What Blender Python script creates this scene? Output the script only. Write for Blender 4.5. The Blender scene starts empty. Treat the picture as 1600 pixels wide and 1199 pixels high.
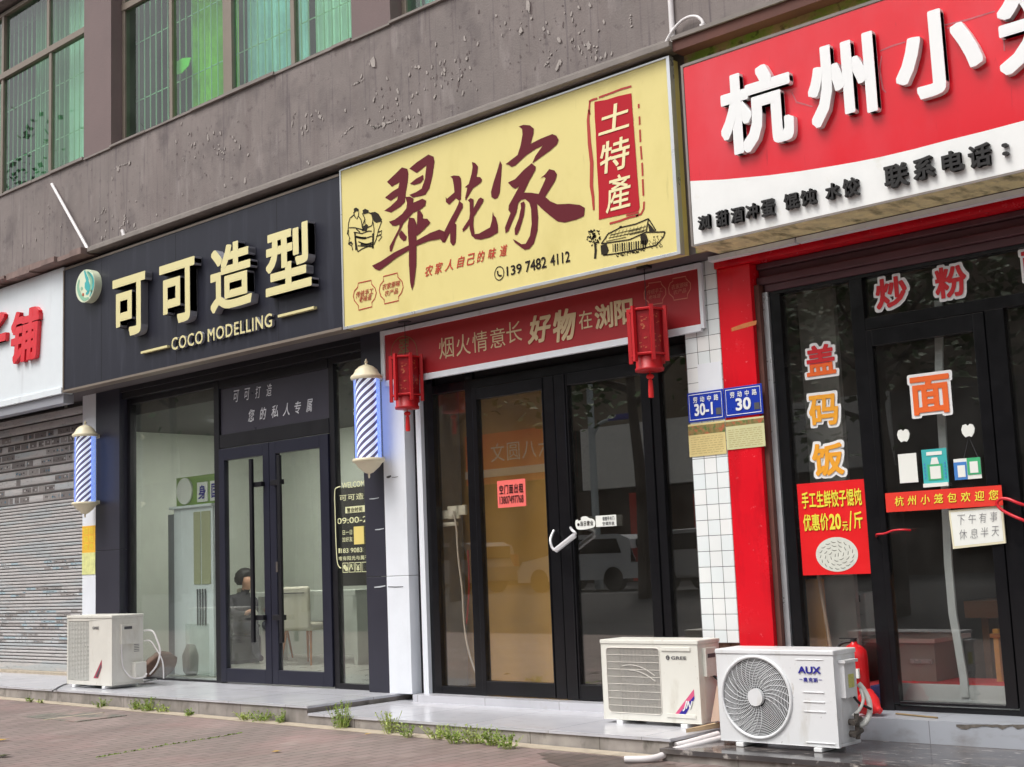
import bpy, bmesh, math, random
from mathutils import Vector, Matrix, geometry
rnd = random.Random(7)
scn = bpy.context.scene
COL = scn.collection
# ------------------------------------------------------------------ camera
# world: X along the shop fronts, Y into the building, Z up; door plane is Y = 0
RR = Vector((0.7385199824546793, 0.673014124178491, -0.04049968112712713))
RU = Vector((0.12013893983711696, -0.07225001459363184, 0.9901245227374352))
RF = Vector((-0.663441685945309, 0.7360923339143526, 0.134213282884249))
CAM = Vector((8.557529328020472, -8.21905419894449, 1.0938197948347266))
FPX = 2070.0
cd = bpy.data.cameras.new('camera'); cam = bpy.data.objects.new('camera', cd); COL.objects.link(cam)
cd.sensor_fit = 'HORIZONTAL'; cd.sensor_width = 36.0; cd.lens = FPX / 1600 * 36
cd.clip_start = 0.1; cd.clip_end = 500
cam.matrix_world = Matrix(((RR.x, RU.x, -RF.x, CAM.x), (RR.y, RU.y, -RF.y, CAM.y), (RR.z, RU.z, -RF.z, CAM.z), (0, 0, 0, 1)))
scn.camera = cam
# ------------------------------------------------------------------ world, sun, exposure
SUN_EL, SUN_AZ = math.radians(58), math.radians(200)
w = bpy.data.worlds.new('World'); scn.world = w; w.use_nodes = True
nt = w.node_tree; bg = nt.nodes['Background']
sky = nt.nodes.new('ShaderNodeTexSky'); sky.sky_type = 'NISHITA'; sky.sun_disc = False
sky.sun_elevation = SUN_EL; sky.sun_rotation = SUN_AZ
sky.air_density = 1.5; sky.dust_density = 6.0; sky.ozone_density = 1.0
hs = nt.nodes.new('ShaderNodeHueSaturation'); hs.inputs['Saturation'].default_value = 0.22
nt.links.new(sky.outputs[0], hs.inputs['Color']); nt.links.new(hs.outputs[0], bg.inputs['Color'])
bg.inputs['Strength'].default_value = 0.15
sd = bpy.data.lights.new('sun', 'SUN'); so = bpy.data.objects.new('sun', sd); COL.objects.link(so)
sd.energy = 1.0; sd.angle = math.radians(25); sd.color = (1.0, 0.965, 0.92)
so.location = (0, -20, 30)
_d = Vector((math.sin(SUN_AZ) * math.cos(SUN_EL), math.cos(SUN_AZ) * math.cos(SUN_EL), math.sin(SUN_EL)))
so.rotation_euler = _d.to_track_quat('Z', 'Y').to_euler()
vs = scn.view_settings; scn.display_settings.display_device = 'sRGB'
vs.view_transform = 'Standard'; vs.look = 'None'; vs.gamma = 1.0; vs.use_curve_mapping = False
vs.exposure = 0.38
scn.render.engine = 'CYCLES'
scn.cycles.use_denoising = True
scn.cycles.max_bounces = 8; scn.cycles.transparent_max_bounces = 16
scn.cycles.sample_clamp_indirect = 6

# ------------------------------------------------------------------ helpers
def ray(px, py):
    a, b = px - 800.0, py - 599.5
    return RR * a - RU * b + RF * FPX
def F(px, py, Y=0.0):          # point of the vertical plane at depth Y that the survey pixel measures -> (x, z)
    r = ray(px, py); t = (Y - CAM.y) / r.y
    return CAM.x + r.x * t, CAM.z + r.z * t
def FX(px, py, Y=0.0): return F(px, py, Y)[0]
def FZ(px, py, Y=0.0): return F(px, py, Y)[1]
def G(px, py, Z):
    r = ray(px, py); t = (Z - CAM.z) / r.z
    return CAM.x + r.x * t, CAM.y + r.y * t

def lin(c):
    c /= 255.0
    return c / 12.92 if c <= 0.04045 else ((c + 0.055) / 1.055) ** 2.4
def rgb(r, g, b, k=1.0): return (min(lin(r) * k, .85), min(lin(g) * k, .85), min(lin(b) * k, .85), 1)

_gc = {}
def glyph(s, offset=0.0, extrude=0.0, bevel=0.0, shear=0.0, res=3, space=1.0):
    """outline font characters; a positive offset thickens them by laying shifted copies over each other"""
    key = (s, offset, extrude, bevel, shear, res, space)
    if key in _gc: return _gc[key]
    c = bpy.data.curves.new('lettering_curve', 'FONT'); c.body = s; c.resolution_u = res
    c.offset = min(offset, 0); c.extrude = extrude; c.shear = shear; c.space_character = space
    o = bpy.data.objects.new('lettering_curve', c); COL.objects.link(o)
    ev = o.evaluated_get(bpy.context.evaluated_depsgraph_get()); m = ev.to_mesh()
    vs0 = [tuple(v.co) for v in m.vertices]; fs0 = [tuple(p.vertices) for p in m.polygons]
    ev.to_mesh_clear(); bpy.data.objects.remove(o); bpy.data.curves.remove(c)
    vs_, fs = [], []
    sh = [(0, 0)]
    if offset > .002:
        nk = 28 if offset > .02 else 10
        for k in range(nk):       # rounded-square pen
            a = 6.2832*(k + .37)/nk; q = offset*1.02 / (math.cos(a)**6 + math.sin(a)**6) ** (1/6)
            sh.append((q*math.cos(a), q*math.sin(a)))
    for i, (dx, dy) in enumerate(sh):
        b = len(vs_)
        vs_ += [(v[0] + dx, v[1] + dy, v[2], i * .00012) for v in vs0]; fs += [tuple(k + b for k in f) for f in fs0]
    xs = [v[0] for v in vs_] or [0, 1]; ys = [v[1] for v in vs_] or [0, 1]
    _gc[key] = (vs_, fs, min(xs), max(xs), min(ys), max(ys))
    return _gc[key]

class MB:
    def __init__(s): s.v = []; s.f = []; s.m = []; s.cm = 0
    def add(s, vs_, fs, m=None):
        b = len(s.v); s.v += [Vector(v) for v in vs_]
        for f in fs: s.f.append(tuple(b + i for i in f)); s.m.append(s.cm if m is None else m)
        return s
    def box(s, x0, x1, y0, y1, z0, z1, m=None):
        if x0 > x1: x0, x1 = x1, x0
        if y0 > y1: y0, y1 = y1, y0
        if z0 > z1: z0, z1 = z1, z0
        return s.add([(x0,y0,z0),(x1,y0,z0),(x1,y1,z0),(x0,y1,z0),(x0,y0,z1),(x1,y0,z1),(x1,y1,z1),(x0,y1,z1)],
            [(0,3,2,1),(4,5,6,7),(0,1,5,4),(1,2,6,5),(2,3,7,6),(3,0,4,7)], m)
    def quad(s, a, b, c, d, m=None): return s.add([a,b,c,d], [(0,1,2,3)], m)
    def poly(s, pts, Y, thick=0.0, m=None, holes=()):   # polygon in x,z facing -Y
        loops = [list(pts)] + [list(h) for h in holes]
        tri = geometry.tessellate_polygon([[Vector((p[0], p[1], 0)) for p in l] for l in loops])
        flat = [p for l in loops for p in l]; n = len(flat)
        def orient(t, flip):
            a, b, c = [Vector((flat[i][0], flat[i][1])) for i in t]
            ccw = (b - a).cross(c - a) > 0
            return t if ccw != flip else (t[0], t[2], t[1])
        if thick <= 0:
            return s.add([(p[0], Y, p[1]) for p in flat], [orient(t, False) for t in tri], m)
        vs_ = [(p[0], Y, p[1]) for p in flat] + [(p[0], Y + thick, p[1]) for p in flat]
        fs = [orient(t, False) for t in tri] + [tuple(i + n for i in orient(t, True)) for t in tri]
        b = 0
        for l in loops:
            k = len(l)
            for i in range(k): fs.append((b + i, b + (i + 1) % k, b + (i + 1) % k + n, b + i + n))
            b += k
        return s.add(vs_, fs, m)
    def tube(s, pts, r, seg=8, m=None, cap=True, r1=None):
        pts = [Vector(p) for p in pts]; n = len(pts); vs_ = []; fs = []
        prev = None
        for i, p in enumerate(pts):
            t = (pts[min(i + 1, n - 1)] - pts[max(i - 1, 0)]).normalized()
            if prev is None:
                u = t.orthogonal().normalized()
            else:
                u = (prev - t * prev.dot(t)).normalized()
            prev = u; v = t.cross(u)
            rr = r if r1 is None else r + (r1 - r) * i / max(1, n - 1)
            for k in range(seg):
                a = 2 * math.pi * k / seg; vs_.append(p + u * (rr * math.cos(a)) + v * (rr * math.sin(a)))
        for i in range(n - 1):
            for k in range(seg):
                fs.append((i*seg+k, i*seg+(k+1)%seg, (i+1)*seg+(k+1)%seg, (i+1)*seg+k))
        if cap:
            b = len(vs_); vs_ += vs_[:seg] + vs_[(n-1)*seg:n*seg]
            fs += [tuple(range(b, b + seg))[::-1], tuple(range(b + seg, b + 2*seg))]
        return s.add(vs_, fs, m)
    def curve(s, pts, r, seg=8, m=None, sub=5, r1=None):
        return s.tube(smooth_pts(pts, sub), r, seg, m, r1=r1)
    def lathe(s, cx, cy, prof, seg=24, m=None):
        vs_ = []; fs = []; n = len(prof)
        for r, z in prof:
            for k in range(seg):
                a = 2 * math.pi * k / seg; vs_.append((cx + r * math.cos(a), cy + r * math.sin(a), z))
        for i in range(n - 1):
            for k in range(seg): fs.append((i*seg+k, i*seg+(k+1)%seg, (i+1)*seg+(k+1)%seg, (i+1)*seg+k))
        b = len(vs_); vs_ += vs_[:seg] + vs_[(n-1)*seg:n*seg]
        fs += [tuple(range(b, b + seg))[::-1], tuple(range(b + seg, b + 2*seg))]
        return s.add(vs_, fs, m)
    def ring(s, cx, cz, r, y, rt, seg=40, ts=6, m=None):     # torus facing -Y
        vs_ = []; fs = []
        for k in range(seg):
            a = 2*math.pi*k/seg
            for j in range(ts):
                b = 2*math.pi*j/ts; q = r + rt*math.cos(b)
                vs_.append((cx + q*math.cos(a), y + rt*math.sin(b), cz + q*math.sin(a)))
        for k in range(seg):
            for j in range(ts):
                fs.append((k*ts+j, ((k+1)%seg)*ts+j, ((k+1)%seg)*ts+(j+1)%ts, k*ts+(j+1)%ts))
        return s.add(vs_, fs, m)
    def disc(s, cx, cz, r, y0, y1, seg=32, m=None, rx=None):
        rx = rx or r
        return s.poly([(cx + rx*math.cos(2*math.pi*k/seg), cz + r*math.sin(2*math.pi*k/seg)) for k in range(seg)], min(y0, y1), abs(y1 - y0), m)
    def ribbon(s, pts, Y, wd, m=None, closed=False, taper=False):
        pts = [Vector((p[0], p[1])) for p in pts]
        if closed: pts = pts + [pts[0]]
        n = len(pts); vs_ = []
        for i, p in enumerate(pts):
            t = (pts[min(i+1, n-1)] - pts[max(i-1, 0)])
            if closed and i in (0, n-1): t = pts[1] - pts[-2]
            if t.length < 1e-9: t = Vector((1, 0))
            t.normalize(); nn = Vector((-t.y, t.x)) * wd * .5
            if taper: nn *= .35 + .65 * math.sin(math.pi * (i + .5) / n)
            vs_ += [(p.x - nn.x, Y, p.y - nn.y), (p.x + nn.x, Y, p.y + nn.y)]
        return s.add(vs_, [(2*i, 2*i+2, 2*i+3, 2*i+1) for i in range(n-1)], m)
    def fit(s, txt, x0, x1, z0, z1, Y, m=None, depth=0.0, **kw):   # whole string stretched into a box
        ex = 0.02 if depth else 0.0
        vs_, fs, a, b, c, d = glyph(txt, extrude=ex, **kw)
        sx = (x1 - x0) / max(b - a, 1e-6); sz = (z1 - z0) / max(d - c, 1e-6)
        out = [(x0 + (v[0]-a)*sx, Y - v[3] + (0 if not depth else (0.02 - v[2]) / 0.04 * depth), z0 + (v[1]-c)*sz) for v in vs_]
        return s.add(out, fs, m)
    def cells(s, txt, x0, x1, z0, z1, Y, m=None, fill=.92, depth=0.0, **kw):   # one CJK character per equal cell
        n = len(txt); cw = (x1 - x0) / n; h = z1 - z0
        ex = 0.02 if depth else 0.0
        for i, ch in enumerate(txt):
            if ch in ' \u3000': continue
            vs_, fs, a, b, c, d = glyph(ch, extrude=ex, **kw)
            xa = x0 + cw * (i + .5 - fill / 2); wd = cw * fill
            s.add([(xa + v[0]*wd, Y - v[3] + (0 if not depth else (0.02 - v[2]) / 0.04 * depth), z0 + (v[1] + .12) * h) for v in vs_], fs, m)
        return s
    def build(s, name, mats, parent=None, bevel=0.0, smooth=False, loc=None, **tags):
        if not isinstance(mats, (list, tuple)): mats = [mats]
        org = Vector((0, 0, 0)); p = parent
        while p is not None: org += p.location; p = p.parent
        if loc is None and parent is None and s.v:
            xs = [v.x for v in s.v]; ys = [v.y for v in s.v]; zs = [v.z for v in s.v]
            loc = Vector(((min(xs)+max(xs))/2, (min(ys)+max(ys))/2, min(zs)))
        loc = Vector(loc) if loc is not None and parent is None else Vector((0, 0, 0))
        me = bpy.data.meshes.new(name); sh = org + loc
        me.from_pydata([v - sh for v in s.v], [], s.f)
        for mt in mats: me.materials.append(mt)
        for i, pl in enumerate(me.polygons):
            pl.material_index = min(s.m[i], len(mats) - 1); pl.use_smooth = smooth and len(pl.vertices) <= 4
        me.update()
        o = bpy.data.objects.new(name, me); COL.objects.link(o)
        o.parent = parent; o.location = loc
        if bevel:
            b = o.modifiers.new('bevel', 'BEVEL'); b.width = bevel; b.segments = 2; b.limit_method = 'ANGLE'; b.angle_limit = math.radians(40)
        for k, v in tags.items(): o[k] = v
        return o

def smooth_pts(pts, sub=5):
    P_ = [Vector(p) for p in pts]; out = []
    n = len(P_)
    for i in range(n - 1):
        p0, p1, p2, p3 = P_[max(i-1,0)], P_[i], P_[i+1], P_[min(i+2,n-1)]
        for k in range(sub):
            t = k / sub
            out.append(.5*((2*p1) + (p2-p0)*t + (2*p0-5*p1+4*p2-p3)*t*t + (3*p1-p0-3*p2+p3)*t**3))
    return out + [P_[-1]]

def thing(name, label, cat, loc=(0, 0, 0), group=None):
    o = bpy.data.objects.new(name, None); COL.objects.link(o); o.location = loc; o.empty_display_size = .1
    o['label'] = label; o['category'] = cat
    if group: o['group'] = group
    return o
def struct(mb, name, m, **k):
    return mb.build(name, m, kind='structure', **k)

# ------------------------------------------------------------------ materials
def mat(name, col, rough=.6, metal=0.0, var=.0, vscale=6.0, bump=.0, bscale=40.0, spec=.5, stretch=None, emit=0.0):
    m = bpy.data.materials.new(name); m.use_nodes = True; n = m.node_tree; b = n.nodes['Principled BSDF']
    col = tuple(col[:3]) + (1,)
    b.inputs['Base Color'].default_value = col; b.inputs['Roughness'].default_value = rough
    b.inputs['Metallic'].default_value = metal; b.inputs['Specular IOR Level'].default_value = spec
    tc = n.nodes.new('ShaderNodeTexCoord'); src = tc.outputs['Object']
    if stretch:
        mp = n.nodes.new('ShaderNodeMapping'); mp.inputs['Scale'].default_value = stretch
        n.links.new(src, mp.inputs[0]); src = mp.outputs[0]
    if var:
        nz = n.nodes.new('ShaderNodeTexNoise'); nz.inputs['Scale'].default_value = vscale; nz.inputs['Detail'].default_value = 6; nz.inputs['Roughness'].default_value = .65
        n.links.new(src, nz.inputs['Vector'])
        mr = n.nodes.new('ShaderNodeMapRange'); mr.inputs[1].default_value = .3; mr.inputs[2].default_value = .7; mr.inputs[3].default_value = 1 - var; mr.inputs[4].default_value = 1 + var * .6
        n.links.new(nz.outputs['Fac'], mr.inputs[0])
        mx = n.nodes.new('ShaderNodeMix'); mx.data_type = 'RGBA'; mx.blend_type = 'MULTIPLY'; mx.inputs[0].default_value = 1
        mx.inputs[6].default_value = col; n.links.new(mr.outputs[0], mx.inputs[7]); n.links.new(mx.outputs[2], b.inputs['Base Color'])
        rr = n.nodes.new('ShaderNodeMapRange'); rr.inputs[3].default_value = max(.02, rough - .12); rr.inputs[4].default_value = min(1, rough + .12)
        n.links.new(nz.outputs['Fac'], rr.inputs[0]); n.links.new(rr.outputs[0], b.inputs['Roughness'])
    if bump:
        nb = n.nodes.new('ShaderNodeTexNoise'); nb.inputs['Scale'].default_value = bscale; nb.inputs['Detail'].default_value = 4
        n.links.new(src, nb.inputs['Vector'])
        bp = n.nodes.new('ShaderNodeBump'); bp.inputs['Strength'].default_value = bump; bp.inputs['Distance'].default_value = .01
        n.links.new(nb.outputs['Fac'], bp.inputs['Height']); n.links.new(bp.outputs[0], b.inputs['Normal'])
    if emit:
        b.inputs['Emission Color'].default_value = col; b.inputs['Emission Strength'].default_value = emit
    return m
def bsdf(m): return m.node_tree.nodes['Principled BSDF']
def colorlink(m): 
    l = bsdf(m).inputs['Base Color'].links
    return l[0].from_socket if l else None
def layer(m, col, scale, lo, hi, amount=1.0, stretch=None, detail=5, kind='noise', zmask=None, seed=0.0):
    """mix a stain colour over the base where a noise passes a threshold"""
    n = m.node_tree; b = bsdf(m); base = colorlink(m)
    tc = n.nodes.new('ShaderNodeTexCoord'); mp = n.nodes.new('ShaderNodeMapping')
    mp.inputs['Scale'].default_value = stretch or (1, 1, 1); mp.inputs['Location'].default_value = (seed, seed * 1.7, seed * .6)
    n.links.new(tc.outputs['Object'], mp.inputs[0])
    nz = n.nodes.new('ShaderNodeTexNoise'); nz.inputs['Scale'].default_value = scale; nz.inputs['Detail'].default_value = detail; nz.inputs['Roughness'].default_value = .6
    n.links.new(mp.outputs[0], nz.inputs['Vector'])
    mr = n.nodes.new('ShaderNodeMapRange'); mr.inputs[1].default_value = lo; mr.inputs[2].default_value = hi; mr.inputs[3].default_value = 0; mr.inputs[4].default_value = amount
    n.links.new(nz.outputs['Fac'], mr.inputs[0]); fac = mr.outputs[0]
    if zmask:      # (z0, z1): object-space height over which the layer fades in
        sp = n.nodes.new('ShaderNodeSeparateXYZ'); n.links.new(tc.outputs['Object'], sp.inputs[0])
        zr = n.nodes.new('ShaderNodeMapRange'); zr.inputs[1].default_value = zmask[0]; zr.inputs[2].default_value = zmask[1]
        n.links.new(sp.outputs['Z'], zr.inputs[0])
        ml = n.nodes.new('ShaderNodeMath'); ml.operation = 'MULTIPLY'; n.links.new(fac, ml.inputs[0]); n.links.new(zr.outputs[0], ml.inputs[1]); fac = ml.outputs[0]
    mx = n.nodes.new('ShaderNodeMix'); mx.data_type = 'RGBA'; n.links.new(fac, mx.inputs[0])
    if base: n.links.new(base, mx.inputs[6])
    else: mx.inputs[6].default_value = b.inputs['Base Color'].default_value
    mx.inputs[7].default_value = tuple(col[:3]) + (1,)
    n.links.new(mx.outputs[2], b.inputs['Base Color'])
    return m
def glass(name, tint=(1, 1, 1), ior=1.5, rough=.0, dirt=.06, dirtcol=(.5, .5, .48)):
    m = bpy.data.materials.new(name); m.use_nodes = True; n = m.node_tree; n.nodes.clear()
    out = n.nodes.new('ShaderNodeOutputMaterial'); tr = n.nodes.new('ShaderNodeBsdfTransparent'); tr.inputs[0].default_value = tuple(tint) + (1,)
    gl = n.nodes.new('ShaderNodeBsdfGlossy'); gl.inputs['Roughness'].default_value = rough; gl.inputs[0].default_value = (1, 1, 1, 1)
    f0 = 1.9 * ((ior - 1) / (ior + 1)) ** 2      # both faces of a thin sheet, same from either side
    lw = n.nodes.new('ShaderNodeLayerWeight'); lw.inputs[0].default_value = .5
    pw = n.nodes.new('ShaderNodeMath'); pw.operation = 'POWER'; pw.inputs[1].default_value = 5; n.links.new(lw.outputs['Facing'], pw.inputs[0])
    fr = n.nodes.new('ShaderNodeMapRange'); fr.inputs[3].default_value = f0; fr.inputs[4].default_value = 1.0; n.links.new(pw.outputs[0], fr.inputs[0])
    mx = n.nodes.new('ShaderNodeMixShader'); n.links.new(fr.outputs[0], mx.inputs[0]); n.links.new(tr.outputs[0], mx.inputs[1]); n.links.new(gl.outputs[0], mx.inputs[2])
    df = n.nodes.new('ShaderNodeBsdfDiffuse'); df.inputs[0].default_value = tuple(dirtcol) + (1,)
    tc = n.nodes.new('ShaderNodeTexCoord'); nz = n.nodes.new('ShaderNodeTexNoise'); nz.inputs['Scale'].default_value = 3.0; nz.inputs['Detail'].default_value = 8
    n.links.new(tc.outputs['Object'], nz.inputs['Vector'])
    mr = n.nodes.new('ShaderNodeMapRange'); mr.inputs[1].default_value = .35; mr.inputs[2].default_value = .8; mr.inputs[3].default_value = dirt * .3; mr.inputs[4].default_value = dirt * 1.6
    n.links.new(nz.outputs['Fac'], mr.inputs[0])
    m2 = n.nodes.new('ShaderNodeMixShader'); n.links.new(mr.outputs[0], m2.inputs[0]); n.links.new(mx.outputs[0], m2.inputs[1]); n.links.new(df.outputs[0], m2.inputs[2])
    n.links.new(m2.outputs[0], out.inputs[0])
    return m
def brick(name, c1, c2, mortar, bw, bh, ms=.01, rot=(0, 0, 0), offset=.5, rough=.5, bump=.3, loc=(0, 0, 0), var=.15, vscale=2.0):
    m = mat(name, c1, rough); n = m.node_tree; b = bsdf(m)
    tc = n.nodes.new('ShaderNodeTexCoord'); mp = n.nodes.new('ShaderNodeMapping'); mp.inputs['Rotation'].default_value = rot; mp.inputs['Location'].default_value = loc
    n.links.new(tc.outputs['Object'], mp.inputs[0])
    bt = n.nodes.new('ShaderNodeTexBrick'); bt.offset = offset; bt.squash = 1
    bt.inputs['Scale'].default_value = 1; bt.inputs['Brick Width'].default_value = bw; bt.inputs['Row Height'].default_value = bh
    bt.inputs['Mortar Size'].default_value = ms; bt.inputs['Mortar Smooth'].default_value = .3
    bt.inputs['Color1'].default_value = tuple(c1[:3]) + (1,); bt.inputs['Color2'].default_value = tuple(c2[:3]) + (1,); bt.inputs['Mortar'].default_value = tuple(mortar[:3]) + (1,)
    n.links.new(mp.outputs[0], bt.inputs[0])
    nz = n.nodes.new('ShaderNodeTexNoise'); nz.inputs['Scale'].default_value = vscale; nz.inputs['Detail'].default_value = 7; n.links.new(tc.outputs['Object'], nz.inputs['Vector'])
    mr = n.nodes.new('ShaderNodeMapRange'); mr.inputs[1].default_value = .3; mr.inputs[2].default_value = .7; mr.inputs[3].default_value = 1 - var; mr.inputs[4].default_value = 1 + var
    n.links.new(nz.outputs['Fac'], mr.inputs[0])
    mx = n.nodes.new('ShaderNodeMix'); mx.data_type = 'RGBA'; mx.blend_type = 'MULTIPLY'; mx.inputs[0].default_value = 1
    n.links.new(bt.outputs['Color'], mx.inputs[6]); n.links.new(mr.outputs[0], mx.inputs[7]); n.links.new(mx.outputs[2], b.inputs['Base Color'])
    if bump:
        iv = n.nodes.new('ShaderNodeMath'); iv.operation = 'SUBTRACT'; iv.inputs[0].default_value = 1; n.links.new(bt.outputs['Fac'], iv.inputs[1])
        bp = n.nodes.new('ShaderNodeBump'); bp.inputs['Strength'].default_value = bump; bp.inputs['Distance'].default_value = .006
        n.links.new(iv.outputs[0], bp.inputs['Height']); n.links.new(bp.outputs[0], b.inputs['Normal'])
    return m

M = {}
M['wall'] = mat('mauve_render', rgb(130, 121, 118), .85, var=.2, vscale=1.6, bump=.25, bscale=60)
layer(M['wall'], rgb(112, 101, 99), 1.0, .5, .75, .7, stretch=(5, 5, .5))
layer(M['wall'], rgb(160, 152, 150), 2.3, .58, .75, .45, stretch=(3, 3, .7), seed=3)
layer(M['wall'], rgb(92, 84, 85), 2.6, .52, .72, .75, stretch=(1, 1, .8), seed=9)
layer(M['wall'], rgb(84, 74, 76), 14, .6, .7, .55, seed=12)
layer(M['wall'], rgb(88, 80, 84), 4.5, .57, .7, .7, stretch=(6, 6, .22), seed=21)
layer(M['wall'], rgb(150, 142, 140), 26, .66, .74, .6, stretch=(1, 1, .4), seed=5)
M['pier'] = mat('mauve_pier_render', rgb(120, 104, 103), .85, var=.1, vscale=1.5, bump=.2, bscale=60)
M['chip'] = mat('bare_plaster', rgb(168, 160, 155), .9, var=.2, vscale=30)
M['chipshade'] = mat('chip_shadow', rgb(98, 87, 86), .9)  # painted shadow colour, laid just below and right of each chip
M['ledge'] = mat('ledge_mortar', rgb(136, 129, 124), .9, var=.2, vscale=5)
M['frame_alu'] = mat('aged_window_aluminium', rgb(132, 121, 110), .5, .2, var=.1)
M['gwin'] = glass('green_window_glass', (.56, .86, .70), 1.5, .0, .05, (.4, .5, .42))
M['curtain'] = mat('pale_curtain', rgb(232, 238, 232), .9, var=.18, vscale=5, stretch=(6, 1, .3))
M['backing_green'] = mat('green_reflection_backing', rgb(176, 214, 84), .9, var=.4, vscale=2.2)  # backing sheet coloured to imitate greenery mirrored in the pane
M['backing_blue'] = mat('blue_reflection_backing', rgb(206, 226, 240), .9, var=.25, vscale=2.5)  # backing sheet coloured to imitate the pale blue reflection in the panes
M['curtain_dark'] = mat('dark_green_curtain', rgb(120, 150, 124), .9, var=.3, vscale=3, stretch=(4, 1, .5))  # darker and greener than the pale curtain
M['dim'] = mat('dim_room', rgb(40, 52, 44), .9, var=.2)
M['bars'] = mat('window_bars', rgb(178, 196, 168), .5)
M['white'] = mat('white_paint', rgb(226, 230, 236), .45, var=.05, vscale=3)
layer(M['white'], rgb(170, 168, 160), 2.0, .62, .8, .5, stretch=(4, 4, .6))
M['whitesign'] = mat('white_sign_board', rgb(226, 233, 241), .35, var=.03)
layer(M['whitesign'], rgb(190, 194, 198), 1.8, .56, .8, .5, stretch=(4, 4, .5))
M['black_acp'] = mat('charcoal_composite_panel', rgb(42, 43, 53), .4, spec=.3, var=.06, vscale=2)
layer(M['black_acp'], rgb(66, 68, 79), 1.6, .52, .75, .5, stretch=(5, 1, .5))
M['darkpil'] = mat('charcoal_cladding', rgb(47, 47, 58), .4, var=.08, vscale=3)
M['black'] = mat('black_metal', rgb(25, 24, 29), .4, .1, var=.1)
M['navy'] = mat('dark_blue_door_metal', rgb(33, 34, 49), .4, .1, var=.08)
M['jet'] = mat('jet_black_frame', rgb(24, 24, 27), .22, .2, var=.1, vscale=12)
M['silver'] = mat('aluminium', rgb(205, 208, 212), .3, .6, var=.08)
M['yellow'] = mat('yellow_sign_film', rgb(226, 212, 142), .45, spec=.3, var=.03, vscale=2)
layer(M['yellow'], rgb(198, 182, 108), 1.6, .5, .8, .45, stretch=(1.5, 1, .8))
layer(M['yellow'], rgb(160, 150, 90), 7, .66, .8, .4, stretch=(3, 1, .35), seed=5)
M['maroon'] = mat('maroon_print', rgb(98, 30, 40), .6, spec=.2)
M['seal'] = mat('seal_red_print', rgb(180, 30, 44), .6, spec=.2)
M['sealedge'] = mat('seal_edge_print', rgb(176, 48, 40), .45)
M['cream'] = mat('cream_print', rgb(244, 226, 176), .45)
M['ink'] = mat('ink_print', rgb(44, 38, 28), .6, spec=.2)
M['redprint'] = mat('tagline_red_print', rgb(196, 60, 40), .5)
M['num'] = mat('black_print', rgb(30, 20, 22), .6, spec=.2)
M['signred'] = mat('red_sign_film', rgb(220, 22, 40), .22, var=.05, vscale=1.5)
layer(M['signred'], rgb(222, 84, 96), 1.2, .42, .75, .5, stretch=(1, 1, .6))
layer(M['signred'], rgb(150, 24, 34), 9, .66, .76, .5, stretch=(3, 1, .4), seed=4)
M['signwhite'] = mat('white_sign_film', rgb(236, 238, 236), .35, var=.04)
layer(M['signwhite'], rgb(188, 180, 140), 5, .62, .8, .4)
M['letterwhite'] = mat('white_letter_acrylic', rgb(236, 240, 244), .3)
M['letterblack'] = mat('black_letter_acrylic', rgb(30, 28, 28), .4)
M['gold'] = mat('pale_gold_letter', rgb(232, 222, 166), .35, .15)
M['goldside'] = mat('letter_side_steel', rgb(150, 150, 158), .35, .2)
M['moss'] = mat('mossy_soffit', rgb(236, 226, 176), .9, var=.25, vscale=8)
layer(M['moss'], rgb(70, 70, 36), 3.0, .5, .68, .85, stretch=(2.5, 1, 1))
M['mosswall'] = mat('mossy_wall', rgb(150, 126, 92), .95, var=.35, vscale=10, bump=.5)
layer(M['mosswall'], rgb(104, 128, 46), 5, .45, .58, .95)
layer(M['mosswall'], rgb(40, 44, 20), 11, .55, .66, .8, seed=2)
M['rust'] = mat('rusty_beam', rgb(98, 62, 54), .8, var=.2)
M['redpil'] = mat('red_pillar_gloss', rgb(222, 18, 36), .25, var=.06, vscale=2)
layer(M['redpil'], rgb(240, 120, 130), 20, .66, .72, .8, seed=3)
layer(M['redpil'], rgb(150, 12, 24), 2.4, .52, .75, .6, stretch=(2, 2, .6), seed=6)
M['roller'] = mat('maroon_roller_box', rgb(92, 60, 66), .5, var=.3, vscale=4, stretch=(1, 1, 6))
M['tile'] = brick('white_wall_tile', rgb(228, 236, 240), rgb(236, 238, 236), rgb(40, 44, 48), .104, .112, .0022, rot=(math.radians(90), 0, 0), offset=0, rough=.15, bump=.4, var=.04)
M['platform'] = brick('pale_platform_tile', rgb(194, 194, 200), rgb(187, 188, 194), rgb(128, 126, 126), .8, .8, .003, offset=0, rough=.22, bump=.15, var=.07, vscale=3)
layer(M['platform'], rgb(150, 142, 132), 3, .6, .8, .5, stretch=(1, 3, 1))
layer(M['platform'], rgb(168, 165, 162), 9, .58, .75, .5, seed=4)
M['kerb'] = brick('kerb_stone', rgb(158, 152, 146), rgb(146, 140, 136), rgb(95, 90, 84), .62, .6, .004, rot=(math.radians(90), 0, 0), offset=0, rough=.8, bump=.2, var=.25, vscale=6)
layer(M['kerb'], rgb(88, 84, 78), 7, .56, .7, .7, stretch=(1, 1, .6))
M['pave'] = brick('red_brick_paving', rgb(138, 122, 118), rgb(126, 113, 108), rgb(92, 83, 78), .21, .105, .006, rot=(0, 0, math.radians(90)), rough=.6, bump=.5, var=.16, vscale=1.3)
layer(M['pave'], rgb(158, 120, 118), .9, .52, .7, .4, seed=5)
layer(M['pave'], rgb(110, 92, 88), 1.6, .54, .7, .6, stretch=(3.5, .5, 1), seed=8)
layer(M['pave'], rgb(174, 160, 152), 2.4, .58, .75, .5, stretch=(2, .7, 1), seed=11)
layer(M['pave'], rgb(120, 108, 100), 6, .58, .75, .6, seed=1)
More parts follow.
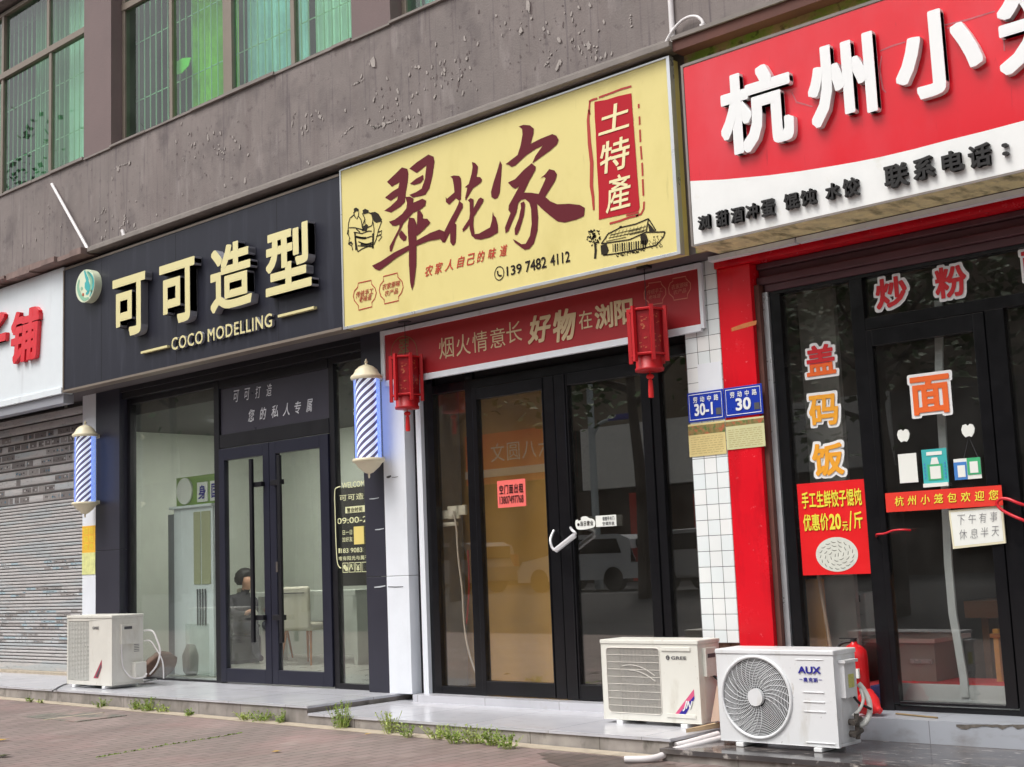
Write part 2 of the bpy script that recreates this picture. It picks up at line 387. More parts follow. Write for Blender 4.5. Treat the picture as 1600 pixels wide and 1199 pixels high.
M['granite'] = mat('wet_dark_granite', rgb(72, 69, 70), .14, var=.45, vscale=5, stretch=(.5, 3, 1))
layer(M['granite'], rgb(190, 184, 178), 11, .58, .68, .75, stretch=(.8, 3.5, 1))
layer(M['granite'], rgb(120, 112, 106), 3, .5, .7, .6, stretch=(.6, 2, 1), seed=3)
M['step'] = brick('grey_step_tile', rgb(168, 172, 180), rgb(162, 166, 174), rgb(120, 120, 124), .6, .6, .003, rot=(math.radians(90), 0, 0), offset=0, rough=.3, bump=.1, var=.06)
layer(M['step'], rgb(118, 114, 110), 4, .54, .74, .6, stretch=(1, 1, 1.6), seed=3)
layer(M['kerb'], rgb(104, 100, 92), 2.2, .48, .7, .6, stretch=(1.6, 1, .5), seed=8)
M['sand'] = mat('mortar_strip', rgb(176, 164, 146), .9, var=.2, vscale=12)
M['asphalt'] = mat('asphalt', (.06, .06, .062), .9, var=.2, vscale=4)
M['ac'] = mat('ac_enamel', rgb(222, 221, 212), .4, var=.03, vscale=3)
M['acgrey'] = mat('ac_enamel_cool', rgb(224, 226, 228), .35, var=.03, vscale=3)
M['acold'] = mat('ac_enamel_aged', rgb(216, 214, 206), .45, var=.06, vscale=4)
for k_ in ('ac', 'acgrey', 'acold'):
    layer(M[k_], rgb(176, 168, 148), 3.5, .54, .78, .55, stretch=(2, 2, .7), seed=2)
    layer(M[k_], rgb(150, 132, 108), 14, .66, .76, .6, stretch=(2, 2, .6), seed=7)
    layer(M[k_], rgb(120, 114, 106), 40, .68, .74, .5, seed=9)
M['dark'] = mat('dark_void', rgb(28, 27, 28), .8)
M['fan'] = mat('fan_blade', rgb(52, 52, 54), .5)
M['fin'] = brick('condenser_fins', rgb(120, 112, 106), rgb(128, 120, 114), rgb(70, 66, 62), .01, .05, .002, rot=(math.radians(90), 0, 0), offset=0, rough=.5, var=.15, vscale=6)
M['wire'] = mat('grille_wire', rgb(216, 212, 204), .4)
M['wirew'] = mat('grille_wire_white', rgb(222, 224, 226), .4)
M['blue'] = mat('house_plate_blue', rgb(24, 56, 170), .3, var=.05)
M['bluelogo'] = mat('blue_print', rgb(40, 36, 150), .4)
M['pinkp'] = mat('pink_print', rgb(214, 90, 130), .4)
M['greyp'] = mat('grey_print', rgb(80, 80, 84), .5)
M['paper_tan'] = mat('tan_paper', rgb(214, 196, 136), .7, var=.08, vscale=12)
M['paper_green'] = mat('pale_green_paper', rgb(206, 204, 156), .7, var=.06, vscale=12)
M['paper_white'] = mat('white_paper', rgb(232, 234, 228), .6)
M['paper_pink'] = mat('coral_paper', rgb(250, 108, 100), .6)
M['pic'] = mat('printed_picture', rgb(140, 120, 70), .6, var=.4, vscale=25)
layer(M['pic'], rgb(70, 110, 50), 18, .5, .6, .9)
layer(M['pic'], rgb(190, 90, 60), 22, .56, .64, .8, seed=6)
M['banner'] = mat('red_banner', rgb(166, 34, 40), .5, var=.06, vscale=1.5)
M['bannergold'] = mat('banner_gold_print', rgb(214, 190, 150), .5)
M['bannerthin'] = mat('banner_outline_print', rgb(200, 120, 100), .5)
M['lantern'] = mat('red_lantern_plastic', rgb(186, 22, 30), .45, var=.08, vscale=8)
M['lantern_dark'] = mat('red_lantern_panel', rgb(150, 18, 28), .35, var=.25, vscale=20)
M['goldfleck'] = mat('gold_print', rgb(186, 96, 66), .5, .1)
M['tassel'] = mat('red_tassel', rgb(214, 34, 34), .7)
M['cap'] = mat('ivory_cap', rgb(226, 216, 186), .4, var=.05)
M['led'] = mat('lit_white_stripe', (.86, .9, 1.0), .4, emit=.45)
M['ledblue'] = mat('lit_blue_panel', (.14, .27, .95), .4, emit=.6)
_n = M['ledblue'].node_tree; _t = _n.nodes.new('ShaderNodeTexCoord'); _z = _n.nodes.new('ShaderNodeTexNoise'); _z.inputs['Scale'].default_value = 70; _z.inputs['Detail'].default_value = 3
_n.links.new(_t.outputs['Object'], _z.inputs['Vector']); _r = _n.nodes.new('ShaderNodeValToRGB'); _n.links.new(_z.outputs['Fac'], _r.inputs[0])
_r.color_ramp.elements[0].position = .38; _r.color_ramp.elements[0].color = (.2, .33, .8, 1); _r.color_ramp.elements[1].position = .75; _r.color_ramp.elements[1].color = (.6, .75, 1, 1)
_n.links.new(_r.outputs[0], bsdf(M['ledblue']).inputs['Emission Color'])
M['ledink'] = mat('dark_spiral_stripe', rgb(116, 108, 142), .4)
M['clear'] = glass('clear_tube', (.93, .95, 1), 1.45, .02, .03)
M['shopglass'] = glass('shop_glass', (.93, .955, .93), 1.62, .0, .03)
M['shopglass2'] = glass('dark_shop_glass', (.92, .90, .85), 1.78, .0, .012)
M['noodleglass'] = glass('noodle_glass', (.9, .9, .88), 1.48, .0, .015)
M['frost'] = mat('grey_frosted_film', rgb(66, 64, 74), .3, var=.08, vscale=2)
M['vinyl'] = mat('cream_vinyl', rgb(226, 226, 180), .5)
M['vinylw'] = mat('white_vinyl', rgb(225, 226, 230), .5)
M['roomwhite'] = mat('salon_wall', rgb(190, 194, 184), .8, var=.04, vscale=2)
M['roomdark'] = mat('salon_ceiling', rgb(70, 70, 74), .8)
M['roomfloor'] = mat('salon_floor', rgb(160, 160, 152), .3, var=.06)
M['tanwall'] = mat('tan_room', rgb(212, 170, 90), .7, var=.12, vscale=1.5)
M['greyslab'] = mat('grey_room_wall', rgb(150, 150, 152), .8, var=.1)
M['wood'] = mat('brown_wood', rgb(186, 124, 66), .5, var=.25, vscale=3, stretch=(1, 1, 8))
M['woody'] = mat('yellow_wood', rgb(222, 168, 84), .5, var=.2, vscale=5)
M['browndark'] = mat('dark_room', rgb(72, 66, 62), .8, var=.2)
M['leather'] = mat('white_leather', rgb(222, 214, 196), .45)
M['blackleather'] = mat('black_leather', rgb(36, 34, 36), .45)
M['shutter'] = mat('grey_shutter', rgb(192, 189, 187), .55, .1, var=.15, vscale=3, stretch=(.6, 1, 4))
layer(M['shutter'], rgb(176, 182, 184), 1.2, .5, .58, .85, stretch=(.7, 1, 7))
layer(M['shutter'], rgb(130, 152, 162), 9, .6, .68, .5, stretch=(1.6, 1, 5), seed=4)
layer(M['shutter'], rgb(120, 116, 114), 12, .58, .66, .4, stretch=(1, 1, 3), seed=2)
M['notice_y'] = mat('yellow_notice', rgb(240, 184, 60), .6, var=.15, vscale=20)
M['conduit'] = mat('grey_conduit', rgb(190, 196, 200), .45)
M['conduitb'] = mat('blue_conduit', rgb(120, 160, 214), .45)
M['pvc'] = mat('white_pvc', rgb(226, 222, 222), .4, var=.05)
M['rubber'] = mat('black_cable', rgb(30, 30, 32), .6)
M['tape'] = mat('white_pipe_wrap', rgb(220, 220, 214), .6, var=.1, vscale=20, bump=.5)
M['brass'] = mat('dull_valve_metal', rgb(110, 104, 98), .45, .6, var=.3, vscale=30)
M['extred'] = mat('extinguisher_red', rgb(204, 24, 30), .25)
M['cone'] = mat('red_plastic', rgb(232, 40, 44), .4)
M['bluebox'] = mat('blue_box', rgb(56, 76, 140), .5)
M['cardboard'] = mat('beige_board', rgb(190, 164, 146), .8, var=.1)
M['stone'] = mat('rubble', rgb(150, 118, 100), .9, var=.5, vscale=16, bump=.8, bscale=20)
layer(M['stone'], rgb(60, 46, 40), 10, .5, .58, .9)
M['leaf'] = mat('weed_leaf', rgb(126, 154, 62), .6, var=.35, vscale=14)
M['leaf2'] = mat('weed_leaf_pale', rgb(166, 182, 96), .6, var=.3, vscale=14)
M['leafdark'] = mat('tree_leaf', rgb(62, 92, 34), .6, var=.4, vscale=3)
M['bark'] = mat('tree_bark', rgb(70, 60, 52), .9, var=.3, vscale=6, bump=.6)
M['dry'] = mat('dry_leaf', rgb(196, 160, 70), .7, var=.3, vscale=30)
M['orange'] = mat('orange_vinyl', rgb(236, 104, 34), .5)
M['amber'] = mat('amber_vinyl', rgb(240, 164, 40), .5)
M['redvinyl'] = mat('red_vinyl', rgb(206, 26, 36), .5)
M['posterred'] = mat('poster_red', rgb(228, 22, 28), .4, var=.04)
M['posteryellow'] = mat('poster_yellow_print', rgb(246, 226, 70), .5)
M['dump'] = mat('dumpling_dough', rgb(214, 216, 206), .6, var=.12, vscale=20)
M['teal'] = mat('teal_print', rgb(66, 176, 176), .45)
M['green'] = mat('green_print', rgb(66, 176, 120), .45)
M['bluep'] = mat('sky_blue_print', rgb(70, 130, 200), .45)
M['handle_red'] = mat('red_door_handle', rgb(206, 30, 44), .25)
M['chrome'] = mat('bright_steel', rgb(226, 226, 228), .3, .35)
M['skin'] = mat('skin', rgb(196, 150, 124), .6)
M['hair'] = mat('black_hair', rgb(24, 22, 22), .6)
M['cloth_dark'] = mat('dark_cloth', rgb(48, 46, 50), .85)
M['denim'] = mat('dark_trousers', rgb(40, 42, 54), .85)
M['greensheet'] = mat('bright_green_sheet', rgb(130, 220, 70), .5, var=.1, vscale=6)
M['cargray'] = mat('car_silver', rgb(196, 200, 204), .3, .2)
M['carglass'] = mat('car_glass', rgb(20, 22, 26), .05)
M['tyre'] = mat('tyre', rgb(24, 24, 24), .8)
M['taillight'] = mat('tail_light', rgb(160, 20, 26), .2)
M['oppwall'] = mat('opposite_wall', rgb(232, 230, 224), .8, var=.1)
M['oppdark'] = mat('opposite_shop_dark', rgb(74, 60, 50), .8, var=.2)
M['oppred'] = mat('opposite_red_board', rgb(226, 64, 40), .5)
M['lamp'] = mat('lamp_post_paint', rgb(190, 200, 204), .4, .2)

# ================================================================== SETTING
def zg(x): return -.15 - .0062 * (x + 1)
mb = MB()
xs = [-60, -9, 3.4, 12, 60]
for a, b in zip(xs, xs[1:]):
    mb.quad((a, -9, zg(max(-9, min(a, 5)))), (b, -9, zg(max(-9, min(b, 5)))), (b, 1.5, zg(max(-9, min(b, 5)))), (a, 1.5, zg(max(-9, min(a, 5)))))
struct(mb, 'pavement', M['pave'], loc=(0, 0, 0))
mb = MB(); mb.box(-60, 60, -9.15, -9, -.4, -.16)
struct(mb, 'kerb', M['kerb'])
mb = MB(); mb.quad((-90, -15, -.3), (90, -15, -.3), (90, -9.15, -.3), (-90, -9.15, -.3)); mb.quad((-90, -120, .25), (90, -120, .25), (90, -18, .25), (-90, -18, .25)); mb.quad((-90, -18, .25), (90, -18, .25), (90, -15, -.3), (-90, -15, -.3))
struct(mb, 'road', M['asphalt'], loc=(0, 0, 0))
# raised tiled platforms before the shops
PF = -1.15
mb = MB(); mb.box(-12, -.22, PF, .3, -.02, 0, 0); mb.box(-12, -.24, PF + .012, .3, -.4, -.02, 1)
struct(mb, 'salon_platform', [M['platform'], M['kerb']])
mb = MB(); mb.box(-.22, 3.42, PF, .3, -.078, -.058, 0); mb.box(-.24, 3.40, PF + .012, .3, -.4, -.078, 1)
struct(mb, 'produce_shop_platform', [M['platform'], M['kerb']])
mb = MB(); mb.box(.0, 3.32, -.17, .3, -.058, 0.004)
struct(mb, 'door_threshold', M['platform'])
GY = G(1255, 1187, -.1)[1]
mb = MB(); mb.box(3.43, 12, GY, .3, -.13, -.1, 0); mb.box(3.44, 12, GY + .02, .3, -.5, -.13, 1)
struct(mb, 'granite_platform', [M['granite'], M['kerb']])
mb = MB(); mb.box(3.66, 12, -.42, .4, -.1, .04)
struct(mb, 'noodle_shop_step', M['step'])
mb = MB(); mb.box(-12, 3.42, PF - .10, PF - .0, -.3, -.0)
for i, v in enumerate(mb.v):
    if v.z > -.2: v.z = zg(v.x) + (.012 if v.y > PF - .05 else .004)
struct(mb, 'mortar_strip', M['sand'])
_wet = brick('wet_paving', rgb(106, 92, 86), rgb(94, 84, 79), rgb(62, 56, 52), .21, .105, .006, rot=(0, 0, math.radians(90)), rough=.42, bump=.35, var=.2, vscale=2)
mb = MB(); ring_ = [G(px, py, -.168) for px, py in ((846, 1176), (900, 1177), (960, 1181), (1040, 1191), (1060, 1199), (1020, 1215), (940, 1212), (880, 1195), (850, 1186))]
rp = [p + Vector((rnd.uniform(-.02, .02), rnd.uniform(-.03, .03), 0)) for p in smooth_pts([Vector((p[0], p[1], 0)) for p in ring_ + ring_[:1]], 7)[:-1]]
mb.add([(p.x, p.y, zg(p.x) + .003) for p in rp], [tuple(range(len(rp)))[::-1]])
struct(mb, 'wet_patch', _wet, loc=(0, 0, 0))
mb = MB(); ck = []
for k in range(15): ck.append((1494 + 8*k, 1132.5 + rnd.uniform(-.5, 1)))
lo_ = [(px, py + rnd.uniform(2.5, 8)) for px, py in ck]
mb.poly([F(*p, -.4225) for p in ck] + [F(*p, -.4225) for p in lo_[::-1]], -.4225, 0)
struct(mb, 'broken_step_edge', mat('broken_mortar', rgb(104, 98, 92), .9, var=.5, vscale=25))
# patch of old grating in the paving
mb = MB(); ga = [G(40, 1122, -.135), G(110, 1132, -.135), G(185, 1116, -.135), G(130, 1108, -.135)]
gx = sum(p[0] for p in ga) / 4; gy = sum(p[1] for p in ga) / 4
mb.box(gx - .5, gx - .012, gy - .26, gy + .24, zg(gx) - .02, zg(gx) + .004); mb.box(gx + .012, gx + .46, gy - .24, gy + .26, zg(gx) - .02, zg(gx) + .004); mb.box(gx - .02, gx + .02, gy - .3, gy + .3, zg(gx) - .02, zg(gx) + .006, 1)
_dg = brick('drain_grating', rgb(118, 118, 108), rgb(126, 124, 114), rgb(98, 94, 88), .1, .05, .01, rough=.85, bump=.5, var=.3, vscale=5); layer(_dg, rgb(146, 126, 120), 4, .48, .6, .9)
mb.build('drain_cover', [_dg, M['sand']], label='grey green metal drain cover set flush in the brick paving', category='drain cover')

# ================================================================== BUILDING
bld = thing('apartment_building', 'mauve grey rendered building with green glass windows over three shops', 'building', (0, 0, 0))
WY = -.42
mb = MB(); mb.box(-12, 12, WY, .2, 4.87, 5.95); mb.build('wall', M['wall'], bld)
mb = MB(); mb.box(-12, 12, WY, .2, 8.55, 12); mb.build('wall', M['wall'], bld)
for a, b in ((-12, -8.7), (-5.02, -4.43), (-.285, .24), (4.2, 4.8), (8.4, 12)):
    mb = MB(); mb.box(a, b, WY - .004, .2, 5.95, 8.55); mb.build('pier', M['pier'], bld)
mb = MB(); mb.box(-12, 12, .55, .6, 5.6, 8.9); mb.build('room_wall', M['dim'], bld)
# mortar lips along the window sills, the drip ledge over the signs
mb = MB()
for a, b in ((-8.7, -5.02), (-4.43, -.285), (.24, 4.2)):
    x = a
    while x < b:
        x2 = min(b, x + rnd.uniform(.3, .8)); mb.box(x, x2, WY - rnd.uniform(.012, .03), WY + .1, 5.935, 5.95 + rnd.uniform(.006, .02)); x = x2
mb.box(-5.0, -4.43, WY - .02, WY, 5.925, 5.945); mb.box(-.28, .24, WY - .02, WY, 5.925, 5.945)
mb.build('window_ledge', M['ledge'], bld)
mb = MB(); mb.box(-5.2, 3.33, -.575, WY + .02, 4.75, 4.80)
mb.box(-5.2, 3.33, WY - .02, .1, 4.80, 4.875)
mb.build('drip_ledge', M['ledge'], bld, bevel=.006)
mb = MB()
x = -8.0
while x < -4.75:
    x2 = x + rnd.uniform(.25, .4); mb.box(x, x2 - .01, -.62 - rnd.uniform(0, .04), WY + .02, 4.74 + rnd.uniform(-.02, .02), 4.79 + rnd.uniform(-.01, .03)); x = x2
mb.build('broken_tile_ledge', mat('broken_ledge', rgb(132, 112, 106), .8, var=.3, vscale=6), bld)
mb = MB(); mb.box(3.33, 12, -.53, WY + .02, 4.72, 4.80, 0); mb.box(3.33, 12, -.55, WY + .02, 4.80, 4.83, 1)
mb.build('beam', [M['rust'], M['ledge']], bld)
mb = MB(); mb.box(3.34, 12, -.405, -.375, 3.24, 4.72); mb.build('mossy_wall', M['mosswall'], bld)
mb = MB(); mb.box(-12, 12, -.375, 4.6, 3.245, 4.87); mb.build('lintel', mat('soffit_board', rgb(92, 86, 88), .8, var=.1), bld)
# peeling chips on the spandrel, each with its shadow painted as a dark offset shape
mb = MB()
spots = [(583,98,9),(585,156,4),(640,183,3),(600,196,4),(826,10,9),(875,63,5),(920,72,6),(872,105,5),(655,175,5),(815,48,4),(905,12,3),(345,208,4),(365,215,3),(300,228,3),(185,265,5),(203,255,4),(352,290,3),(383,282,5),(375,230,4),(388,242,3),(165,330,3),(210,352,4),(195,338,3),(160,372,4),(192,365,4),(655,105,3),(695,110,3),(712,95,2),(500,183,4),(478,199,4),(505,186,3),(483,255,3),(620,155,3),(565,120,3),(605,123,3),(675,105,3),(680,152,3),(690,135,3),(645,150,3),(650,105,3),(875,98,4),(922,8,4),(893,22,3),(850,45,3),(540,173,3),(730,92,3)]
for (px, py, r) in spots:
    x, z = F(px, py, WY); r *= .0056
    n = rnd.randint(7, 11); el = rnd.uniform(.45, 1.0); sl = rnd.uniform(-.5, .5); ph = rnd.uniform(0, 6)
    pts = []
    for k in range(n):
        a = 2*math.pi*k/n; q = r * rnd.uniform(.6, 1.15)
        pts.append((x + q*el*math.cos(a) + q*sl*math.sin(a), z + q*math.sin(a)*1.25))
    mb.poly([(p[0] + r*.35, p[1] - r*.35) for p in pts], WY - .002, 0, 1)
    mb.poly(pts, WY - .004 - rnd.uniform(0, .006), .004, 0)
cl = [(180, 355, 45, 35), (210, 330, 60, 50), (345, 225, 55, 40), (300, 245, 50, 40), (480, 190, 45, 20), (605, 165, 40, 50), (670, 130, 45, 45), (700, 110, 40, 30), (640, 190, 40, 20), (870, 60, 70, 50), (920, 80, 60, 40), (800, 60, 90, 50), (60, 360, 60, 40)]
for k in range(300):
    c = rnd.choice(cl); px, py = rnd.gauss(c[0], c[2]*.55), rnd.gauss(c[1], c[3]*.55)
    x, z = F(px, py, WY)
    if not 4.89 < z < 5.9: continue
    r = .0065 * rnd.uniform(.5, 2.0); st = rnd.uniform(.7, 2.6); sl = rnd.uniform(-.6, .6)
    pts = [(x + r*math.cos(a)*rnd.uniform(.6,1.2) + sl*r*math.sin(a), z + r*st*math.sin(a)*rnd.uniform(.7,1.2)) for a in [2*math.pi*i/7 for i in range(7)]]
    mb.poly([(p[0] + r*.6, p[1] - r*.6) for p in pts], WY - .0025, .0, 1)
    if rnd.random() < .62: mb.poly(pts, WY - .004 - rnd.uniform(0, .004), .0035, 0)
for line in ([(545,137),(558,130),(570,124)], [(575,193),(585,199),(592,198),(608,192),(628,183)], [(535,212),(545,203),(552,197)], [(848,110),(860,88)], [(480,245),(483,268)], [(180,263),(192,258),(205,254)], [(152,348),(158,335),(163,325)], [(185,360),(195,345),(198,335)], [(915,70),(935,73)], [(985,25),(987,48)], [(335,232),(345,233),(350,250)]):
    for (p, q) in zip(line, line[1:]):
        n = 7
        for k in range(n):
            if rnd.random() < .25: continue
            u = k / n; x, z = F(p[0] + (q[0]-p[0])*u + rnd.uniform(-1, 1), p[1] + (q[1]-p[1])*u + rnd.uniform(-1, 1), WY); r = rnd.uniform(.006, .016)
            pts = [(x + r*math.cos(a_)*rnd.uniform(.6, 1.3), z + r*.7*math.sin(a_)*rnd.uniform(.6, 1.3)) for a_ in [2*math.pi*i/7 for i in range(7)]]
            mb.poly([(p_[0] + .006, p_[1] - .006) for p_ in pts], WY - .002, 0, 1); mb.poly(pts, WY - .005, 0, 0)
cp = mb.build('paint_chips', [M['chip'], M['chipshade']], bld); cp['kind'] = 'stuff'
# windows of the upper floor
GYW = -.25
def window(x0, x1, mull, upper, curt):
    fr = MB(); t = .045; Y0, Y1 = GYW - .035, GYW + .035
    z0, zt, z1 = 5.95, 7.62, 8.5
    fr.box(x0, x1, Y0, Y1, z0, z0 + .05); fr.box(x0, x1, Y0, Y1, z1 - .05, z1); fr.box(x0, x1, Y0 - .01, Y1, zt - .03, zt + .05)
    fr.box(x0, x0 + .06, Y0, Y1, z0 + .05, z1 - .05); fr.box(x1 - .05, x1, Y0, Y1, z0 + .05, z1 - .05)
    for m_, wd in mull: fr.box(m_ - wd/2, m_ + wd/2, Y0 + .003, Y1 - .003, z0 + .05, zt - .03)
    for m_ in upper: fr.box(m_ - .03, m_ + .03, Y0 + .003, Y1 - .003, zt + .05, z1 - .05)
    f = fr.build('window', M['frame_alu'], bld, bevel=.004)
    for (ms, za, zb) in (([m_[0] for m_ in mull], z0 + .05, zt - .03), (upper, zt + .05, z1 - .05)):
        ed = [x0 + .06] + list(ms) + [x1 - .05]
        for a, b in zip(ed, ed[1:]):
            off = rnd.uniform(-.012, .012)
            MB().quad((a, GYW + off, za), (b, GYW + off*.4, za), (b, GYW + off*.4, zb), (a, GYW + off, zb)).build('pane', M['gwin'], f)
    bars = MB(); x = x0 + .08
    while x < x1 - .05:
        bars.tube([(x, GYW + .14, z0), (x, GYW + .14, z1)], .0075, 6); x += .118
    for zz in (6.55, 7.25): bars.box(x0, x1, GYW + .148, GYW + .156, zz - .005, zz + .005)
    bars.build('security_bars', M['bars'], f)
    for (a, b, cm_) in curt:
        c = MB(); n = int((b - a) / .02)
        for i in range(n):
            xa = a + (b - a) * i / n; xb = a + (b - a) * (i + 1) / n
            ya = GYW + .22 + .03*math.sin(xa*38) + .015*math.sin(xa*91); yb = GYW + .22 + .03*math.sin(xb*38) + .015*math.sin(xb*91)
            c.quad((xa, ya, z0 - .1), (xb, yb, z0 - .1), (xb, yb, z1 + .1), (xa, ya, z1 + .1))
        c.build('curtain', M[cm_], f, smooth=True)  # the green and blue sheets stand in for reflections in the glass
window(-8.7, -5.02, ((-7.3, .06), (-6.07, .06)), (-7.3, -6.13), ((-6.0, -5.0, 'curtain'), (-6.9, -6.02, 'curtain_dark')))
window(-4.43, -.285, ((-3.45, .055), (-2.41, .15), (-1.33, .06)), (-3.45, -2.41, -1.33), ((-3.42, -2.5, 'backing_green'), (-2.35, -1.36, 'backing_blue'), (-1.3, -.3, 'curtain')))
window(.24, 4.2, ((1.5, .06), (2.8, .06)), (1.5, 2.8), ((.3, 2.5, 'backing_blue'),))
x, z = F(281, 105, GYW + .06)
mb = MB(); mb.poly([F(268,101,GYW+.06), F(285,91,GYW+.06), F(298,90,GYW+.06), F(294,103,GYW+.06), F(283,115,GYW+.06), F(269,118,GYW+.06)], GYW + .06, .01)
mb.build('plastic_sheet', M['greensheet'], label='bright green scrap of plastic sheet stuck inside an upper window pane', category='plastic sheet')
# shop pillars
PY = -.13
def pillar(name, x0, x1, z0, z1, m, y1=.05, **k):
    mb = MB(); mb.box(x0, x1, PY, y1, z0, z1); return mb.build(name, m, bld, bevel=.004, **k)
pillar('white_pillar', -5.54, -5.247, 0, 3.245, M['white'])
mb = MB()
for za, zb in ((0, 1.42), (1.424, 3.245)): mb.box(-5.245, -4.74, PY - .002, .05, za, zb)
mb.build('dark_pillar', M['darkpil'], bld, bevel=.003)
mb = MB()
for za, zb in ((0, 1.02), (1.024, 3.245)): mb.box(-.605, -.335, PY - .002, .05, za, zb)
mb.build('dark_pillar', M['darkpil'], bld, bevel=.003)
mb = MB()
for za, zb in ((0, 1.02), (1.024, 3.245)): mb.box(-.333, -.045, PY - .004, .08, za, zb)
mb.build('white_pillar', M['white'], bld, bevel=.003)
mb = MB(); mb.box(-.04, .035, -.02, .1, -.0, 3.245, 1); mb.box(.037, .10, -.07, .06, 0, 3.245, 0)
mb.build('door_jamb', [M['white'], M['black']], bld)
pillar('tiled_pillar', 3.012, 3.322, .47, 3.245, M['tile'])
MB().box(FX(1091, 590, PY), 3.319, PY - .004, PY - .0015, FZ(1110, 611, PY), FZ(1110, 567, PY)).build('plain_tile', M['white'], bld, bevel=.001)
mb = MB(); mb.box(3.02, 3.322, PY + .03, .05, -.06, .47)
for k in range(26):
    x = rnd.uniform(3.03, 3.3); z = rnd.uniform(-.05, .44); r = rnd.uniform(.015, .05)
    mb.box(x, x + r, PY + .03 - rnd.uniform(.004, .04), PY + .05, z, z + r * rnd.uniform(.5, 1.1))
mb.build('broken_masonry', M['stone'], bld, bevel=.004)
pillar('red_pillar', 3.326, 3.605, -.06, 3.158, M['redpil'])
mb = MB(); Yz = PY - .0075
for (p, q, wd_, mi_) in (((577, 780), (592, 778), .008, 0), ((586, 828), (600, 826), .010, 0), ((585, 918), (602, 915.5), .014, 0), ((604, 746), (611, 744), .022, 1), ((612, 746), (622, 745), .006, 1), ((606, 917), (630, 917), .008, 1)):
    mb.ribbon([F(p[0], p[1], Yz), F((p[0]+q[0])/2, (p[1]+q[1])/2 + .5, Yz), F(q[0], q[1], Yz)], Yz, wd_, mi_, taper=True)
mb.build('scuff_mark', [M['conduit'], M['greyp']], bld)
# noodle shop head: aluminium strip, red beam, maroon roller box
mb = MB(); mb.box(3.36, 4.07, -.285, -.22, 3.192, 3.226); mb.box(4.085, 12, -.285, -.22, 3.192, 3.226); mb.build('aluminium_strip', M['white'], bld)
mb = MB(); mb.box(3.326, 12, -.16, .05, 3.16, 3.242); mb.build('red_beam', M['redpil'], bld)
mb = MB(); mb.box(3.61, 12, -.05, .25, 3.115, 3.158); mb.box(3.61, 12, -.02, .25, 3.058, 3.115); mb.box(3.61, 12, -.06, .25, 3.0, 3.058); mb.box(3.66, 12, -.04, .25, 2.945, 3.0)
mb.build('roller_box', M['roller'], bld, bevel=.008)
mb = MB(); mb.box(3.606, 3.645, -.09, .06, .04, 2.998, 0); mb.box(3.647, 3.69, -.05, .06, .04, 2.943, 1)
mb.build('shutter_rail', [M['rust'], M['silver']], bld)
# rooms
mb = MB(); mb.box(-6.3, -.3, 3.2, 3.3, 0, 3.24); mb.box(-6.4, -6.3, .161, 3.3, 0, 3.24); mb.box(-6.4, -5.25, .115, .16, 0, 3.24); mb.box(-.32, -.26, .08, 3.2, 0, 3.24)
mb.build('salon_wall', M['roomwhite'], bld)
mb = MB(); mb.box(-6.3, -.32, .1, 3.2, 2.95, 3.243); mb.build('salon_ceiling', M['roomdark'], bld)
mb = MB(); mb.box(-6.3, -.32, .3, 3.2, -.05, .002); mb.build('salon_floor', M['roomfloor'], bld)
mb = MB()
mb.box(-4.85, -3.35, 1.25, 1.8, 2.915, 2.949)
mb.build('unseen_salon_lamp', mat('salon_fill_panel', (1, .98, .94), .5, emit=24), bld)  # unseen glowing panel, added behind the transom to brighten the salon
mb = MB(); mb.box(.17, 1.25, .42, .46, .003, 3.24, 0); mb.box(1.2, 3.3, 1.9, 1.95, .003, 3.24, 3); mb.box(1.2, 1.25, .461, 1.9, .003, 3.24, 3); mb.box(-.255, .17, .43, .47, 0, 3.24, 0); mb.box(3.25, 3.3, .1, 1.9, 0, 3.24, 3); mb.box(.02, .16, .1, .36, 0, 3.24, 1); mb.box(-.2, 3.25, .3, 2.0, -.05, .003, 2)
mb.build('produce_shop_room', [M['tanwall'], M['greyslab'], M['roomfloor'], M['browndark']], bld)
mb = MB(); mb.box(3.3, 12, 4, 4.1, 0, 3.24, 0); mb.box(3.45, 3.5, .1, 4, 0, 3.24, 0); mb.box(3.5, 12, .4, 4, -.05, .035, 0)
mb.box(3.70, 3.99, .35, .4, .036, 3.0, 1); mb.build('noodle_shop_room', [M['browndark'], mat('grey_inner_panel', rgb(170, 170, 168), .8, var=.1)], bld)

# ---------------------------------------------------------------- left shop: roller shutter
rsh = thing('roller_shutter', 'grey rolled down metal shutter covered in torn old stickers', 'shutter', (-8.7, .06, .03))
def rolling(x0, x1, y, z0, z1):
    z = z0 + .09; rows = []
    mb = MB(); mb.box(x0, x1, y - .02, y + .02, z0, z0 + .085)
    while z < z1:
        h = .112 if z > 2.05 else .04
        d = .014 if h > .1 else .010
        pr = [(y + .006, z), (y - d*.8, z + h*.12), (y - d, z + h*.4), (y - d*.8, z + h*.8), (y + .006, z + h*.9), (y + .006, z + h)]
        for (a, b, m_) in ((0, 1, 0), (1, 2, 0), (2, 3, 0), (3, 4, 1), (4, 5, 1)):
            mb.quad((x0, *pr[a]), (x1, *pr[a]), (x1, *pr[b]), (x0, *pr[b]), m_)
        rows.append((z, h, y - d)); z += h
    return mb, rows
mb, rows = rolling(-12, -5.542, .06, .03, 3.2)
mb.build('curtain', [M['shutter'], mat('shutter_groove', rgb(84, 80, 78), .8)], rsh)
st = MB()
bands = [(1.55, 2.9, .9), (1.22, 1.34, .85), (.92, 1.04, .8), (.62, .74, .9), (.48, .6, .9), (.36, .46, .8)]
